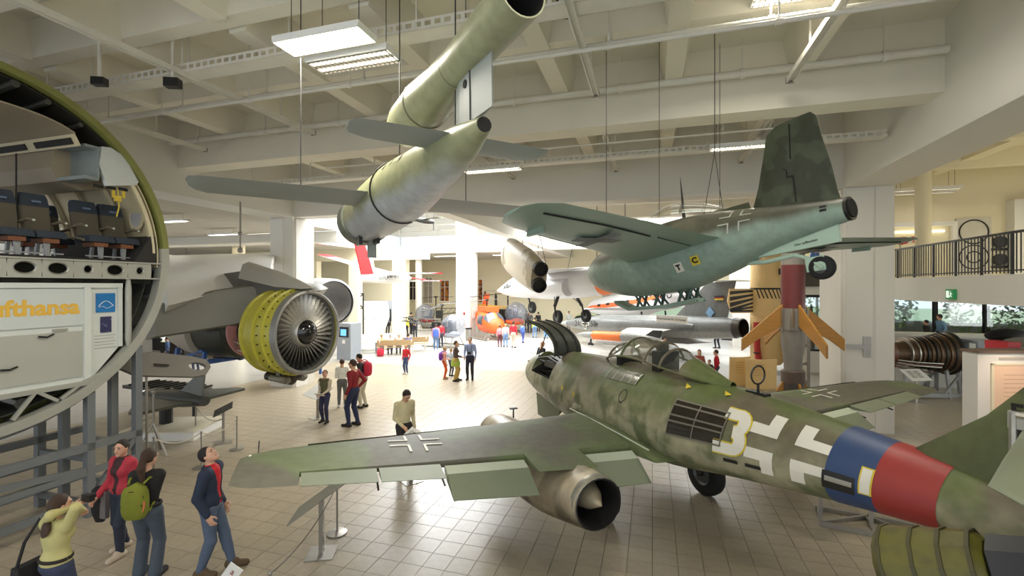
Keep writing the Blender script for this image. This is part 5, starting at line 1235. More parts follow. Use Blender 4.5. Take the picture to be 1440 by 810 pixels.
# seats
m_seatb = mat('seat_navy', (42, 50, 60), .85, var=.08, scale=30); m_seatg = mat('seat_grey_brown', (82, 76, 62), .85, var=.1, scale=30)
m_arm = mat('armrest_tan', (112, 102, 82), .6); m_leg = mat('seat_leg_grey', (150, 152, 154), .4, metal=.4)
def seat_pair(lx, ly, label, n=2):
    M = TM[sec.name] @ Matrix.Translation((lx, ly, RZ - .06)) @ Matrix.Scale(.9, 4)
    t = thing('double_airliner_chair', label, 'seat', M=M, group='airliner cabin seats')
    w = .46
    for k in range(n):
        x = (k - (n - 1) / 2) * w * 1.04
        b = MB(); prof = [(.20, .40, .42), (.23, .6, .45), (.29, .95, .46), (.33, 1.10, .44), (.345, 1.17, .38)]
        b.loft([[Vector((x + sx_ * ww / 2, yy + oy, zz)) for sx_, oy in ((-1, .02), (-.85, -.05), (.85, -.05), (1, .02), (.95, .09), (-.95, .09))] for yy, zz, ww in prof[:3]]); bo = b.build('backrest', m_seatg, t, smooth=35)
        b = MB(); b.loft([[Vector((x + sx_ * ww / 2, yy + oy - .004, zz)) for sx_, oy in ((-1, .02), (-.85, -.055), (.85, -.055), (1, .02), (.95, .09), (-.95, .09))] for yy, zz, ww in [(.288, .93, .47)] + prof[3:]]); b.build('headrest_cover', m_seatb, bo, smooth=35)
        b = MB(); b.bbox((x - .07, .22, 1.0), (x + .07, .236, 1.04)); b.build('headrest_patch', mat('patch_blue_grey', (84, 98, 122), .7), bo)
        b = MB(); b.loft([[Vector((x + sx_ * .225, yy, zz)) for sx_, zz in ((-1, .33), (1, .33), (1, .43 + e), (.8, .46 + e), (-.8, .46 + e), (-1, .43 + e))] for yy, e in ((-.24, -.06), (-.2, .0), (.2, 0))]); b.build('seat_cushion', m_seatb, t, smooth=35)
        b = MB(); b.bbox((x - .12, -.2, .24), (x + .12, .15, .32)); b.build('life_vest_box', mat('vest_box_rust', (120, 74, 46), .7), t)
    for k in range(n + 1):
        x = (k - n / 2) * w * 1.04
        b = MB(); b.tube([(x, .24, .62), (x, .0, .66), (x, -.16, .63)], [.03, .03, .022], 8); b.tube([(x, .25, .6), (x, .2, .42), (x, -.1, .36)], .026, 8); b.build('armrest', m_arm, t, smooth=40)
        b = MB(); b.sphere((x, -.17, .63), .024, 8, 6); b.build('armrest_button', m_flapin, t)
    for x in ((n - 1) / 2 * w * .9, -(n - 1) / 2 * w * .9):
        b = MB(); b.hexa([Vector((x - .03, -.15, 0)), Vector((x + .03, -.15, 0)), Vector((x + .03, -.10, 0)), Vector((x - .03, -.10, 0)), Vector((x - .045, -.15, .33)), Vector((x + .045, -.15, .33)), Vector((x + .045, -.10, .33)), Vector((x - .045, -.10, .33))]); b.bar((x, .16, 0), (x, .1, .33), .05); b.build('seat_leg', m_leg, t)
    b = MB(); b.bar((-(n / 2) * w, -.12, .05), ((n / 2) * w, -.12, .05), .025); b.build('cross_bar', m_leg, t)
    return t
seat_pair(1.95, .36, 'navy and brown double airliner seat beside the cabin side wall')
seat_pair(.80, .36, 'navy and brown double airliner seat at the middle of the cabin cut')
seat_pair(-.9, .36, 'navy and brown double airliner seat deep at the hidden cabin side')
seat_pair(1.55, 1.5, 'darker double airliner seat in the second row of the cabin')
q = MB()
for k, y in enumerate((.6, 1.7)):
    q = MB(); q.tube([(.78, y, RZ - .06), (.78, y, RZ + 1.6)], .012, 6); q.build('cabin_pole', m_intr, sec)
# cargo container
M_ = TM[sec.name] @ Matrix.Translation((0, .14, RZ - 2.18))
con = thing('cargo_container', 'white metal air cargo container with golden lettering inside the hold', 'container', M=M_)
m_cont = mat('container_white', (208, 212, 206), .4, var=.05); m_contl = mat('container_grey_panel', (172, 172, 162), .45, var=.05)
q = MB(); q.loft([[Vector((x, y, z)) for x, z in ((-2.0, .55), (-1.55, 0), (1.55, 0), (2.02, .55), (2.02, 1.66), (-2.0, 1.66))] for y in (0, 1.5)]); q.build('body', m_cont, con)
q = MB(); q.bbox((-2.0, -.03, .96), (1.42, 0, 1.58)); q.build('upper_curtain', mat('curtain_pale', (196, 202, 198), .3, var=.05), con)
q = MB(); q.bbox((-1.6, -.025, .08), (1.42, 0, .86)); dr_ = q.build('lower_door', m_contl, con)
for x in (-.9, .0, .9):
    q = MB(); q.tube([(x - .1, -.05, .82), (x, -.07, .80), (x + .1, -.04, .84)], .016, 6); q.build('door_handle', m_gunm, dr_)
q = MB(); q.tube([(.35, -.05, .36), (.45, -.06, .35), (.55, -.04, .38)], .016, 6); q.build('door_handle', m_gunm, dr_)
for (x, z) in ((-.2, .91), (1.1, .90)):
    q = MB(); q.bbox((x - .1, -.035, z - .02), (x + .1, -.0, z + .02)); q.build('hinge', m_alu, con)
q = MB(); q.bbox((-2.02, -.045, 1.60), (2.03, 0, 1.68)); q.bbox((-1.57, -.045, -.03), (1.57, .0, .05)); q.bbox((1.42, -.06, .02), (1.52, 0, 1.62)); q.bbox((1.96, -.04, .52), (2.03, 0, 1.62)); q.build('edge_rail', m_cont, con)
text('lettering', 'Lufthansa', .34, (1.36, -.034, 1.27), (1, 0, 0), (0, 0, 1), mat('gold_lettering', (222, 176, 66), .4), con, .003, 'RIGHT', bold=.012)
q = MB(); q.bbox((1.62, -.02, 1.16), (1.92, 0, 1.5)); pb = q.build('blue_poster', mat('poster_blue', (22, 112, 176), .4), con)
ar = MB(); ar.tube([(1.65 + .24 * i / 12, -.024, 1.27 + .09 * math.sin(PI * i / 12)) for i in range(13)], .006, 4); ar.tube([(1.66 + .22 * i / 8, -.024, 1.25 + .02 * math.sin(i)) for i in range(9)], .004, 4); ar.build('print_line', m_white, pb)
q = MB(); q.bbox((1.69, -.02, .80), (1.86, 0, 1.08)); pb = q.build('navy_poster', mat('poster_navy', (44, 44, 84), .35, c2=(120, 120, 160), thr=.62, scale=14), con)
for k in range(5):
    q = MB(); q.bbox((1.6, -.008, .74 - .055 * k), (1.94 - .04 * (k % 2), 0, .752 - .055 * k)); q.build('print_line', m_contl, con)
# steel stand
std = thing('steel_stand', 'grey painted steel frame stand carrying the fuselage ring', 'stand', RC, RANG)
m_std = mat('stand_grey', (112, 116, 118), .45, var=.06)
def sb(p, q_, w=.12, h=.12):
    b = MB(); b.bar(p, q_, w, h); b.build('beam', m_std, std)
for x in (-2.3, -1.3, 1.5, 2.28):
    for y in (.1, .75, 1.4):
        zt_ = RZ - math.sqrt(RR ** 2 - x * x) - .02 if abs(x) < 2.8 else 2
        sb((x, y, 0), (x, y, zt_ if y > .2 or abs(x) < 2 else zt_))
for y in (.1, 1.4):
    sb((-2.4, y, 1.22), (2.34, y, 1.22)); sb((-2.4, y, .78), (2.34, y, .78), .1, .1); sb((-2.4, y, .30), (2.34, y, .30), .1, .1)
    sb((-1.3, y, 1.15), (1.5, y, .82), .09, .09)
for x in (-2.3, -1.3, 1.5, 2.28): 
    sb((x, .1, 1.0), (x, 1.4, 1.0), .09, .09); sb((x, .1, .22), (x, 1.4, .22), .09, .09)
sb((1.5, .1, .3), (2.28, .1, 1.2), .09, .09)
cr_ = MB(); 
arc2 = MB(); arc(arc2, RR + .004, RR + .10, .2, .3, 215, 325, 24); arc2.build('cradle', m_std, std, smooth=40)
arc2 = MB(); arc(arc2, RR + .004, RR + .10, 1.3, 1.4, 215, 325, 24); arc2.build('cradle', m_std, std, smooth=40)

# ================================================================== BIG TURBOFAN AND WING
EC = at(430, 467, 12.8)
EA = Vector((-.93, .37, 0)).normalized()        # from the fan backwards
eng = thing('turbofan_engine', 'large uncowled turbofan engine with yellow-green fan case and silver fan', 'engine', M=basis(EC, -EA))
m_ycase = mat('fan_case_yellow_green', (190, 184, 70), .4, var=.2, scale=6)
m_blade = mat('titanium_blade', (190, 188, 180), .38, metal=.6, var=.06)
m_core = mat('core_dark', (70, 68, 62), .45, metal=.5, var=.35, scale=9)
q = MB(); q.lathe([(.12, 1.06), (.16, 1.10), (.14, 1.15), (-.02, 1.17), (-.02, 1.05)], (0, 0, 0), (0, 1, 0), 48, (False, False)); q.build('inlet_ring', mat('inlet_grey', (150, 150, 146), .4, metal=.5), eng, smooth=40)
q = MB(); q.lathe([(.02, 1.165), (-.25, 1.16), (-.27, 1.21), (-.32, 1.21), (-.34, 1.15), (-.62, 1.13), (-.64, 1.19), (-.72, 1.19), (-.74, 1.12), (-1.05, 1.12), (-1.07, 1.17), (-1.12, 1.17), (-1.14, 1.08), (-1.14, .9)], (0, 0, 0), (0, 1, 0), 48, (False, False)); fc = q.build('fan_case', m_ycase, eng, smooth=30)
for k in range(30):
    a = 2 * PI * k / 30
    for y in (-.16, -.48):
        q = MB(); p0 = Vector((1.135 * math.cos(a), y, 1.135 * math.sin(a))); q.tube([p0, p0 * 1.0 + Vector((math.cos(a), 0, math.sin(a))) * .05], .018, 5); q.build('bolt', m_gunm, fc)
q = MB(); q.bbox((.0, 0, 0), (.0001, .0001, .0001)) if False else None
q = MB(); a = R(205); q.box((1.17 * math.cos(a), -.85, 1.17 * math.sin(a)), (.06, .22, .22), Matrix.Rotation(-a, 3, 'Y')); q.build('data_plate', m_intr, fc)
q = MB(); q.lathe([(-.02, 1.05), (-.5, 1.06)], (0, 0, 0), (0, 1, 0), 48, (False, False)); q.build('shroud_liner', mat('liner_grey', (110, 110, 106), .5), eng, smooth=40)
bl = MB()
rings = []
for i in range(6):
    t = i / 5; r_ = .38 + t * .66; tw = R(28 + 30 * t); ch = .12 + .03 * t
    a = Vector((math.cos(tw) * ch, -.10 + math.sin(tw) * .0, 0)); dx, dy = math.sin(PI / 2 - tw) * ch, math.cos(PI / 2 - tw) * ch
    rings.append([Vector((-dx * .9, dy * .9 - .12, r_)), Vector((0, .012 - .12, r_)), Vector((dx * .9, -dy * .9 - .12, r_)), Vector((0, -.012 - .12, r_))])
bl.loft(rings); blade_me = bl.mesh('fan_blade', m_blade, 30)
for k in range(38):
    o = bpy.data.objects.new('fan_blade', blade_me); COL.objects.link(o); o.parent = eng; o.matrix_basis = Matrix.Rotation(2 * PI * k / 38, 4, 'Y')
q = MB(); q.lathe([(-.3, .02), (-.3, 1.03)], (0, 0, 0), (0, 1, 0), 36, (False, False)); q.build('stator_disc', mat('stator_dark', (66, 64, 60), .5), eng)
q = MB(); q.lathe([(-.2, .42), (-.02, .40), (.05, .34)], (0, 0, 0), (0, 1, 0), 32, (False, False)); q.build('hub_ring', m_blade, eng, smooth=50)
q = MB(); q.lathe([(.03, .34), (.12, .30), (.20, .22), (.25, .12), (.27, .01)], (0, 0, 0), (0, 1, 0), 28); q.build('spinner', mat('spinner_black', (20, 20, 22), .15, coat=.5), eng, smooth=60)
q = MB(); q.lathe([(-1.1, .9), (-1.2, .62), (-1.5, .52), (-2.4, .50), (-2.5, .60), (-2.9, .62), (-3.0, .66)], (0, 0, 0), (0, 1, 0), 32, (False, False)); q.build('core_case', m_core, eng, smooth=30)
q = MB(); q.lathe([(-2.05, .50), (-2.05, .78), (-2.12, .78), (-2.12, .50)], (0, 0, 0), (0, 1, 0), 40, (False, False)); q.build('pink_flange', mat('flange_pink', (196, 140, 138), .4), eng, smooth=30)
q = MB(); q.lathe([(-2.1, .70), (-2.3, .84), (-3.4, .86), (-3.5, .84)], (0, 0, 0), (0, 1, 0), 36, (False, False)); rc = q.build('rear_case', mat('rear_case_dark', (64, 66, 58), .4, metal=.4, var=.3, scale=10), eng, smooth=30)
q = MB(); q.lathe([(-3.5, .84), (-3.6, .95), (-4.4, .80), (-5.0, .62), (-5.05, .5), (-4.6, .4)], (0, 0, 0), (0, 1, 0), 32, (False, True)); q.build('exhaust_cowl', mat('cowl_beige_grey', (176, 168, 152), .45, var=.06), eng, smooth=40)
random.seed(11)
for k in range(26):
    a = R(random.uniform(120, 330)); y0 = random.uniform(-1.2, -1.9); r0 = random.uniform(.56, .72); da = random.uniform(-.5, .5)
    q = MB(); q.tube([(r0 * math.cos(a + da * t), y0 - .35 * t * (1 if k % 2 else 2.2), (r0 + .03 * math.sin(3 * t)) * math.sin(a + da * t)) for t in (0, .33, .66, 1)], random.choice((.018, .025, .04)), 6); q.build('pipe', m_alu if k % 3 else m_core, eng, smooth=40)
for k in range(12):
    a = R(150 + 12 * k); q = MB(); q.tube([(.87 * math.cos(a), -2.3, .87 * math.sin(a)), (.89 * math.cos(a + .1), -2.8, .89 * math.sin(a + .1)), (.88 * math.cos(a), -3.45, .88 * math.sin(a))], .016, 5); q.build('pipe', m_core if k % 2 else m_alu, eng, smooth=40)
for k, (x, y, z, r_) in enumerate(((-.25, -.5, -1.28, .13), (.1, -.55, -1.3, .16), (.4, -.4, -1.26, .1), (-.5, -.7, -1.18, .12), (.62, -.35, -1.2, .08), (.25, -.9, -1.25, .12))):
    q = MB(); q.tube([(x, y + .22, z), (x, y + .16, z - .02), (x, y - .25, z)], [r_ * .7, r_, r_], 14); q.tube([(x, y, z + r_), (x * .9, y, z + .25)], .05, 6); q.build('gearbox_unit', m_core if k % 2 else mat('gearbox_grey', (132, 130, 120), .4, metal=.5), eng, smooth=40)
pyl = MB(); pyl.loft([[Vector((x, y, z)) for x, y, z in ((-.12, y0, z0), (.12, y0, z0), (.12, y0, z1), (-.12, y0, z1))] for y0, z0, z1 in ((.1, 1.18, 1.24), (-.6, 1.15, 1.5), (-2.0, .8, 1.75), (-3.6, .8, 1.6))]); pyl.build('pylon', mat('pylon_grey', (112, 110, 102), .5), eng)
pc = MB(); pc.loft([[Vector((x * w_, y, z0 + h * abs(c_))) for x, c_ in ((-1, 0), (-.6, .8), (0, 1), (.6, .8), (1, 0))] for y, w_, z0, h in ((.3, .06, 1.22, .02), (0, .2, 1.2, .15), (-.8, .3, 1.25, .4), (-2.2, .34, 1.5, .5))], True); pc.build('pylon_fairing', mat('wing_pale_grey', (176, 174, 164), .45, var=.05), eng, smooth=50)
lt = MB(); lt.sphere((-.12, -2.1, 1.62), .04); lt.build('mounting_lug', m_gunm, eng)
for k, (x, y) in enumerate(((-.6, -3.3), (.6, -3.3), (-.6, -4.5), (.6, -4.5))):
    q = MB(); q.bar((x, y, -1.05), (x * .9, y, -.6), .1, .1); q.build('cradle_post', mat('stand_blue', (40, 86, 156), .45), eng)
for y in (-3.3, -4.5):
    q = MB(); q.bar((-.65, y, -.95), (.65, y, -.95), .1, .14); q.build('cradle_cross_beam', mat('stand_blue', (40, 86, 156), .45), eng)
for x in (-.6, .6):
    q = MB(); q.bar((x, -3.3, -.95), (x, -4.5, -.95), .1, .12); q.bar((x, -3.3, -.6), (x, -4.5, -.95), .06); q.build('cradle_rail', mat('stand_blue', (40, 86, 156), .45), eng)
# airliner wing behind the ring, carrying the pylon
wgA, wgB = at(452, 386, 14.0), at(236, 372, 10.6)
wg_ = thing('airliner_wing', 'pale grey airliner wing stub reaching from the fuselage ring to the engine pylon', 'wing', at(330, 390, 13.2))
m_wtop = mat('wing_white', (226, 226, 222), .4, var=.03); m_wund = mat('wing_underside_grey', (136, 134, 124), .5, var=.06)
LE = [at(236, 430, 11.6), at(320, 408, 13.4), at(378, 396, 15.0)]; TE = [at(214, 360, 14.4), at(310, 357, 17.2), at(388, 356, 19.6)]
rg = []
for a, b, th in zip(LE, TE, (.95, .75, .55)):
    n_ = 8; ring = []
    for i in range(n_ + 1):
        t = i / n_; p = a.lerp(b, t); p = p + Vector((0, 0, th * .5 * math.sin(PI * t ** .6) )); ring.append(p)
    for i in range(n_ - 1, 0, -1):
        t = i / n_; p = a.lerp(b, t) - Vector((0, 0, th * .55 * math.sin(PI * t ** .7))); ring.append(p)
    rg.append(ring)
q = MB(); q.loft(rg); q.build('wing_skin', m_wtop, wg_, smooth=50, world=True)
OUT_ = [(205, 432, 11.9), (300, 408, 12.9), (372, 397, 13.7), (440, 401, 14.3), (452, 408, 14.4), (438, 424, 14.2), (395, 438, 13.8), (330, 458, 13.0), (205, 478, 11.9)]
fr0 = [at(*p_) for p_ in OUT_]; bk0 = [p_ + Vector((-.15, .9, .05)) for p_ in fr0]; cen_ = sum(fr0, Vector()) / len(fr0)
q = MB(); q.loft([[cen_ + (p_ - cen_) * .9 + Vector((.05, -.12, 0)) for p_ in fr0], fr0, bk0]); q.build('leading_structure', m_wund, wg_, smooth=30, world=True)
pr = at(338, 352, 15.0)
q = MB(); q.tube([pr, (pr.x, pr.y, 6.75)], .03, 8); q.build('hanging_rod', m_steel, wg_, world=True)
q = MB(); q.sphere(pr + Vector((0, 0, .55)), .07); q.sphere(pr, .09); q.build('rod_joint', m_steel, wg_, world=True)
for k in range(2):
    q = MB(); p = at(356 + 12 * k, 366 - k, 19.0); q.tube([p, p + Vector((.2, .3, -.05)), p + Vector((.45, .5, -.16))], .03, 6); q.build('flap_track', m_gunm, wg_, smooth=40, world=True)
# detached grey wing panel lying lower, with an oval hole at its tip
pnl_ = thing('wing_panel', 'flat grey wing panel with oval hole at its rounded tip beside the stand', 'wing', at(250, 515, 10.2))
ez = Vector((0, 0, 1)); P0 = at(190, 508, 9.2); P1 = at(296, 516, 10.3); exp = (P1 - P0).normalized(); eyp = Vector((-.2, .5, .84)); eyp = (eyp - exp * eyp.dot(exp)).normalized()
Lp = (P1 - P0).length
q = MB()
out = [(-.6, -.33), (Lp - .35, -.27), (Lp - .1, -.2), (Lp, 0), (Lp - .1, .15), (Lp - .4, .2), (-.6, .23)]
c_in = (Lp - .28, -.02); N_ = 24
def ray_poly(poly, c, a):
    best = None; dx, dy = math.cos(a), math.sin(a)
    for i in range(len(poly)):
        x0, y0 = poly[i]; x1, y1 = poly[(i + 1) % len(poly)]
        ex_, ey_ = x1 - x0, y1 - y0; den = dx * ey_ - dy * ex_
        if abs(den) < 1e-9: continue
        t = ((x0 - c[0]) * ey_ - (y0 - c[1]) * ex_) / den; u_ = ((x0 - c[0]) * dy - (y0 - c[1]) * dx) / den
        if t > 0 and -1e-6 <= u_ <= 1 + 1e-6 and (best is None or t < best): best = t
    return (c[0] + dx * best, c[1] + dy * best)
nn_ = exp.cross(eyp)
def pp(xy, o): return P0 + exp * xy[0] + eyp * xy[1] + nn_ * o
O_ = [ray_poly(out, c_in, 2 * PI * j / N_) for j in range(N_)]; I_ = [(c_in[0] + .17 * math.cos(2 * PI * j / N_), c_in[1] + .085 * math.sin(2 * PI * j / N_)) for j in range(N_)]
vs = [pp(p, .04) for p in O_] + [pp(p, .04) for p in I_] + [pp(p, -.04) for p in I_] + [pp(p, -.04) for p in O_]
fs = [(a * N_ + j, a * N_ + (j + 1) % N_, ((a + 1) % 4) * N_ + (j + 1) % N_, ((a + 1) % 4) * N_ + j) for a in range(4) for j in range(N_)]
q.add(vs, fs); q.build('panel', mat('panel_grey_brown', (116, 112, 104), .5, var=.06), pnl_, world=True)
q = MB(); q.bar(pp((.3, -.05), .05), pp((.55, -.05), .05), .12, .03); q.build('access_cover', m_core, pnl_, world=True)
q = MB(); q.tube([pp((.2, -.2), 0), Vector((pp((.2, 0), 0).x, pp((.2, 0), 0).y, 0))], .022, 8); q.build('support_post', m_steel, pnl_, world=True)
# second grey circular cowl ring behind the column
cw = thing('engine_cowl', 'round grey engine cowl half standing behind the left column', 'engine cowl', (-8.0, 20.5, 0))
q = MB(); cc = at(470, 425, 20.5); q.lathe([(0, .95), (.1, 1.05), (1.2, 1.1), (2.4, 1.0), (2.4, .9), (.1, .92)], cc, Vector((.75, -.6, 0)) * -1, 36, (False, False)); q.build('cowl_ring', mat('cowl_grey', (150, 150, 152), .45), cw, smooth=40, world=True)
q = MB(); q.bar((cc.x - .9, cc.y + .7, 0), (cc.x - .9, cc.y + .7, cc.z - .9), .1); q.bar((cc.x - 1.6, cc.y + 1.2, 0), (cc.x - 1.6, cc.y + 1.2, cc.z - .9), .1); q.build('stand_leg', mat('stand_blue', (40, 86, 156), .45), cw, world=True)
# ================================================================== EXHIBITS ON THE RIGHT
m_woodf = mat('fin_plywood_ochre', (172, 122, 54), .5, var=.2, scale=3, stretch=(1, 1, 6))
m_rred = mat('rocket_dark_red', (104, 44, 44), .5, var=.2, scale=4); m_rgry = mat('rocket_grey', (128, 122, 114), .5, var=.18, scale=4)
rp = Vector((395 / 650 * 11.8, 11.8, 0))
rk = thing('stage_rocket', 'upright dark red and grey rocket with ochre plywood fins before the right pillar', 'rocket', rp, R(12))
q = MB(); q.lathe([(0, .30), (.08, .30), (.1, .25), (1.55, .25)], n=24); q.build('booster', mat('rocket_dark_grey', (84, 78, 74), .5, var=.2, scale=5), rk, smooth=30)
q = MB(); q.lathe([(1.55, .27), (1.85, .27), (1.86, .26), (1.87, .24)], n=24); q.build('coupling_ring', mat('rocket_brown_ring', (92, 76, 68), .5), rk, smooth=30)
q = MB(); q.lathe([(1.87, .20), (2.2, .22), (2.5, .27), (2.9, .27)], n=24); q.build('waist', m_rgry, rk, smooth=40)
q = MB(); q.lathe([(2.9, .29), (3.45, .29)], n=24); q.build('fin_collar', m_rgry, rk, smooth=40)
for k in range(8):
    a = 2 * PI * k / 8; q = MB(); q.bar((.3 * math.cos(a), .3 * math.sin(a), 2.9), (.3 * math.cos(a), .3 * math.sin(a), 3.45), .07, .05); q.build('collar_rib', m_steel, rk)
q = MB(); q.lathe([(3.45, .27), (4.55, .27)], n=24); q.build('red_body', m_rred, rk, smooth=40)
q = MB(); q.lathe([(4.55, .27), (4.9, .26), (5.6, .16), (5.95, .02)], n=24); q.build('nose', m_rgry, rk, smooth=40)
for k in range(4):
    a = PI * k / 2 - .22; d = Vector((math.cos(a), math.sin(a), 0))
    q = MB(); q.prism([(.26, 3.55), (.26, 3.02), (.95, 2.62), (1.3, 2.36), (1.3, 2.66)], rp * 0, d, (0, 0, 1), .05); q.build('upper_fin', m_woodf, rk)
    if True:
        q = MB(); q.prism([(.25, 1.6), (.25, .9), (.85, .35), (.85, .7)], (0, 0, 0), d, (0, 0, 1), .05); q.build('lower_fin', m_woodf, rk)
fr_t = thing('steel_ladder_frame', 'grey steel ladder frame standing behind the upright rocket', 'frame', Vector((rp.x + .65, rp.y + .75, 0)), R(10))
for x in (-.22, .22):
    q = MB(); q.bar((x, 0, 0), (x, 0, 3.3), .1, .1); q.build('upright', m_steel, fr_t)
for k in range(6):
    q = MB(); q.bar((-.22, 0, .4 + .5 * k), (.22, 0, .4 + .5 * k), .07, .07); q.build('rung', m_steel, fr_t)
# fire extinguisher bracket plate on the pillar
q = MB(); p_ = W(5.62, 14.94, 2.35); t = thing('wall_bracket', 'small steel bracket plate fixed to the right pillar', 'bracket', p_, BANG); q.bbox((-.09, -.02, -.28), (.09, .02, .28)); q.build('plate', m_steel, t); q = MB(); q.bbox((-.5, -.05, -.05), (.06, -.01, .05)); q.build('arm', m_steel, t)
# large cream rocket with striped fins
m_crk = mat('cream_rocket', (222, 190, 132), .5, var=.06); m_stripe = mat('stripe_black', (36, 32, 30), .5)
cp = Vector((358 / 650 * 22, 22.0, 0))
ck_ = thing('cream_rocket', 'tall cream rocket body with black striped fins and red legs', 'rocket', cp, R(5))
q = MB(); q.lathe([(.35, .62), (.5, .70), (2.6, .70), (2.62, .68), (2.66, .70), (6.0, .70)], n=32); q.build('body', m_crk, ck_, smooth=40)
q = MB(); q.lathe([(3.86, .705), (3.94, .705)], n=32, cap=(False, False)); q.build('black_band', m_stripe, ck_, smooth=40)
for k in range(9):
    a = R(200 + 14 * k); q = MB(); q.tube([(.708 * math.cos(a), .708 * math.sin(a), 3.88), (.708 * math.cos(a + .24), .708 * math.sin(a + .24), 3.45)], .028, 5); q.build('band_stripe', m_stripe, ck_)
for sd in (-1, 1):
    q = MB(); q.prism([(.65, 3.90), (.70, 2.75), (1.75, 2.75), (1.95, 3.3), (1.85, 3.90)], (0, 0, 0), (sd, 0, 0), (0, 0, 1), .1); fnn = q.build('fin', m_crk, ck_)
    for k in range(6):
        z0 = 3.88 - .2 * k; q = MB(); za = 3.86 - .36 * k * .55; zb = 3.8 - .2 * k
        q.prism([(.72, 3.84 - .19 * k), (.72, 3.75 - .19 * k), (1.86, 3.62 - .30 * k if 3.62 - .30 * k > 2.8 else 2.8), (1.86, 3.78 - .27 * k if 3.78 - .27 * k > 2.9 else 2.9)], (0, -.052 if sd > 0 else -.052, 0), (sd, 0, 0), (0, 0, 1), .012); q.build('stripe', m_stripe, fnn)
for x in (-.78, .62):
    q = MB(); q.tube([(x - .05, -.5, 2.35), (x - .02, -.5, 1.2), (x + .12, -.5, 0)], .14, 10); lg_ = q.build('red_leg', mat('leg_red', (176, 48, 40), .45), ck_, smooth=40)
    for z in (1.9, .9): 
        q = MB(); q.tube([(x - .03, -.5, z), (x - .03, -.5, z + .06)], .15, 10); q.build('leg_band', m_stripe, lg_)
q = MB(); q.prism([(0, 0), (.3, 0), (.3, .28), (0, .28)], (.1, -.74, 4.55), (1, 0, 0), (0, 0, 1), .03); q.build('name_plate', m_gunm, ck_)
# cream text boards at its foot
for k, (px, py, w_, rz, lab) in enumerate(((1040, 541, 1.0, .25, 'cream folded text board in front of the cream rocket, wider one behind'), (1070, 546, 1.15, -.1, 'cream curved text board in front of the cream rocket, nearer one'))):
    t = thing('text_board', lab, 'info board', ground(px, py), rz, 'cream text boards')
    q = MB(); q.loft([[Vector((x, .12 * math.sin(PI * (x / w_ + .5)) * -1 + dy, z)) for dy in (-.02, .02)] + [] for x, z in ()] or [[Vector((x, -.12 * math.cos(PI * x / w_) + dy, z)) for z, dy in ((0, -.02), (1.15, -.06), (1.15, -.02), (0, .02))] for x in [(-.5 + i / 8) * w_ for i in range(9)]]); q.build('panel', m_crk, t, smooth=30)
    for i in range(5):
        q = MB(); q.bbox((-.3 * w_, -.155 - .03 * (.95 - .1 * i), .93 - .1 * i), (.05 * w_ + .04 * (i % 2), -.15 - .02, .945 - .1 * i)); q.build('text_line', m_woodf, t)
# cut-open jet engine on a stand, lower right
ep = at(1297, 496, 17.0)
je = thing('sectioned_jet_engine', 'bronze ribbed jet engine compressor on a grey stand beyond the right pillar', 'engine', M=basis(ep, Vector((1, -.05, 0))))
m_brz = mat('engine_bronze', (104, 84, 66), .35, metal=.6, var=.3, scale=8); m_brz2 = mat('engine_rust', (112, 66, 50), .5, var=.35, scale=10)
prof = [(-1.15, .42), (-.8, .46), (-.5, .52), (0, .56), (.5, .66), (.75, .74)]
q = MB(); q.lathe(prof, (0, 0, 0), (0, 1, 0), 32); q.build('compressor_case', m_brz, je, smooth=30)
for k in range(8):
    y = -.38 + .14 * k; r_ = interp([p[0] for p in prof], [p[1] for p in prof], y)
    q = MB(); q.lathe([(y, r_ - .01), (y, r_ + .045), (y + .05, r_ + .05), (y + .05, r_ - .01)], (0, 0, 0), (0, 1, 0), 32, (False, False)); q.build('stage_ring', m_gunm if k % 2 else m_brz, je, smooth=30)
for y in (-.75, -.5): 
    q = MB(); q.lathe([(y, .45), (y, .56), (y + .04, .56), (y + .04, .45)], (0, 0, 0), (0, 1, 0), 32, (False, False)); q.build('flange', m_alu, je, smooth=30)
q = MB(); q.lathe([(.75, .74), (.8, .80), (.86, .80), (.9, .72), (.9, .2)], (0, 0, 0), (0, 1, 0), 32, (False, False)); q.build('intake_ring', m_gunm, je, smooth=30)
q = MB(); q.lathe([(.8, .16), (1.15, .14), (1.3, .05)], (0, 0, 0), (0, 1, 0), 16); q.build('shaft', m_steel, je, smooth=40)
q = MB(); q.lathe([(-1.15, .44), (-1.6, .50), (-1.9, .40)], (0, 0, 0), (0, 1, 0), 24); q.build('turbine_case', m_brz2, je, smooth=40)
for k in range(10):
    a = R(180 + random.uniform(-20, 160)); q = MB(); q.tube([(.5 * math.cos(a), -1.2, .5 * math.sin(a)), (.62 * math.cos(a), -.6, .66 * math.sin(a)), (.72 * math.cos(a), .2, .74 * math.sin(a))], .025, 5); q.build('pipe', m_alu if k % 2 else m_brz2, je, smooth=40)
for y in (-.9, .55):
    for x in (-.5, .5):
        q = MB(); q.bar((x, y, -ep.z), (x * .7, y, -.55), .09, .09); q.build('stand_leg', mat('stand_light_grey', (156, 158, 160), .45), je)
for x in (-.5, .5):
    q = MB(); q.bar((x, -1.0, -ep.z + .12), (x, .95, -ep.z + .12), .1, .14); q.bar((x, .9, -ep.z + .1), (x * .8, .85, -.1), .09, .09); q.bar((x, .35, -ep.z + .15), (x, .85, -.75), .07, .07); q.build('stand_rail', mat('stand_light_grey', (156, 158, 160), .45), je)
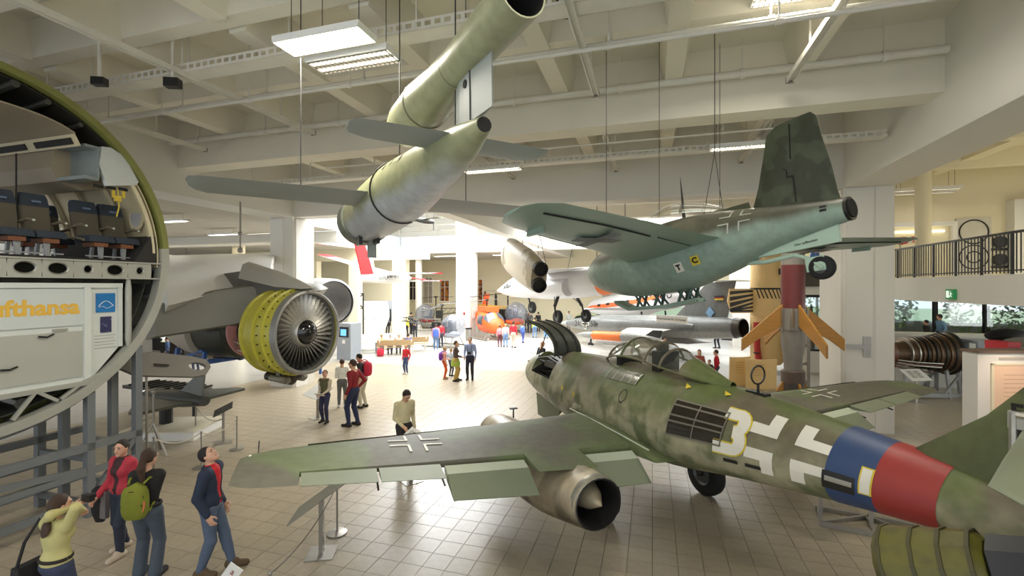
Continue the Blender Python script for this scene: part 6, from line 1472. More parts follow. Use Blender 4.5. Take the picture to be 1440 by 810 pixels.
def info_stand(p, rz, label, w=.62, d_=.5, h=.85, tilt=35, base=True, pm=None, prints=2):
    t = thing('info_stand', label, 'info stand', p, rz, 'slanted info stands')
    if base:
        q = MB(); q.bbox((-.2, -.2, 0), (.2, .2, .012)); q.build('base_plate', m_steel, t)
    q = MB(); q.bbox((-.045, -.03, .0), (.045, .03, h - .05)); q.build('post', m_steel, t)
    rt_ = Matrix.Rotation(R(tilt), 3, 'X')
    q = MB(); q.box((0, 0, h), (w, d_, .02), rt_); pn_ = q.build('panel', pm or m_white, t)
    for k in range(prints):
        q = MB(); q.box(Vector((0, 0, h)) + rt_ @ Vector((-.15 + .26 * k, .02, .012)), (.2, d_ * .6, .004), rt_); q.build('printed_sheet', mat('printed_sheet', (206, 204, 194), .5, c2=(120, 116, 106), thr=.56, scale=26), pn_)
    return t
info_stand(ground(1288, 566), .15, 'white slanted info stand in front of the bronze jet engine', .8, .55, .95)
# long white counter and glass cases, text wall
t = thing('display_counter', 'long white counter wall in front of the glazed wall', 'counter', W(11.6, 22.7, 0), BANG)
q = MB(); q.bbox((-2.8, -.25, 0), (5.5, .25, 2.02)); q.build('body', m_white, t); q = MB(); q.bbox((-2.85, -.4, 2.02), (5.6, .3, 2.14)); q.build('top', m_col, t)
t = thing('glass_showcase', 'grey framed glass showcase with exhibits beside the bronze jet engine', 'showcase', W(11.7, 20.5, 0), BANG)
for x in (-.8, 0, 1.6):
    for y in (-.4, .4):
        q = MB(); q.bbox((x - .09, y - .05, 0), (x + .09, y + .05, 2.0)); q.build('post', m_grey, t)
q = MB(); q.bbox((-.9, -.46, 0), (1.7, .46, .35)); q.build('plinth', m_white, t); q = MB(); q.bbox((-.9, -.46, 2.0), (1.7, .46, 2.1)); q.build('top', m_grey, t)
q = MB(); q.bbox((-.72, -.42, .35), (-.08, -.41, 2.0)); q.build('pane', m_glass, t); q = MB(); q.bbox((.08, -.42, .35), (1.52, -.40, 2.0)); q.build('text_panel', mat('panel_pale_blue', (196, 204, 210), .3), t)
for k in range(3):
    q = MB(); q.tube([(-.6 + .2 * k, 0, .35), (-.6 + .2 * k, 0, .7 + .3 * (k % 2))], .07, 8); q.sphere((-.6 + .2 * k, 0, .8 + .3 * (k % 2)), .1, 8, 6); q.build('exhibit', mat('exhibit_teal', (70, 110, 104), .4), t, smooth=40)
tw = thing('text_wall', 'peach lit text wall behind the fighter tail', 'display wall', W(7.4, 13.0, 0), BANG - .06)
tw.matrix_basis = Matrix.Translation((10.78, 10.7, 0)) @ Matrix.Rotation(.02, 4, 'Z'); TM[tw.name] = tw.matrix_basis.copy()
q = MB(); q.bbox((0, 0, 0), (3.0, .36, 2.46)); q.build('body', m_white, tw)
q = MB(); q.bbox((.35, -.02, .3), (2.9, 0, 2.2)); tp_ = q.build('panel', mat('panel_peach', (240, 206, 178), .6, var=.03), tw)
q = MB(); q.bbox((-.03, -.05, 2.46), (3.05, .40, 2.52)); q.build('top_board', mat('top_board_brown', (120, 100, 84), .5), tw)
q = MB(); q.bbox((.3, -.035, .25), (.36, 0, 2.22)); q.bbox((.3, -.035, 2.18), (2.95, 0, 2.22)); q.build('panel_frame', m_cream, tw)
for c in range(2):
    for k in range(12):
        q = MB(); q.bbox((.6 + 1.0 * c, -.024, 1.95 - .1 * k), (1.25 + 1.0 * c - .06 * (k % 3), -.019, 1.962 - .1 * k)); q.build('text_line', mat('text_pale_brown', (206, 170, 142), .6), tp_)
q = MB(); q.bbox((.5, -.012, 2.3), (1.4, -.001, 2.36)); q.build('heading', mat('heading_grey', (190, 184, 176), .5), tw)
dl = bpy.data.lights.new('panel_spot', 'SPOT'); dl.energy = 90; dl.color = (1, .78, .6); dl.spot_size = R(80); dl.spot_blend = .8; dl.shadow_soft_size = .1
do = bpy.data.objects.new('panel_spot', dl); COL.objects.link(do); do.location = (11.3, 9.4, 3.4); do.rotation_euler = (Vector((11.4, 10.4, 1.3)) - Vector(do.location)).to_track_quat('-Z', 'Y').to_euler()
cp2 = at(1424, 490, 12.5)
t = thing('polished_cowling', 'polished metal engine cowling with red cover behind the text wall', 'engine cowl', Vector((cp2.x, cp2.y, 0)))
q = MB(); q.sphere((.25, 0, cp2.z + .0), (.55, .45, .30), 18, 10); q.build('dome', m_alu, t, smooth=60)
q = MB(); q.bbox((-.45, -.3, cp2.z - .15), (-.1, .3, cp2.z + .2)); q.build('red_cover', mat('cover_red', (206, 44, 54), .5), t)
q = MB(); q.bbox((-.3, -.3, 0), (.6, .3, cp2.z - .1)); q.build('plinth', m_white, t)
q = MB(); q.sphere((.5, .6, cp2.z + .28), (.6, .3, .2), 12, 8); q.build('black_hood', m_dark, t, smooth=60)
# gallery items: exit sign, windsock, ring poster
t = thing('exit_sign', 'green illuminated running-man exit sign on the gallery front', 'sign', W(7.46, 12.9, 3.95), BANG - PI / 2)
t.matrix_basis = Matrix.Translation(W(7.44, 14.87, 3.80)) @ Matrix.Rotation(BANG - PI / 2, 4, 'Z')
m_exit = mat('exit_green', (30, 110, 60), .4, emit=.4); m_exw = mat('exit_white', (225, 240, 225), .4, emit=.5)
q = MB(); q.bbox((-.17, -.02, -.13), (.17, .05, .13)); q.build('case', m_exit, t)
q = MB(); q.bbox((-.13, -.026, -.09), (-.02, -.02, .09)); q.build('door_mark', m_exw, t)
q = MB(); q.tube([(.06, -.024, .07), (.061, -.024, .075)], .018, 8); q.bar((.06, -.024, .05), (.05, -.024, -.02), .03, .005, (0, 1, 0)); q.bar((.05, -.024, -.02), (.0, -.024, -.08), .018, .005, (0, 1, 0)); q.bar((.05, -.024, -.02), (.1, -.024, -.07), .018, .005, (0, 1, 0)); q.bar((.06, -.024, .04), (.12, -.024, .0), .014, .005, (0, 1, 0)); q.build('running_figure', m_exw, t)
wsp = at(1266, 339, 15.5)
t = thing('windsock', 'red and white striped windsock on the right gallery', 'windsock', wsp, .2)
for k in range(5):
    q = MB(); q.lathe([(.2 * k, .13 - .008 * k), (.2 * k + .2, .122 - .008 * k)], (0, 0, 0), (1, 0, .12), 14, (k == 0, k == 4)); q.build('band', mat('sock_red', (214, 60, 50), .6) if k % 2 == 0 else m_white, t, smooth=40)
q = MB(); q.tube([(0, 0, 0), (0, 0, 4.2 - wsp.z)], .02, 6); q.build('pole', m_steel, t)
t = thing('ring_poster', 'pale poster with a large dark ring on the gallery wall', 'poster', W(10.95, 20.55, 5.55), BANG)
q = MB(); q.bbox((-.5, -.02, -1.2), (.5, .02, .9)); q.build('sheet', mat('poster_sheet', (206, 202, 190), .6), t)
for (x, z, r_, m__) in ((.0, .4, .42, .025), (0, -.5, .42, .02), (0, -.5, .2, .02)):
    q = MB(); q.tube([(x + r_ * math.cos(R(a)), -.03, z + r_ * math.sin(R(a))) for a in range(0, 361, 15)], m__, 6, (False, False)); q.build('ring', m_gunm, t, smooth=40)
for k in range(2):
    t = thing('wall_instrument', 'small dark round instrument beside the ring poster, %s' % ('upper' if k else 'lower'), 'instrument', W(11.68, 20.5, 4.95 + .62 * k), BANG, 'instruments beside the ring poster')
    q = MB(); q.tube([(0, .06, 0), (0, -.06, 0)], .2, 14); q.build('dial', m_black, t); q = MB(); q.bbox((-.24, 0, -.3), (.24, .05, -.22)); q.build('label_strip', m_gunm, t)

# ================================================================== FAR HALL
def heli(name, label, p, rz, s, col, bubble, boom_col, tail=None):
    t = thing(name, label, 'helicopter', M=Matrix.Translation(p) @ Matrix.Rotation(rz, 4, 'Z') @ Matrix.Scale(s, 4))
    m_b = mat('bubble_glass', (128, 136, 152), .08, alpha=.5, var=.6, scale=9, coat=.6); m_h = mat('heli_' + col[0], col[1], .4, var=.05); m_dk = mat('heli_dark_glass', (70, 78, 90), .08, coat=.6)
    if bubble:
        q = MB(); q.sphere((0, .3, 1.35), (.78, .85, .78), 20, 12); q.build('bubble', m_b, t, smooth=60)
        q = MB(); q.sphere((0, .15, .80), (.66, .72, .24), 16, 8); q.build('cabin_floor', m_h, t, smooth=60)
        for a in (0, 60, 120):
            q = MB(); q.tube([(.79 * math.cos(R(a)) * math.sin(R(b)), .3 + .86 * math.sin(R(a)) * math.sin(R(b)), 1.35 + .79 * math.cos(R(b))) for b in range(-90, 91, 15)], .014, 5); q.build('bubble_frame', m_steel, t)
    else:
        q = MB(); B_ = Body([(-1.3, .2, .7, 1.1), (-1.0, .6, .5, 1.5), (-.4, .8, .42, 1.95), (.6, .8, .42, 2.05), (1.3, .5, .7, 1.9)]); B_.shell(q, -1.3, 1.3, 12, 20); q.build('cabin', m_h, t, smooth=50)
        for a0, a1 in ((20, 80), (100, 160)):
            q = MB(); B_.patch(q, ((-.95, R(a0)), (-.35, R(a0)), (-.35, R(a1)), (-.95, R(a1))), 5, 5, .02); q.build('windscreen', m_dk, t, smooth=60)
        for a0, a1 in ((350, 395), (145, 190)):
            q = MB(); B_.patch(q, ((-.25, R(a0)), (.5, R(a0)), (.5, R(a1)), (-.25, R(a1))), 5, 5, .02); q.build('side_window', m_dk, t, smooth=60)
        q = MB(); q.tube([(0, -1.2, 1.6), (0, -4.8, 1.75)], [.28, .1], 10); q.build('tail_boom', m_h, t, smooth=40)
        q = MB(); q.bbox((-.45, -1.2, 1.95), (.45, .4, 2.3)); q.build('engine_deck', m_h, t)
    for k in range(2):
        q = MB(); q.bbox((-.3 + .6 * k - .2, -.1, .95), (-.3 + .6 * k + .2, .3, 1.1)); q.bbox((-.3 + .6 * k - .2, -.2, 1.1), (-.3 + .6 * k + .2, -.1, 1.65)); q.build('seat', m_gunm, t)
    if bubble:
        q = MB()
        pts = []
        for sx_ in (-.3, .3):
            q.tube([(sx_, -.6, 1.2), (sx_ * .3, -4.6, 1.7)], .03, 5); q.tube([(sx_ * .5, -.6, 1.75), (sx_ * .2, -4.6, 1.85)], .03, 5)
        for k in range(9):
            y0, y1 = -.6 - .45 * k, -1.05 - .45 * k; f0 = 1 - k / 11; f1 = 1 - (k + 1) / 11
            q.tube([(-.3 * f0, y0, 1.2 + .05 * k), (.15 * f1, y1, 1.75)], .018, 4); q.tube([(.3 * f0, y0, 1.2 + .05 * k), (-.15 * f1, y1, 1.75)], .018, 4)
        q.build('lattice_boom', mat('boom_' + boom_col[0], boom_col[1], .5), t)
        q = MB(); q.bbox((-.35, -1.2, .95), (.35, -.6, 1.6)); q.build('engine', m_gunm, t)
    q = MB(); q.tube([(0, -.6, 1.6), (0, -.6, 2.75)], .05, 8); q.tube([(0, -.6, 2.7), (0, -.6, 2.82)], .14, 8); q.build('rotor_mast', m_gunm, t)
    for k in range(2):
        a = R(20 + 180 * k); q = MB(); q.bar((.1 * math.cos(a), -.6 + .1 * math.sin(a), 2.76), (4.6 * math.cos(a), -.6 + 4.6 * math.sin(a), 2.7 + .15 * (1 if k else -1)), .22, .03); q.build('rotor_blade', m_gunm if bubble else m_steel, t)
    for sx_ in (-.85, .85):
        q = MB(); q.tube([(sx_, 1.3, .2), (sx_, 1.0, .06), (sx_, -1.6, .06)], .05, 6); q.build('skid', m_steel, t, smooth=40)
        q = MB(); q.tube([(sx_, .6, .06), (sx_ * .4, .5, .75)], .035, 5); q.tube([(sx_, -.8, .06), (sx_ * .4, -.7, .85)], .035, 5); q.build('skid_strut', m_steel, t)
    q = MB(); q.prism([(-4.9, 1.5), (-4.4, 1.5), (-4.75, 3.0), (-5.2, 3.0)], (0, 0, 0), (0, 1, 0), (0, 0, 1), .08); q.build('tail_fin', mat('heli_tail_' + (tail or col)[0], (tail or col)[1], .5), t)
    q = MB(); q.bar((.1, -4.9, 1.2), (.1, -4.9, 2.4), .1, .02); q.build('tail_rotor', m_gunm, t)
    return t
ORG = ('orange', (240, 96, 40)); GRYH = ('grey', (176, 180, 192)); YEL = ('yellow', (214, 170, 60))
heli('bubble_helicopter', 'grey bubble-canopy helicopter with lattice boom beside the middle column', ground(632, 487), R(-115) + PI * .0, 1.0, GRYH, True, ('dark', (70, 68, 62)))
heli('orange_helicopter', 'bright orange cabin helicopter parked right of the middle column', ground(690, 477), R(-150), 1.08, ORG, False, None)
heli('orange_bubble_helicopter', 'orange and yellow bubble helicopter behind the orange cabin helicopter', ground(722, 468), R(-140), 1.25, ORG, True, YEL)
heli('red_tail_helicopter', 'helicopter with tall orange tail fin behind the grey bubble helicopter', ground(603, 463), R(95), 1.1, ('maroon', (150, 44, 48)), True, ('dark', (70, 68, 62)), ORG)
# litter bin by the middle column
t = thing('litter_bin', 'grey cylindrical litter bin standing against the middle column', 'bin', ground(659, 479))
q = MB(); q.lathe([(0, .24), (.85, .24)], n=16); q.build('drum', m_steel, t, smooth=40); q = MB(); q.lathe([(.85, .25), (.95, .25)], n=16); q.build('rim', m_black, t, smooth=40)
for k, (px, py) in enumerate(((651, 447), (668, 444))):
    q = MB(); p_ = W(-14.1 if k == 0 else -13.53, 33.4 if k == 0 else 34.2, 1.9); t = thing('column_notice', ('white notice with red figure' if k == 0 else 'pale green notice') + ' on the middle column', 'notice', p_, BANG + (0 if k == 0 else PI / 2)); q.bbox((-.28, -.02, -.4), (.28, .02, .4)); q.build('sheet', m_white, t); q = MB(); q.bbox((-.02, -.03, -.12), (.16, -.02, .1)); q.build('figure_mark', m_red if k == 0 else mat('notice_green', (130, 200, 180), .5), t)
# display tables, kiosk, white board, bench on the left of the far hall
for k, (px, py, lab) in enumerate(((505, 497, 'long grey slanted display table nearest the kiosk'), (528, 492, 'long grey slanted display table behind the kiosk table'), (430, 507, 'grey display table behind the big engine'))):
    t = thing('display_table', lab, 'table', ground(px, py), R(20), 'grey display tables')
    for x in (-1.0, 1.0):
        q = MB(); q.bbox((x - .06, -.3, 0), (x + .06, .3, .7)); q.build('leg', m_grey, t)
    rt_ = Matrix.Rotation(R(15), 3, 'X'); q = MB(); q.box((0, 0, .8), (2.5, 1.0, .06), rt_); tb_ = q.build('table_top', m_white, t)
    for j in range(4):
        q = MB(); q.box(Vector((-.9 + .6 * j, 0, .8)) + rt_ @ Vector((0, 0, .035)), (.45, .7, .01), rt_); q.build('printed_sheet', mat('sheet_%d' % (j % 2), ((210, 190, 160), (170, 176, 186))[j % 2], .5, c2=(120, 110, 100), thr=.6, scale=9), tb_)
t = thing('screen_kiosk', 'grey kiosk with a lit blue screen beside the display tables', 'kiosk', ground(491, 505), R(-25))
q = MB(); q.bbox((-.5, -.4, 0), (.5, .4, 2.0)); q.build('cabinet', m_grey, t); q = MB(); q.bbox((-.36, -.42, 1.25), (.36, -.4, 1.8)); q.build('screen_bezel', m_black, t)
q = MB(); q.bbox((-.2, -.43, 1.33), (.2, -.42, 1.68)); q.build('screen', mat('screen_blue', (90, 150, 220), .3, emit=1.2), t); q = MB(); q.bbox((-.1, -.41, .9), (.1, -.4, 1.1)); q.build('label_plate', m_white, t)
t = thing('white_partition', 'tall white partition board with two teal marks behind the tables', 'partition', ground(517, 477), R(-8))
q = MB(); q.prism([(-1.6, 0), (1.1, 0), (1.7, 1.6), (1.75, 2.9), (-1.6, 2.9)], (0, 0, 0), (1, 0, 0), (0, 0, 1), .1); q.build('board', m_white, t)
for x in (-.2, .55):
    q = MB(); q.bar((x - .15, -.06, 1.4), (x + .15, -.06, 1.75), .1, .01); q.build('teal_mark', mat('mark_teal', (80, 160, 160), .5), t)
t = thing('truss_frame', 'dark crossed truss frame above the kiosk', 'frame', ground(478, 480))
for k in range(3):
    for sg_ in (-1, 1):
        q = MB(); x = -1.0 + k * .9; q.bar((x, 0, 2.4 if sg_ > 0 else 3.5), (x + .9, 0, 3.5 if sg_ > 0 else 2.4), .07, .07); q.build('brace', m_black, t)
q = MB(); q.bar((-1, 0, 3.5), (1.7, 0, 3.5), .07); q.bar((-1, 0, 2.4), (1.7, 0, 2.4), .07); q.build('chord', m_black, t)
q = MB(); q.bar((-1, 0, 0), (-1, 0, 3.5), .09); q.bar((1.7, 0, 0), (1.7, 0, 3.5), .09); q.build('upright', m_black, t)
BENCH = {}
for k, (px, py, lab) in enumerate(((556, 499, 'wooden backed bench with seated visitors, nearer of two'), (578, 494, 'wooden backed bench, farther of two'))):
    bp_ = ground(px, py); BENCH[k] = bp_
    t = thing('bench', lab, 'bench', bp_, R(18), 'wooden benches in the far hall')
    for x in (-.9, .9):
        q = MB(); q.bar((x, 0, 0), (x, 0, .42), .06); q.bar((x, .0, .42), (x, -.3, .9), .06); q.bar((x, .45, 0), (x, .45, .42), .06); q.build('leg', m_white, t)
    for j in range(3):
        q = MB(); q.bbox((-1.05, .02 + .16 * j, .42), (1.05, .15 + .16 * j, .46)); q.build('seat_slat', m_wood, t)
    q = MB(); q.hexa([Vector((x, y, z)) for y, z in ((-.12, .55), (-.3, .88)) for x, dy in ((-1.05, 0),)][:0] or [Vector((-1.05, -.12, .56)), Vector((1.05, -.12, .56)), Vector((1.05, -.15, .56)), Vector((-1.05, -.15, .56)), Vector((-1.05, -.28, .9)), Vector((1.05, -.28, .9)), Vector((1.05, -.31, .9)), Vector((-1.05, -.31, .9))]); q.build('back_board', m_wood, t)
# dark uprights and beams seen against the back wall
for k, (v, w_, z1, lab) in enumerate(((-17.2, .5, 5.6, 'tall dark tower exhibit against the back wall'), (-15.3, .25, 3.6, 'slim dark brown rocket against the back wall'), (-14.2, .22, 3.4, 'slim black rocket against the back wall'))):
    t = thing('slim_rocket', lab, 'rocket', W(v, 41.5, 0), BANG, 'dark uprights by the back wall')
    q = MB(); q.lathe([(0, w_ * .7), (z1 * .9, w_ * .6), (z1, w_ * .2)], n=10); q.build('body', m_gunm if k != 1 else mat('rocket_brown', (90, 50, 40), .5), t, smooth=40)
    for a in (0, 90, 180, 270):
        q = MB(); q.prism([(w_ * .5, 0), (w_ * 1.4, 0), (w_ * .5, .9)], (0, 0, 0), (math.cos(R(a)), math.sin(R(a)), 0), (0, 0, 1), .04); q.build('fin', m_gunm, t)
# upper gallery: blue glider with round engine, small hanging propeller aeroplane
gp = W(-11.2, 38.5, 8.35)
t = thing('blue_aeroplane', 'light blue aeroplane with round engine on the upper gallery', 'aircraft', gp, R(-110))
q = MB(); BB_ = Body([(0, .3, -.3, .3), (1, .4, -.4, .45), (4.5, .12, -.05, .25)]); BB_.shell(q, 0, 4.5, 8, 14); q.build('fuselage', mat('aeroplane_blue', (140, 176, 214), .5), t, smooth=50)
q = MB(); wing(q, [(-2.3, -.7, .45, 1.1, .1), (2.3, -.7, .45, 1.1, .1)]); q.build('wing', mat('aeroplane_cream', (206, 196, 160), .5), t, smooth=40)
q = MB(); q.tube([(0, .02, 0), (0, .25, 0)], .5, 16); q.build('radial_engine', m_gunm, t)
for k in range(7):
    a = 2 * PI * k / 7; q = MB(); q.tube([(.2 * math.cos(a), .15, .2 * math.sin(a)), (.62 * math.cos(a), .15, .62 * math.sin(a))], .09, 6); q.build('cylinder_head', m_black, t)
q = MB(); q.bar((-1.1, .3, -.3), (1.1, .3, .3), .14, .04); q.build('propeller', m_wood, t)
for x in (-.5, .5):
    q = MB(); q.tube([(x, -.5, -.3), (x, -.4, -.85)], .05, 6); q.build('undercarriage_leg', m_gunm, t)
hp = at(609, 312, 33)
t = thing('small_hanging_aeroplane', 'tiny dark aeroplane hanging in the bright roof well', 'aircraft', hp, R(-40))
q = MB(); B2 = Body([(0, .15, -.15, .15), (.5, .22, -.2, .2), (2.4, .05, -.05, .08)]); B2.shell(q, 0, 2.4, 6, 10); q.build('fuselage', m_gunm, t, smooth=50)
q = MB(); wing(q, [(-1.6, -.5, .1, .5, .1), (1.6, -.5, .1, .5, .1)]); q.build('wing', mat('olive_wing', (110, 110, 90), .5), t)
q = MB(); q.bar((0, .05, -.6), (0, .05, .6), .08, .03); q.build('propeller', m_black, t); q = MB(); q.tube([(0, -.6, .1), (0, -.6, 13.2 - hp.z)], .012, 5); q.build('suspension_cable', m_black, t)
# red wing hanging behind the cabin
rw = at(40, 285, 17.5)
t = thing('red_wing', 'orange red aircraft wing hanging behind the cut cabin', 'wing', rw, R(15))
q = MB(); wing(q, [(-4, .6, .55, 1.3, .1), (3.2, .6, -.2, 1.1, .1)]); q.build('wing_skin', mat('wing_orange_red', (206, 92, 60), .5, var=.1), t, smooth=40)
for x in (-2.2, 1.6):
    q = MB(); q.tube([(x, 0, .2), (x, 0, 6.75 - rw.z)], .012, 5); q.build('suspension_cable', m_black, t)

# ================================================================== NEAR FLOOR: stands, ropes, plinths
gs1 = ground(452, 778)
info_stand(gs1, R(-82), 'steel info stand with a large slanted panel below the fighter wing tip', .55, .98, .86, 35, True, mat('panel_grey_green', (128, 126, 112), .5), 0)
info_stand(ground(578, 676), R(-50), 'steel info stand hidden under the fighter wing beside the man in the cream jacket', .7, .5, .85, 32)
info_stand(ground(447, 588), R(-40), 'white sheet info stand next to the boy in the olive vest', .9, .6, .82, 28, True, m_white, 0)
info_stand(ground(314, 622), R(-60), 'steel info stand beside the white plinth of the small dark aircraft', .7, .45, .85, 25, True, mat('panel_dark', (70, 66, 60), .5), 0)
info_stand(ground(762, 523), R(10), 'thin white winged info stand behind the nose of the green fighter', 1.2, .4, .95, 12, True, mat('panel_grey_pale', (190, 190, 186), .4), 0)
m_rope = mat('white_rope', (214, 206, 190), .8, var=.15, scale=30); m_cord = mat('grey_cord', (90, 88, 82), .7)
def post(p, label, h=.78, r=.16):
    t = thing('barrier_post', label, 'barrier post', p, 0, 'rope barrier posts')
    q = MB(); q.lathe([(0, r), (.02, r), (.03, .03), (.04, .018)], n=18); q.build('base', m_steel, t, smooth=30)
    q = MB(); q.tube([(0, 0, .03), (0, 0, h)], .016, 8); q.build('pole', m_steel, t); q = MB(); q.sphere((0, 0, h + .01), .026, 8, 6); q.build('cap', m_steel, t, smooth=60)
    return Vector(p) + Vector((0, 0, h))
def rope(a, b, sag, label, m, r=.014):
    q = MB(); n = 14; mid = (a + b) / 2
    t = thing('barrier_rope', label, 'rope', (mid.x, mid.y, 0), 0, 'barrier ropes')
    q.tube([a.lerp(b, i / n) - Vector((0, 0, sag * 4 * (i / n) * (1 - i / n))) for i in range(n + 1)], r, 6); q.build('cord', m, t, smooth=40, world=True)
    for e in (a, b):
        q = MB(); q.sphere(e, r * 1.6, 8, 6); q.build('hook', m_steel, t, smooth=60, world=True)
a1 = post(ground(474, 750), 'thin steel barrier post beside the large slanted info stand')
a2 = post(ground(586, 668), 'thin steel barrier post under the fighter wing')
a0 = post(ground(380, 905), 'steel barrier post below the picture edge near the denim man')
rope(a1, a2, .1, 'grey cord running from the post by the info stand to under the wing', m_cord, .007)
rope(a0, a1, .14, 'grey cord sagging from the near edge to the post by the info stand', m_cord, .007)
b1 = post(ground(283, 658), 'steel barrier post with white rope behind the denim man'); b2 = post(ground(333, 632), 'steel barrier post right of the plinth'); b3 = post(ground(275, 612), 'steel barrier post at the corner of the white plinth')
b0 = post(ground(216, 668), 'steel barrier post behind the woman with the green backpack')
rope(b0, b1, .16, 'white rope behind the woman with the green backpack', m_rope); rope(b1, b2, .16, 'white rope behind the denim man', m_rope)
rope(b3, Vector((ground(313, 622).x, ground(313, 622).y, .6)), .18, 'white rope from the plinth corner to the info stand', m_rope)
# small aircraft model on a white plinth
pl_ = ground(240, 612)
t = thing('white_plinth', 'low white plinth under the small dark aircraft', 'plinth', pl_, BANG + .35)
q = MB(); q.bbox((-1.0, -.5, 0), (.9, .9, .22)); q.build('box', m_white, t); q = MB(); q.bbox((-1.02, -.52, .22), (.92, .92, .245)); q.build('top', mat('plinth_top', (226, 216, 190), .5), t)
t = thing('small_delta_aircraft', 'small dark dismantled delta aircraft above the white plinth', 'aircraft', pl_ + Vector((-.35, .3, .24)), R(70))
q = MB(); q.tube([(0, 0, 0), (0, 0, .55)], .16, 12); q.build('pedestal', m_black, t)
q = MB(); B3 = Body([(-1.3, .05, .6, .7), (-.6, .22, .52, .85), (.5, .28, .5, .95), (1.5, .16, .6, .85)]); B3.shell(q, -1.3, 1.5, 12, 16); q.build('fuselage', mat('model_dark_grey', (70, 72, 70), .5, var=.2), t, smooth=50)
for sd in (-1, 1):
    q = MB(); q.prism([(sd * .1, .9), (sd * 1.45, -.9), (sd * 1.45, -1.2), (sd * .1, -1.3)] if sd > 0 else [(sd * .1, -1.3), (sd * 1.45, -1.2), (sd * 1.45, -.9), (sd * .1, .9)], (0, 0, .72), (1, 0, 0), (0, 1, 0), .07); q.build('wing', mat('model_green_grey', (84, 86, 78), .5), t)
q = MB(); q.prism([(-.5, 0), (-1.4, 0), (-1.5, .55), (-1.2, .55)], (0, 0, .85), (0, 1, 0), (0, 0, 1), .06); q.build('fin', mat('model_grey', (120, 124, 120), .5), t)
q = MB(); q.tube([(.5 + .42 * math.cos(R(a)), 1.2 + .42 * math.sin(R(a)), .66) for a in range(0, 361, 20)], .035, 6, (False, False)); q.build('ring', m_alu, t, smooth=40)
t = thing('dark_wing_frame', 'dark rib-frame wing lying behind the small aircraft', 'wing', ground(235, 585), R(-20))
q = MB(); q.prism([(-1.6, -.3), (1.5, -.45), (1.6, .3), (.6, .75), (-1.4, .6)], (0, 0, .85), (1, 0, 0), (0, 1, 0), .1); q.build('panel', m_core, t)
for k in range(9):
    q = MB(); q.bar((-1.3 + .33 * k, -.3, .92), (-1.2 + .3 * k, .55, .92), .05, .06); q.build('rib', m_gunm, t)
for x in (-1.2, 1.2):
    q = MB(); q.bar((x, 0, 0), (x, 0, .82), .08); q.build('leg', m_gunm, t)
# tripod brace beside the stand
t = thing('tripod_stand', 'thin grey tripod stand between the steel stand and the plinth', 'stand', ground(216, 640), .3)
for a in (90, 210, 330):
    q = MB(); q.tube([(0, 0, 1.5), (.0, 0, .75), (.4 * math.cos(R(a)), .4 * math.sin(R(a)), 0)], .025, 6); q.build('leg', m_steel, t)
q = MB(); q.sphere((0, 0, 1.5), .05, 8, 6); q.build('head', m_steel, t)
# low engine seen over the wing, small T stand
t = thing('low_turbine', 'low dark turbine half hidden behind the fighter wing', 'engine', ground(690, 632), R(-60))
q = MB(); q.lathe([(-.8, .18), (-.5, .27), (.5, .28), (.8, .2)], (0, 0, .30), (0, 1, 0), 24); q.build('case', m_core, t, smooth=40)
for k in range(5):
    q = MB(); q.lathe([(-.5 + .22 * k, .27), (-.5 + .22 * k, .30), (-.45 + .22 * k, .30), (-.45 + .22 * k, .27)], (0, 0, .30), (0, 1, 0), 24, (False, False)); q.build('ring', m_alu if k % 2 else m_gunm, t, smooth=30)
q = MB(); q.bbox((-.3, -.6, 0), (.3, .6, .1)); q.build('stand', m_gunm, t)
t = thing('small_t_stand', 'small dark T-shaped stand behind the fighter wing root', 'stand', ground(722, 618), R(20))
q = MB(); q.tube([(0, 0, 0), (0, 0, .8)], .02, 6); q.build('pole', m_gunm, t); q = MB(); q.bbox((-.1, -.05, .8), (.1, .05, .83)); q.build('head', m_gunm, t)
for a in (0, 120, 240):
    q = MB(); q.tube([(0, 0, .45), (.3 * math.cos(R(a)), .3 * math.sin(R(a)), 0)], .012, 5); q.build('foot', m_gunm, t)
# fuselage jack frame under the tail
t = thing('steel_trestle', 'low light grey steel trestle on the floor under the fighter tail', 'trestle', ground(1225, 742), R(-28))
for y in (-.32, .32):
    q = MB(); q.bar((-.75, y, .04), (.75, y, .04), .07, .07); q.build('rail', m_steel, t)
for x in (-.7, 0, .7):
    q = MB(); q.bar((x, -.32, .05), (x, .32, .05), .06, .06); q.build('cross_bar', m_steel, t)
    q = MB(); q.bar((x, 0, .05), (x, 0, .42), .06, .06); q.build('upright', m_steel, t)
for s_ in (-1, 1):
    q = MB(); q.bar((s_ * .7, -.3, .06), (0, .3, .06), .05, .05); q.build('brace', m_steel, t)
# olive ribbed engine cowling at the lower right corner
ca = at(1262, 800, 3.35); cb = at(1405, 812, 2.95)
ax_ = (cb - ca).normalized()
t = thing('olive_engine', 'olive yellow banded engine cowling with black end at the lower right corner', 'engine', (ca.x, ca.y, 0), 0)
m_ol = mat('olive_yellow', (92, 88, 28), .45, c2=(70, 66, 32), thr=.55, soft=.12, scale=6)
Lc = (cb - ca).length
def oc(mb, s0, s1, r0, r1, n=20):
    return mb.lathe([(s0, r0 * .0 + .02), (s0, r0), (s1, r1), (s1, .02)], ca, ax_, n)
q = MB(); q.lathe([(-.06, .24), (0, .29), (Lc * .9, .27), (Lc, .22)], ca, ax_, 12); q.build('cowling', m_ol, t, smooth=25, world=True)
for f in (.0, .34, .62, .9):
    q = MB(); q.lathe([(Lc * f - .012, .27), (Lc * f - .012, .298 - .015 * f), (Lc * f + .012, .298 - .015 * f), (Lc * f + .012, .27)], ca, ax_, 12, (False, False)); q.build('band', mat('band_dark_olive', (64, 60, 30), .5), t, smooth=25, world=True)
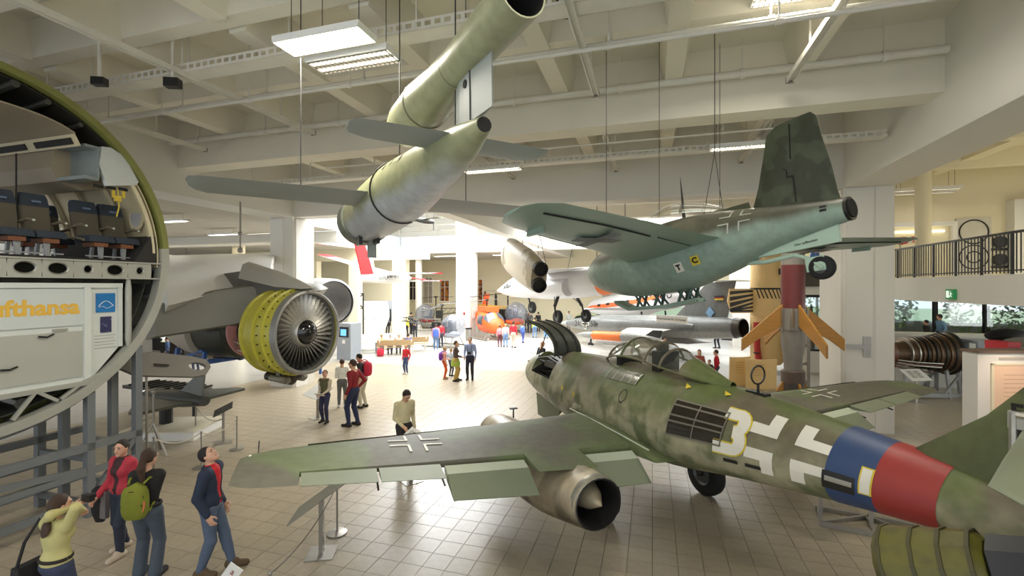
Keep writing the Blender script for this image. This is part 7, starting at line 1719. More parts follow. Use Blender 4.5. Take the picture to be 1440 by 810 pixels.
q = MB(); q.lathe([(Lc, .2), (Lc + .02, .25), (Lc + .25, .24), (Lc + .3, .1)], ca, ax_, 8); q.build('black_end', mat('end_black_blue', (34, 36, 42), .35), t, world=True)
q = MB(); q.lathe([(.01, .31), (Lc * .8, .30)], ca - Vector((0, 0, .03)), ax_, 16, (False, False), 0, R(60), R(250)); 
for f in (.2, .5, .75):
    a = ca + ax_ * Lc * f + Vector((0, -.28, .08)); q = MB(); q.sphere(a, .02, 8, 6); q.build('bolt', m_gunm, t, smooth=60, world=True)
for f in (.15, .85):
    a = ca + ax_ * Lc * f; q = MB(); q.bar((a.x, a.y, 0), (a.x, a.y, a.z - .25), .08); q.build('stand_post', m_gunm, t, world=True)
q = MB(); a = ca + ax_ * Lc * .5; q.box((a.x, a.y, .04), (1.0, .5, .08)); q.build('stand_base', m_gunm, t, world=True)
# card on the floor by the denim man
t = thing('floor_card', 'small white card with red letter at the lower picture edge', 'sign', at(326, 806, 6.3) * 1.0, .5)
t.matrix_basis = Matrix.Translation((at(326, 806, 6.25).x, 6.25, .12)) @ Matrix.Rotation(R(35), 4, 'Y')
q = MB(); q.bbox((-.1, -.01, -.1), (.1, .01, .12)); q.build('card', m_white, t); text('letter', 'a', .12, (0, -.014, .03), (1, 0, 0), (0, 0, 1), m_red, t, .003)
# tables and cases in the warm left hall
for k, (px, py, lab) in enumerate(((252, 503, 'dark display case in the warm left hall, nearest'), (238, 492, 'dark display case in the warm left hall, second'), (275, 494, 'dark display case in the warm left hall behind the engine exhaust'))):
    t = thing('display_case', lab, 'display case', ground(px, py), BANG, 'dark cases in the warm left hall')
    q = MB(); q.bbox((-.9, -.4, 0), (.9, .4, .9)); q.build('base', m_intr, t); q = MB(); q.bbox((-.9, -.4, .9), (.9, .4, 1.3)); q.build('glass_top', m_glass, t)
    for j in range(5):
        q = MB(); q.sphere((-.65 + .32 * j, 0, 1.0), (.12, .2, .1), 8, 6); q.build('exhibit', m_brz2 if j % 2 else m_gunm, t, smooth=60)
for k, (px, d_) in enumerate(((222, 26.5), (262, 27.5))):
    t = thing('wall_poster', 'framed reddish poster in the warm left hall, %s' % ('nearer the ring' if k == 0 else 'nearer the engine'), 'poster', at(px, 428, d_), BANG, 'posters in the warm left hall')
    q = MB(); q.bbox((-.5, -.02, -.6), (.5, .02, .6)); q.build('sheet', mat('poster_red', (186, 120, 100), .6, c2=(220, 190, 170), thr=.5, scale=3), t); q = MB(); q.tube([(0, 0, .6), (0, 0, 6.7 - at(px, 428, d_).z)], .01, 4); q.build('wire', m_black, t)
# ================================================================== PEOPLE
def _ik(a, t, l1, l2, hint):
    a = Vector(a); t = Vector(t); d = t - a; L = min(d.length, (l1 + l2) * .999); d.normalize()
    x = (l1 * l1 - l2 * l2 + L * L) / (2 * L); y = math.sqrt(max(l1 * l1 - x * x, 0)); h = Vector(hint); h = (h - d * h.dot(d)).normalized()
    return a + d * x + h * y, a + d * L
def sdf_mesh(prims, res, cut=None, inflate=0.0):
    """One smooth surface round tapered capsules and ellipsoids; returns vertices, quads and the group of each quad."""
    lo = np.full(3, 1e9); hi = -lo
    for p in prims:
        if p[0] == 'c': pts = [np.array(p[1]) - max(p[3], p[4]), np.array(p[1]) + max(p[3], p[4]), np.array(p[2]) - max(p[3], p[4]), np.array(p[2]) + max(p[3], p[4])]
        else: pts = [np.array(p[1]) - max(p[2]), np.array(p[1]) + max(p[2])]
        for q in pts: lo = np.minimum(lo, q); hi = np.maximum(hi, q)
    lo -= inflate + res * 3; hi += inflate + res * 3
    n = np.ceil((hi - lo) / res).astype(int) + 1
    F = np.full(n, 1.0, np.float32); G = np.full(n, 9.0, np.float32); Lb = np.zeros(n, np.int8)
    for p in prims:
        k = p[6] if p[0] == 'c' else p[5]; grp = p[5] if p[0] == 'c' else p[4]; m = .05 + inflate + k
        if p[0] == 'c':
            a, b = np.array(p[1], float), np.array(p[2], float); r = max(p[3], p[4]) + m; plo, phi = np.minimum(a, b) - r, np.maximum(a, b) + r
        else:
            a = np.array(p[1], float); r = max(p[2]) + m; plo, phi = a - r, a + r
        i0 = np.maximum(((plo - lo) / res).astype(int), 0); i1 = np.minimum(((phi - lo) / res).astype(int) + 2, n)
        ax = [lo[q] + res * np.arange(i0[q], i1[q]) for q in range(3)]
        X, Y, Z = np.meshgrid(*ax, indexing='ij'); P = np.stack((X, Y, Z), -1)
        if p[0] == 'c':
            ab = b - a; t = np.clip(((P - a) @ ab) / max(ab @ ab, 1e-9), 0, 1)
            d = np.linalg.norm(P - a - t[..., None] * ab, axis=-1) - (p[3] + (p[4] - p[3]) * t)
        else:
            q = (P - a) @ np.array(p[3]) if p[3] is not None else P - a
            rr = np.array(p[2]); k0 = np.linalg.norm(q / rr, axis=-1); k1 = np.linalg.norm(q / (rr * rr), axis=-1); d = k0 * (k0 - 1) / np.maximum(k1, 1e-6)
        d = (d - inflate).astype(np.float32)
        s = tuple(slice(i0[q], i1[q]) for q in range(3)); f = F[s]
        h = np.maximum(k - np.abs(f - d), 0) / k; F[s] = np.minimum(f, d) - h * h * k * .25
        w = d < G[s]; G[s] = np.where(w, d, G[s]); Lb[s] = np.where(w, grp, Lb[s])
    if cut is not None:
        ax = [lo[q] + res * np.arange(n[q]) for q in range(3)]; X, Y, Z = np.meshgrid(*ax, indexing='ij'); F = np.maximum(F, cut(X, Y, Z).astype(np.float32))
    S = F < 0
    c = [S[i:n[0] - 1 + i, j:n[1] - 1 + j, k:n[2] - 1 + k] for i in (0, 1) for j in (0, 1) for k in (0, 1)]
    anyv = np.logical_or.reduce(c); allv = np.logical_and.reduce(c); act = anyv & ~allv
    idx = np.argwhere(act); 
    if len(idx) == 0: return [], [], []
    vid = np.full(act.shape, -1, np.int64); vid[act] = np.arange(len(idx))
    acc = np.zeros((len(idx), 3)); cnt = np.zeros(len(idx))
    offs = [(i, j, k) for i in (0, 1) for j in (0, 1) for k in (0, 1)]
    for o in offs:
        for axn in range(3):
            if o[axn]: continue
            o2 = list(o); o2[axn] = 1
            fa = F[tuple((idx + o).T)]; fb = F[tuple((idx + o2).T)]; cr = (fa < 0) != (fb < 0)
            t = np.where(cr, fa / np.where(cr, fa - fb, 1), 0)
            pt = idx + np.array(o) + 0.0; pt[:, axn] += t
            acc[cr] += pt[cr]; cnt[cr] += 1
    V = lo + res * (acc / np.maximum(cnt, 1)[:, None])
    Q, GL = [], []
    for axn in range(3):
        s0 = [slice(1, n[q] - 1) for q in range(3)]; s1 = list(s0); s0[axn] = slice(0, n[axn] - 1); s1[axn] = slice(1, n[axn])
        A, B = S[tuple(s0)], S[tuple(s1)]; e = np.argwhere(A != B)
        if not len(e): continue
        base = e.copy()
        for q in range(3):
            if q != axn: base[:, q] += 1
        u, v = [q for q in range(3) if q != axn]
        def cell(du, dv): 
            cc = base.copy(); cc[:, u] -= du; cc[:, v] -= dv; return vid[tuple(cc.T)]
        quad = np.stack((cell(1, 1), cell(0, 1), cell(0, 0), cell(1, 0)), 1)
        flip = A[tuple(e.T)]
        if axn == 1: flip = ~flip
        quad[~flip] = quad[~flip][:, ::-1]
        ok = (quad >= 0).all(1); Q.append(quad[ok]); GL.append(Lb[tuple(base.T)][ok])
    return V, np.concatenate(Q), np.concatenate(GL)
def sdf_obj(name, prims, res, mats, parent, cut=None, inflate=0.0, multi=False):
    V, Q, GL = sdf_mesh(prims, res, cut, inflate)
    me = bpy.data.meshes.new(name); me.from_pydata([tuple(v) for v in V], [], [tuple(int(i) for i in q) for q in Q])
    for m in (mats if isinstance(mats, list) else [mats]): me.materials.append(m)
    if multi: me.polygons.foreach_set('material_index', [int(g) for g in GL])
    me.polygons.foreach_set('use_smooth', [True] * len(me.polygons)); me.update()
    o = bpy.data.objects.new(name, me); COL.objects.link(o)
    if parent is not None: o.parent = parent
    return o
m_skin = mat('skin', (206, 160, 132), .55, var=.05, scale=8); m_eye = mat('eye_dark', (34, 26, 22), .3); m_lip = mat('lip', (160, 92, 84), .5)
HAIR = {'brown': (66, 44, 28), 'black': (34, 28, 26), 'blond': (176, 142, 92), 'grey': (176, 172, 164), 'dark': (46, 34, 26), 'bald': (150, 110, 88)}
def cloth(c, sc=10): return mat('cloth_%d_%d_%d' % c, c, .85, var=.14, scale=sc, bump=.06)
SK, TOP, BOT, SHO, HAI, INN = range(6)
def person(label, p, h, face, top, bot, shoe=(40, 36, 32), hair='brown', near=0, stride=0.0, hands=(None, None), look=(0, 0), lean=0.0, female=False,
           short=False, long_hair=False, sit=False, inner=None, feet=None, flare=False, group=None, twist=0, sleeve=False):
    """near: 0 far figure, one mesh; 1 middle distance; 2 close, clothes as separate garments. Body faces +Y, then turned by FACE degrees."""
    S = h
    sw = .094 if female else .101; hipw = .05
    hz = .515 if not sit else .275
    pel = Vector((0, 0, hz + .02)); cl, sl = math.cos(lean), math.sin(lean)
    def up(v):      # lean the trunk forward about the pelvis
        d = Vector(v) - Vector((0, 0, .535)); return pel + Vector((d.x, d.y * cl + d.z * sl, d.z * cl - d.y * sl))
    fz = .042
    ft = feet or ([(-.06, stride), (.06, -stride)] if not sit else [(-.06, .24), (.06, .25)])
    P = []
    def c(a, b, ra, rb, g, k=.03): P.append(('c', tuple(Vector(a) * S), tuple(Vector(b) * S), ra * S, rb * S, g, k * S))
    def e(cn, r, g, k=.02, rot=None): P.append(('e', tuple(Vector(cn) * S), tuple(q * S for q in r), None if rot is None else [list(x) for x in rot], g, k * S))
    # trunk
    wst, hip_r = (.068, .078) if female else (.075, .076)
    e(pel + Vector((0, -.008, 0)), (.092, .070, .062), BOT, .03)
    e(up((0, 0, .62)), (.080 if not female else .072, .056, .075), TOP, .04)
    e(up((0, -.004, .725)), (.096 if not female else .086, .066, .095), TOP, .04)
    if female: 
        for sx_ in (-1, 1): e(up((sx_ * .038, .05, .735)), (.034, .03, .034), TOP, .03)
    c(up((-sw * .8, 0, .802)), up((sw * .8, 0, .802)), .036, .036, TOP, .045)
    hd = Matrix.Rotation(R(twist), 3, 'Z') @ Matrix.Rotation(R(look[1]), 3, 'Z') @ Matrix.Rotation(R(look[0]), 3, 'X')
    nb = up((0, -.006, .825)); hc = nb + Vector((0, .012, .045)) + hd @ Vector((0, .008, .058))
    c(nb, hc - hd @ Vector((0, .01, .025)), .033 if not female else .028, .031 if not female else .027, SK, .02)
    e(hc, (.043, .055, .062), SK, .012, hd)
    c(hc + hd @ Vector((0, .012, -.03)), hc + hd @ Vector((0, .034, -.052)), .032, .020, SK, .02)
    if near:
        c(hc + hd @ Vector((0, .052, .006)), hc + hd @ Vector((0, .063, -.014)), .0055, .009, SK, .008)
        for sx_ in (-1, 1):
            e(hc + hd @ Vector((sx_ * .044, -.004, -.006)), (.006, .012, .018), SK, .006, hd)
            e(hc + hd @ Vector((sx_ * .02, .044, .018)), (.016, .010, .006), SK, .008, hd)
    # hair
    hp = []
    if hair != 'bald':
        hp.append(('e', hc + hd @ Vector((0, -.008, .012)), (.0495, .0585, .0615)))
        if long_hair:
            hp.append(('e', hc + hd @ Vector((0, -.035, -.045)), (.046, .030, .075)))
            hp.append(('e', up((0, -.062, .78)), (.05, .022, .07)))
    if not near:
        for q in hp: e(q[1], q[2], HAI, .01, hd)
        if hair != 'bald': e(hc + hd @ Vector((0, .030, -.014)), (.036, .0325, .040), SK, .004, hd)
    # legs
    for i, sx_ in enumerate((-1, 1)):
        a = Vector((sx_ * hipw, 0, hz)); an = Vector((ft[i][0], ft[i][1], fz + (ft[i][2] if len(ft[i]) > 2 else 0)))
        kn, an = _ik(a, an, .245, .242, (sx_ * .08, 1, .0))
        c(a, kn, .054 if not female else .056, .038, BOT, .03)
        c(kn, an + Vector((0, 0, .012)), .038, .028 if not flare else .043, BOT, .012)
        if near: c(kn.lerp(an, .12) - Vector((0, .012, 0)), kn.lerp(an, .5) - Vector((0, .006, 0)), .03, .03, BOT, .02)
        toe = an + Vector((sx_ * .012, .105, -.022)); toe.z = an.z - fz + .02
        c(an + Vector((0, -.018, -.018)), toe, .026, .021, SHO, .015)
        if near: c(an + Vector((0, -.02, -.024)), an + Vector((0, .03, .0)), .026, .024, SHO, .015)
    # arms
    for i, sx_ in enumerate((-1, 1)):
        sh = up((sx_ * sw, -.002, .798)); tg = hands[i]
        tg = up((sx_ * (sw + .026), .03, .50)) if tg is None else Vector(tg)
        el, wr = _ik(sh, tg, .172, .15, (sx_ * .32, -1, -.25))
        ga = INN if sleeve else TOP
        c(sh, el, .035 if not female else .032, .028, ga, .025)
        g2 = SK if short else ga
        if short: c(sh.lerp(el, .6), el, .027, .026, SK, .006)
        c(el, wr, .027, .019, g2, .01)
        d = (wr - el).normalized(); sd_ = Vector((0, 0, 1)).cross(d); sd_ = sd_.normalized() if sd_.length > .2 else Vector((0, 1, 0))
        nr = d.cross(sd_) * -sx_
        if d.z < -.6: sd_ = Vector((0, 1, 0)); sd_ = (sd_ - d * sd_.dot(d)).normalized(); nr = Vector((-sx_, 0, 0)); nr = (nr - d * nr.dot(d)).normalized()
        if near:
            B = Matrix((sd_, d, nr)).transposed()
            c(wr - d * .01, wr + d * .02, .017, .017, SK, .01)
            e(wr + d * .036, (.023, .034, .0125), SK, .01, B)
            for f, (o, ln) in enumerate(((.0165, .037), (.0055, .043), (-.0055, .040), (-.0165, .031))):
                r0 = wr + d * .062 + sd_ * o; k1 = r0 + (d * .9 + sd_ * o * 3 + nr * .3).normalized() * ln * .55; k2 = k1 + (d * .62 + nr * .75).normalized() * ln * .6
                c(r0, k1, .0056, .0052, SK, .003); c(k1, k2, .0052, .0042, SK, .003)
            t0 = wr + d * .018 + sd_ * .016; t1 = t0 + (d * .7 + sd_ * .8 + nr * .2).normalized() * .028; t2 = t1 + (d * .9 + nr * .35 + sd_ * .2).normalized() * .026
            c(t0, t1, .0085, .0068, SK, .006); c(t1, t2, .0066, .005, SK, .003)
        else:
            c(wr, wr + d * .035, .018, .017, SK, .008); c(wr + d * .03, wr + d * .075 + nr * .01, .015, .008, SK, .006); c(wr + d * .012, wr + d * .04 + sd_ * .022, .008, .006, SK, .004)
    M = Matrix.Translation(Vector((p[0], p[1], p[2] if len(p) > 2 else 0))) @ Matrix.Rotation(R(face), 4, 'Z')
    mats = [m_skin, cloth(top), cloth(bot), cloth(shoe), mat('hair_' + hair, HAIR[hair], .6, var=.5, scale=25, stretch=(3, 3, .6), bump=.6), cloth(inner or top)]
    if near < 2:
        res = .021 if not near else .0125
        o = sdf_obj('person', P, res, mats, None, multi=True)
        if near:
            def cutf(X, Y, Z):
                q = [(X - hc.x * S), (Y - hc.y * S), (Z - hc.z * S)]; f = hd @ Vector((0, 1, 0)); u_ = hd @ Vector((0, 0, 1))
                yy = q[0] * f.x + q[1] * f.y + q[2] * f.z; zz = q[0] * u_.x + q[1] * u_.y + q[2] * u_.z
                return np.maximum(yy - .5 * zz - .010 * S, (-.056 * S - zz) if not long_hair else zz * 0 - 1)
            if hp: 
                ho = sdf_obj('hair', [('e', tuple(q[1] * S), tuple(x * S for x in q[2]), [list(x) for x in hd], 0, .02 * S) for q in hp], .0125, mats[HAI], o, cutf)
        o.matrix_basis = M; TM[o.name] = M
        tag(o, label, 'person', group)
        if near: face_bits(o, hc * S, hd, S, mats)
        return o, P, M
    root = thing('person', label, 'person', M=M)
    skinp = [tuple(q) for q in P]
    shr = []
    for q in P:     # body slightly slimmer than the clothes
        q = list(q); g = q[5] if q[0] == 'c' else q[4]
        if g in (TOP, BOT):
            if q[0] == 'c': q[3] *= .86; q[4] *= .86
            else: q[2] = tuple(x * .9 for x in q[2])
        shr.append(tuple(q))
    sdf_obj('body', shr, .0075, m_skin, root)
    gp = lambda g: [q for q in P if (q[5] if q[0] == 'c' else q[4]) == g]
    tops = gp(TOP)
    tops = tops + [('e', tuple((pel + Vector((0, -.004, .03))) * S), (.096 * S, .075 * S, .06 * S), None, TOP, .04 * S)] if not short else tops
    if inner:
        sdf_obj('shirt', [q for q in tops if q[0] == 'e' or q[6] > .035 * S] + [('c', tuple(nb * S), tuple((nb + Vector((0, .012, -.03))) * S), .04 * S, .05 * S, TOP, .02 * S)], .012, mats[INN], root, None, .001)
        def front(X, Y, Z):        # jacket hangs open in front
            w_ = (.020 + .030 * np.clip((Z / S - .62) / .2, 0, 1)) * S
            return np.minimum(np.minimum(w_ - np.abs(X), Y - .02 * S), Z - .3 * S)
        sdf_obj('jacket', tops, .010, mats[TOP], root, front, .012)
        cl_ = MB(); cl_.tube([tuple((nb + Vector((.052 * math.cos(R(a)), .045 * math.sin(R(a)) + .002, -.012 + (.012 * math.sin(R(a + 180)))))) * S) for a in range(150, 391, 20)], .018 * S, 8); cl_.build('collar', mats[TOP], root, smooth=60)
    else:
        sdf_obj('top', tops, .010, mats[TOP], root, None, .005)
    sdf_obj('trousers', gp(BOT), .010, mats[BOT], root, None, .004)
    bt = MB(); bt.tube([tuple((pel + Vector((.094 * math.cos(R(a)), .073 * math.sin(R(a)) - .006, .045))) * S) for a in range(0, 361, 20)], .012 * S, 8, (False, False)); bt.build('belt', cloth((36, 30, 26)), root, smooth=60)
    for sx_ in (0, 1):
        s4 = gp(SHO); half = len(s4) // 2; sdf_obj('shoe', s4[sx_ * half:(sx_ + 1) * half], .010, mats[SHO], root, None, .007)
    def cuth(X, Y, Z):
        f = hd @ Vector((0, 1, 0)); u_ = hd @ Vector((0, 0, 1)); q = [X - hc.x * S, Y - hc.y * S, Z - hc.z * S]
        yy = q[0] * f.x + q[1] * f.y + q[2] * f.z; zz = q[0] * u_.x + q[1] * u_.y + q[2] * u_.z
        return np.maximum(yy - .5 * zz - .010 * S, (-.056 * S - zz) if not long_hair else zz * 0 - 1)
    hq = [('e', tuple(q[1] * S), tuple(x * S for x in q[2]), [list(x) for x in hd], 0, .02 * S) for q in hp]
    if long_hair == 'tail': hq = hq[:1] + [('c', tuple((hc + hd @ Vector((0, -.055, .0))) * S), tuple((hc + hd @ Vector((0.015, -.085, -.07))) * S), .022 * S, .028 * S, 0, .01 * S), ('c', tuple((hc + hd @ Vector((.015, -.085, -.07))) * S), tuple((hc + hd @ Vector((.035, -.075, -.17))) * S), .028 * S, .012 * S, 0, .01 * S)]
    if hq: sdf_obj('hair', hq, .0085, mats[HAI], root, cuth)
    face_bits(root, hc * S, hd, S, mats)
    return root, P, M
def face_bits(o, c_, hd, S, mats):
    for sx_ in (-1, 1):
        q = MB(); q.sphere(c_ + hd @ Vector((sx_ * .0185, .0505, .006)) * S, (.0075 * S, .004 * S, .0045 * S), 8, 6, rot=hd); q.build('eye', m_eye, o, smooth=60)
        q = MB(); q.tube([c_ + hd @ Vector((sx_ * x, y, z)) * S for x, y, z in ((.009, .055, .0175), (.019, .0535, .0205), (.029, .045, .017))], .0028 * S, 6); q.build('eyebrow', mats[HAI], o, smooth=60)
    q = MB(); q.tube([c_ + hd @ Vector((x, y, -.036)) * S for x, y in ((-.015, .048), (-.006, .0555), (.006, .0555), (.015, .048))], .0036 * S, 6); q.build('mouth', m_lip, o, smooth=60)
def backpack(M, off, w, h_, d_, col, label, trim=None, straps=True, col2=None):
    """A rounded rucksack; OFF is its centre in the wearer's frame."""
    t = thing('backpack', label, 'backpack', M=M @ Matrix.Translation(off))
    rg = []
    for i in range(9):
        f = i / 8; k = (1 - (2 * abs(f - .45) / 1.1) ** 3.5) ** .5; rg.append([Vector((w / 2 * k * math.copysign(abs(math.cos(a)) ** .6, math.cos(a)), -d_ / 2 * (math.sin(a)) ** 1 * k if math.sin(a) > 0 else d_ * .3 * abs(math.sin(a)) ** .5, -h_ / 2 + h_ * f)) for a in [2 * PI * j / 18 for j in range(18)]])
    q = MB(); q.loft(rg); q.build('bag', cloth(col), t, smooth=60)
    q = MB(); q.tube([(w * .42 * math.cos(R(a)), -d_ * .42 * (1 - .3 * abs(math.cos(R(a)))), h_ * .10 + h_ * .22 * math.sin(R(a))) for a in range(0, 181, 20)], .007, 6); q.build('zip', cloth(trim or (30, 34, 24)), t)
    q = MB(); q.tube([(w * .38 * math.cos(R(a)), -d_ * .48 * (1 - .25 * abs(math.cos(R(a)))), -h_ * .12 + h_ * .16 * math.sin(R(a))) for a in range(0, 181, 20)], .007, 6); q.build('pocket_zip', cloth(trim or (30, 34, 24)), t)
    if col2:
        q = MB(); q.tube([(w * .45 * math.cos(R(a)), -d_ * .30, -h_ * .06 + h_ * .42 * math.sin(R(a))) for a in range(-80, 11, 15)], .010, 6); q.build('edge_piping', cloth(col2), t)
    if straps:
        for sx_ in (-1, 1):
            q = MB(); q.tube([(sx_ * w * .28, d_ * .1, h_ * .46), (sx_ * w * .36, d_ * .5, h_ * .56), (sx_ * w * .42, d_ * 1.3, h_ * .45), (sx_ * w * .45, d_ * 1.45, h_ * .05), (sx_ * w * .42, d_ * .3, -h_ * .38)], .016, 6); q.build('strap', cloth(col), t, smooth=60)
    return t
def gp_(px, py): g = ground(px, py); return (g.x, g.y)
JEAN = (74, 84, 96); DJEAN = (44, 50, 64); NAVY = (38, 42, 62)
# --- the four in front
o, P, M1 = person('woman in an open red jacket over a dark top, walking towards the camera', gp_(173, 776), 1.70, 168, (176, 52, 66), DJEAN, (196, 180, 160), 'dark', 2, .07, (None, (.12, .12, .54)), (0, 12), female=True, inner=(62, 38, 40))
q = MB(); t = thing('coat', 'black coat carried over the arm of the woman in red', 'coat', M=M1 @ Matrix.Translation((.31, .10, 0)))
q.loft([[Vector((dx * w_ + .01 * math.sin(6 * z + dx * 4), dy * w_ * .6, z)) for dx, dy in ((-.9, -.6), (0, -1), (.9, -.6), (1, .3), (.4, 1), (-.5, .9), (-1, .3))] for z, w_ in ((.48, .07), (.6, .12), (.8, .14), (.95, .12), (1.0, .06))]); q.build('folded_cloth', cloth((26, 25, 26)), t, smooth=60)
q = MB(); q.loft([[Vector((-.12 + dx * w_, .02 + dy * w_, z)) for dx, dy in ((-1, -.6), (1, -.6), (1, .6), (-1, .6))] for z, w_ in ((.55, .05), (.75, .06), (.95, .05))]); q.build('grey_lining', cloth((110, 104, 102)), t, smooth=60)
o, P, M2 = person('woman with ponytail seen from behind wearing a green backpack', gp_(207, 814), 1.78, 8, (30, 28, 28), JEAN, (40, 36, 34), 'brown', 2, .01, ((-.05, .12, .64), (.01, .12, .67)), (-8, -12), female=True, short=True, long_hair='tail', flare=True)
backpack(M2, Vector((-.02, -.215, 1.17)), .32, .46, .2, (120, 126, 38), 'green rucksack with black zips on the ponytail woman', (28, 32, 18), True, (222, 120, 80))
o, P, M3 = person('man in a denim jacket and red shirt looking up at the ceiling', gp_(297, 804), 1.78, -82, (36, 46, 66), (84, 98, 120), (92, 74, 52), 'black', 2, 0, (None, None), (38, 0), inner=(196, 30, 40), feet=[(-.05, .13), (.06, -.05)])
o, P, M4 = person('woman in a pale yellow jacket photographing with both hands raised', (-5.12, 5.2), 1.66, -12, (184, 176, 118), (52, 60, 84), (40, 40, 40), 'brown', 2, 0, ((.03, .09, .89), (.10, .08, .87)), (-4, -14), female=True, long_hair=True)
t = thing('shoulder_bag', 'black shoulder bag hanging at the side of the yellow jacket woman', 'bag', M=M4 @ Matrix.Translation((-.30, -.06, .78)))
q = MB(); q.loft([[Vector((sx_ * w_, y, z)) for sx_, y in ((-1, -.14), (1, -.14), (1, .14), (-1, .14))] for z, w_ in ((-.16, .06), (.0, .07), (.12, .05))]); q.build('bag', cloth((28, 26, 28)), t, smooth=30)
q = MB(); q.tube([(0, -.12, .12), (.08, -.1, .4), (.14, 0, .62), (.1, .1, .4), (0, .12, .12)], .016, 6); q.build('strap', cloth((28, 26, 28)), t, smooth=60)
t = thing('camera', 'small dark camera held up by the woman in the yellow jacket', 'camera', M=M4 @ Matrix.Translation((.11, .24, 1.53)))
q = MB(); q.bbox((-.06, -.03, -.04), (.06, .03, .04)); q.build('body', m_black, t); q = MB(); q.tube([(0, .03, 0), (0, .07, 0)], .03, 12); q.build('lens', m_black, t, smooth=40)
# --- middle distance
o, P, M5 = person('man in a cream jacket looking down behind the fighter wing', gp_(568, 659), 1.80, -142, (206, 196, 156), (48, 46, 46), (34, 32, 30), 'dark', 1, 0, (None, (.07, .11, .56)), (-42, 0), lean=.08)
o, P, M6 = person('boy in an olive vest with pale sleeves holding a white paper', gp_(457, 594), 1.55, 172, (92, 88, 62), (46, 46, 74), (40, 38, 36), 'brown', 1, .03, ((-.05, .14, .58), (.05, .14, .57)), (14, 14), inner=(196, 186, 164), sleeve=True)
q = MB(); t = thing('paper_sheet', 'white paper sheet in the hands of the olive vest boy', 'paper', M=M6 @ Matrix.Translation((0, .29, .88))); q.box((0, 0, 0), (.26, .18, .006), Matrix.Rotation(R(35), 3, 'X')); q.build('sheet', m_white, t)
for sx_ in (-1, 1): pass
person('boy in a white shirt and grey trousers seen from behind', gp_(481, 572), 1.60, 15, (226, 226, 222), (100, 102, 104), (210, 206, 200), 'brown', 1, .0, ((-.07, .12, .62), (.07, .12, .62)))
person('tall man in a dark red sweater and navy jeans facing the boys', gp_(497, 599), 1.92, 72, (128, 28, 34), (36, 42, 72), (40, 36, 34), 'brown', 1, .035, (None, (.08, -.02, .56)), (0, 10))
o, P, M9 = person('visitor in a black shirt with a red rucksack behind the red sweater man', gp_(511, 573), 1.80, 82, (46, 42, 44), (190, 182, 162), (60, 56, 52), 'black', 1, .02, (None, None), (-18, 0), lean=.18, short=True)
backpack(M9, Vector((0, -.14, 1.30)), .34, .48, .28, (186, 36, 64), 'crimson rucksack on the visitor in the black shirt', (40, 20, 24))
person('child in a red jacket walking alone on the bright floor', gp_(571, 526), 1.36, 160, (208, 44, 56), (64, 84, 124), (220, 216, 210), 'blond', 1, .02)
o, P, M11 = person('child with orange trousers and a purple rucksack', gp_(625, 533), 1.40, -70, (222, 150, 136), (196, 84, 40), (180, 150, 120), 'blond', 1, .02, ((-.04, .13, .6), None))
backpack(M11, Vector((0, -.16, 1.0)), .28, .36, .18, (110, 50, 150), 'purple rucksack on the child with orange trousers', (60, 20, 80))
o, P, M12 = person('woman in a dark brown top with a green jacket round her khaki waist', gp_(641, 536), 1.72, -95, (86, 70, 62), (178, 150, 78), (40, 36, 34), 'brown', 1, .02, ((-.02, .14, .6), (.03, .15, .6)), female=True)
q = MB(); t = thing('tied_jacket', 'lime green jacket tied round the waist of the khaki trousers woman', 'jacket', M=M12 @ Matrix.Translation((0, 0, .86))); q.lathe([(-.22, .19), (-.1, .2), (.06, .16), (.1, .14)], (0, -.01, 0), (0, 0, 1), 14, (False, False)); q.build('cloth', cloth((150, 170, 70)), t, smooth=60)
o, P, M13 = person('man in a light blue shirt with a camera round his neck', gp_(661, 534), 1.84, 176, (150, 164, 204), (40, 40, 56), (34, 32, 32), 'brown', 1, .02, (None, None), (6, 0))
t = thing('camera', 'black camera hanging on the chest of the blue shirt man', 'camera', M=M13 @ Matrix.Translation((0, .19, 1.17))); q = MB(); q.bbox((-.08, -.04, -.05), (.08, .04, .05)); q.build('body', m_black, t); q = MB(); q.tube([(0, .03, 0), (0, .1, 0)], .04, 10); q.build('lens', m_black, t); q = MB(); q.tube([(-.07, 0, .04), (-.1, -.05, .3), (0, -.2, .38), (.1, -.05, .3), (.07, 0, .04)], .012, 5); q.build('strap', m_black, t)
person('small child in grey and pale blue half hidden behind the brown top woman', gp_(634, 529), 1.25, -40, (170, 184, 196), (84, 88, 100), (60, 60, 60), 'blond', 0)
o, P, M15 = person('man in a pink shirt with a bright blue rucksack walking away', gp_(613, 493), 1.68, 5, (222, 160, 170), (104, 132, 170), (226, 226, 226), 'brown', 0, .05)
backpack(M15, Vector((0, -.2, 1.15)), .36, .5, .22, (86, 116, 212), 'bright blue rucksack on the man in pink', (50, 60, 120))
person('visitor in a red shirt in front of the blue rucksack man', gp_(620, 489), 1.66, 20, (206, 50, 64), (70, 70, 84), hair='dark', near=0)
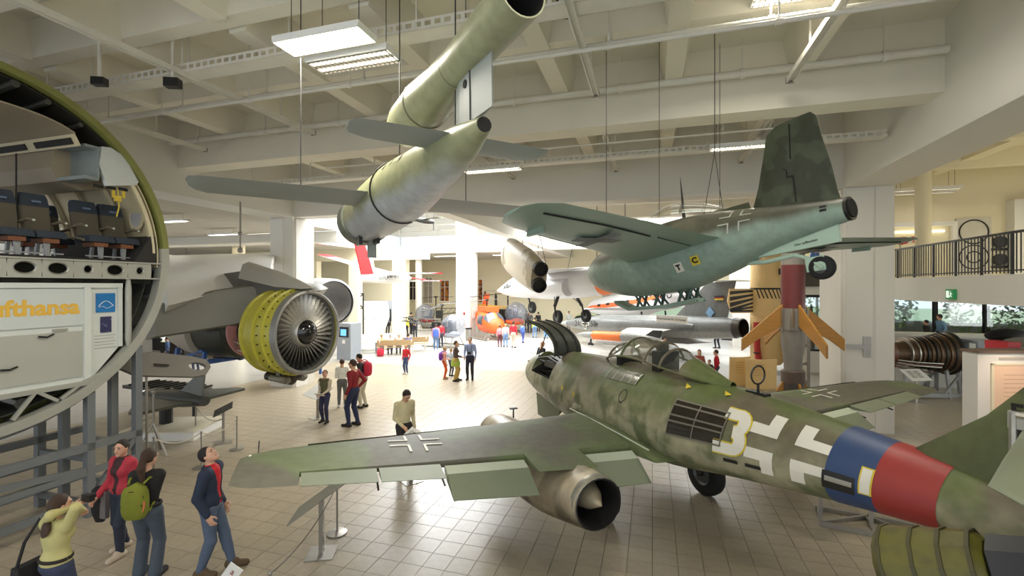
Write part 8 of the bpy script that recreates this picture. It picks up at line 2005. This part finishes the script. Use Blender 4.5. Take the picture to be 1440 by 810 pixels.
backs = [('visitor in a dark purple jacket at the workshop fence', 545, 470, 1.75, 0, (58, 54, 84), (40, 38, 42), 'dark'), ('child in a grey shirt near the workshop fence', 554, 477, 1.30, 10, (170, 170, 182), (70, 72, 92), 'brown'),
         ('visitor in a bright yellow shirt and black trousers', 571, 474, 1.62, 0, (232, 210, 50), (36, 34, 36), 'dark'), ('dark dressed visitor behind the yellow shirt', 578, 470, 1.85, -30, (50, 44, 42), (40, 36, 38), 'dark'),
         ('visitor in black with folded arms right of the yellow shirt', 584, 476, 1.70, 180, (36, 36, 42), (34, 34, 40), 'dark'), ('dark legged visitor beside the white partition', 533, 470, 1.70, 40, (52, 50, 54), (32, 32, 36), 'dark'),
         ('girl in a pink top and maroon trousers near the orange helicopter', 703, 488, 1.45, 10, (230, 150, 160), (104, 50, 60), 'brown'), ('girl in a white top and jeans near the orange helicopter', 711, 488, 1.55, 10, (232, 226, 220), (120, 150, 190), 'blond'),
         ('visitor in a red coat with beige trousers near the orange helicopter', 722, 489, 1.74, -20, (196, 44, 60), (200, 190, 176), 'brown'), ('visitor in a royal blue top by the orange helicopter nose', 709, 466, 1.50, 0, (48, 60, 150), (50, 56, 90), 'brown'),
         ('running child in blue jeans behind the red coat', 735, 482, 1.40, -40, (90, 120, 190), (60, 80, 150), 'brown'), ('tall man in dark grey behind the visitors', 745, 468, 1.85, 180, (84, 82, 84), (40, 42, 60), 'dark'),
         ('visitor in a lime vest and jeans', 752, 475, 1.60, 10, (206, 226, 80), (110, 140, 180), 'brown'), ('visitor in black behind the lime vest', 757, 466, 1.75, -20, (34, 34, 36), (50, 50, 60), 'black'),
         ('child in light blue beside the raised gun door', 768, 476, 1.50, 20, (130, 180, 220), (100, 150, 210), 'brown'), ('man in dark brown behind the lime vest', 741, 464, 1.80, 30, (70, 56, 50), (60, 60, 70), 'dark'),
         ('pale dressed visitor by the far windows behind the grey jet nose', 786, 464, 1.70, 180, (180, 184, 180), (120, 124, 130), 'brown'), ('second pale visitor by the far windows', 800, 464, 1.75, 160, (206, 210, 206), (150, 150, 150), 'brown'),
         ('dark dressed visitor under the tail of the grey jet', 1009, 490, 1.75, 20, (36, 36, 52), (30, 30, 44), 'dark')]
for lab, px, py, h_, fc_, tp_, bt_, hr_ in backs:
    person(lab, gp_(px, py), h_, fc_, tp_, bt_, hair=hr_, near=0, stride=.09 if 'running' in lab else .03, hands=((-.04, .12, .62), (.05, .12, .64)) if 'folded' in lab else (None, None))
person('bald man in a black jacket beyond the fighter nose', (1.22, 19.0), 1.78, -60, (32, 31, 33), (40, 40, 44), hair='bald', near=1, look=(-10, 0))
person('woman with light brown hair beyond the fighter spine', (7.42, 18.3), 1.52, 150, (150, 80, 70), (70, 70, 80), hair='brown', near=1, female=True, long_hair=True)
person('small child in dark clothes beside the boy in red', (7.65, 17.9), 1.18, 120, (60, 50, 44), (60, 60, 70), hair='dark', near=1)
person('boy in a bright red sweater beyond the fighter spine', (8.05, 18.2), 1.52, 60, (180, 26, 40), (60, 64, 84), hair='dark', near=1)
person('dark figure in a flight suit with pale collar beside the grey jet', (6.9, 21.0), 1.75, 190, (50, 44, 38), (44, 40, 36), hair='dark', near=0)
for lab, x, y, h_, fc_, tp_, bt_ in (('boy in a blue jacket among the dark cases of the left hall', -17.6, 23.6, 1.45, 120, (60, 84, 120), (40, 44, 60)), ('dark dressed visitor between the stand and the engine', -15.6, 21.6, 1.75, 100, (38, 34, 36), (40, 38, 40)), ('visitor in black nearest the engine exhaust', -14.9, 21.8, 1.70, 60, (34, 32, 34), (60, 64, 84)), ('visitor with dark hair by the reddish poster', -18.6, 25.5, 1.80, 0, (44, 34, 34), (40, 36, 36))):
    person(lab, (x, y), h_, fc_, tp_, bt_, hair='dark', near=0)
b0_ = BENCH[0]; br_ = Matrix.Rotation(R(18), 3, 'Z')
for lab, dx, tp_, hr_ in (('seated visitor in pale yellow at the near end of the bench', -.78, (230, 224, 150), 'blond'), ('seated visitor in white on the bench', -.28, (236, 230, 224), 'grey'), ('seated visitor in pale pink on the bench', .22, (230, 200, 196), 'grey'), ('seated visitor in blue grey at the far end of the bench', .75, (110, 116, 170), 'brown')):
    q_ = b0_ + br_ @ Vector((dx, .16, 0)); person(lab, (q_.x, q_.y), 1.62, 18, tp_, (96, 92, 100), hair=hr_, near=0, sit=True, hands=((-.06, .18, .34), (.06, .18, .34)))
t = backpack(Matrix.Translation(ground(535, 501)) @ Matrix.Rotation(.4, 4, 'Z'), Vector((0, 0, .24)), .42, .46, .3, (206, 50, 70), 'red rucksack standing on the floor at the bench end', (40, 30, 40), False)
rf = MB(); vbox(rf, 9.0, 17.0, 23.1, 24.5, 0, 1.15); struct(rf.build('floor_raised_platform', m_white))
for lab, px, h_, tp_ in (('visitor in a striped blue top on the raised platform below the gallery', 1322, 1.70, (120, 160, 200)), ('dark haired visitor on the raised platform farther from the picture edge', 1303, 1.45, (60, 60, 66))):
    rr_ = (px - 720) / FPX; v_ = 23.8 * (UY * rr_ - UX) / (UY + UX * rr_); g_ = W(v_, 23.8); person(lab, (g_.x, g_.y, 1.15), h_, 80, tp_, (50, 50, 60), hair='black', near=0)
for lab, px in (('visitor in blue leaning at the dark gallery parapet behind the red rocket', 1137),):
    g_ = W(7.4, 25.1); person(lab, (g_.x, g_.y, 4.2), 1.7, 170, (90, 120, 180), (60, 60, 70), hair='dark', near=0)
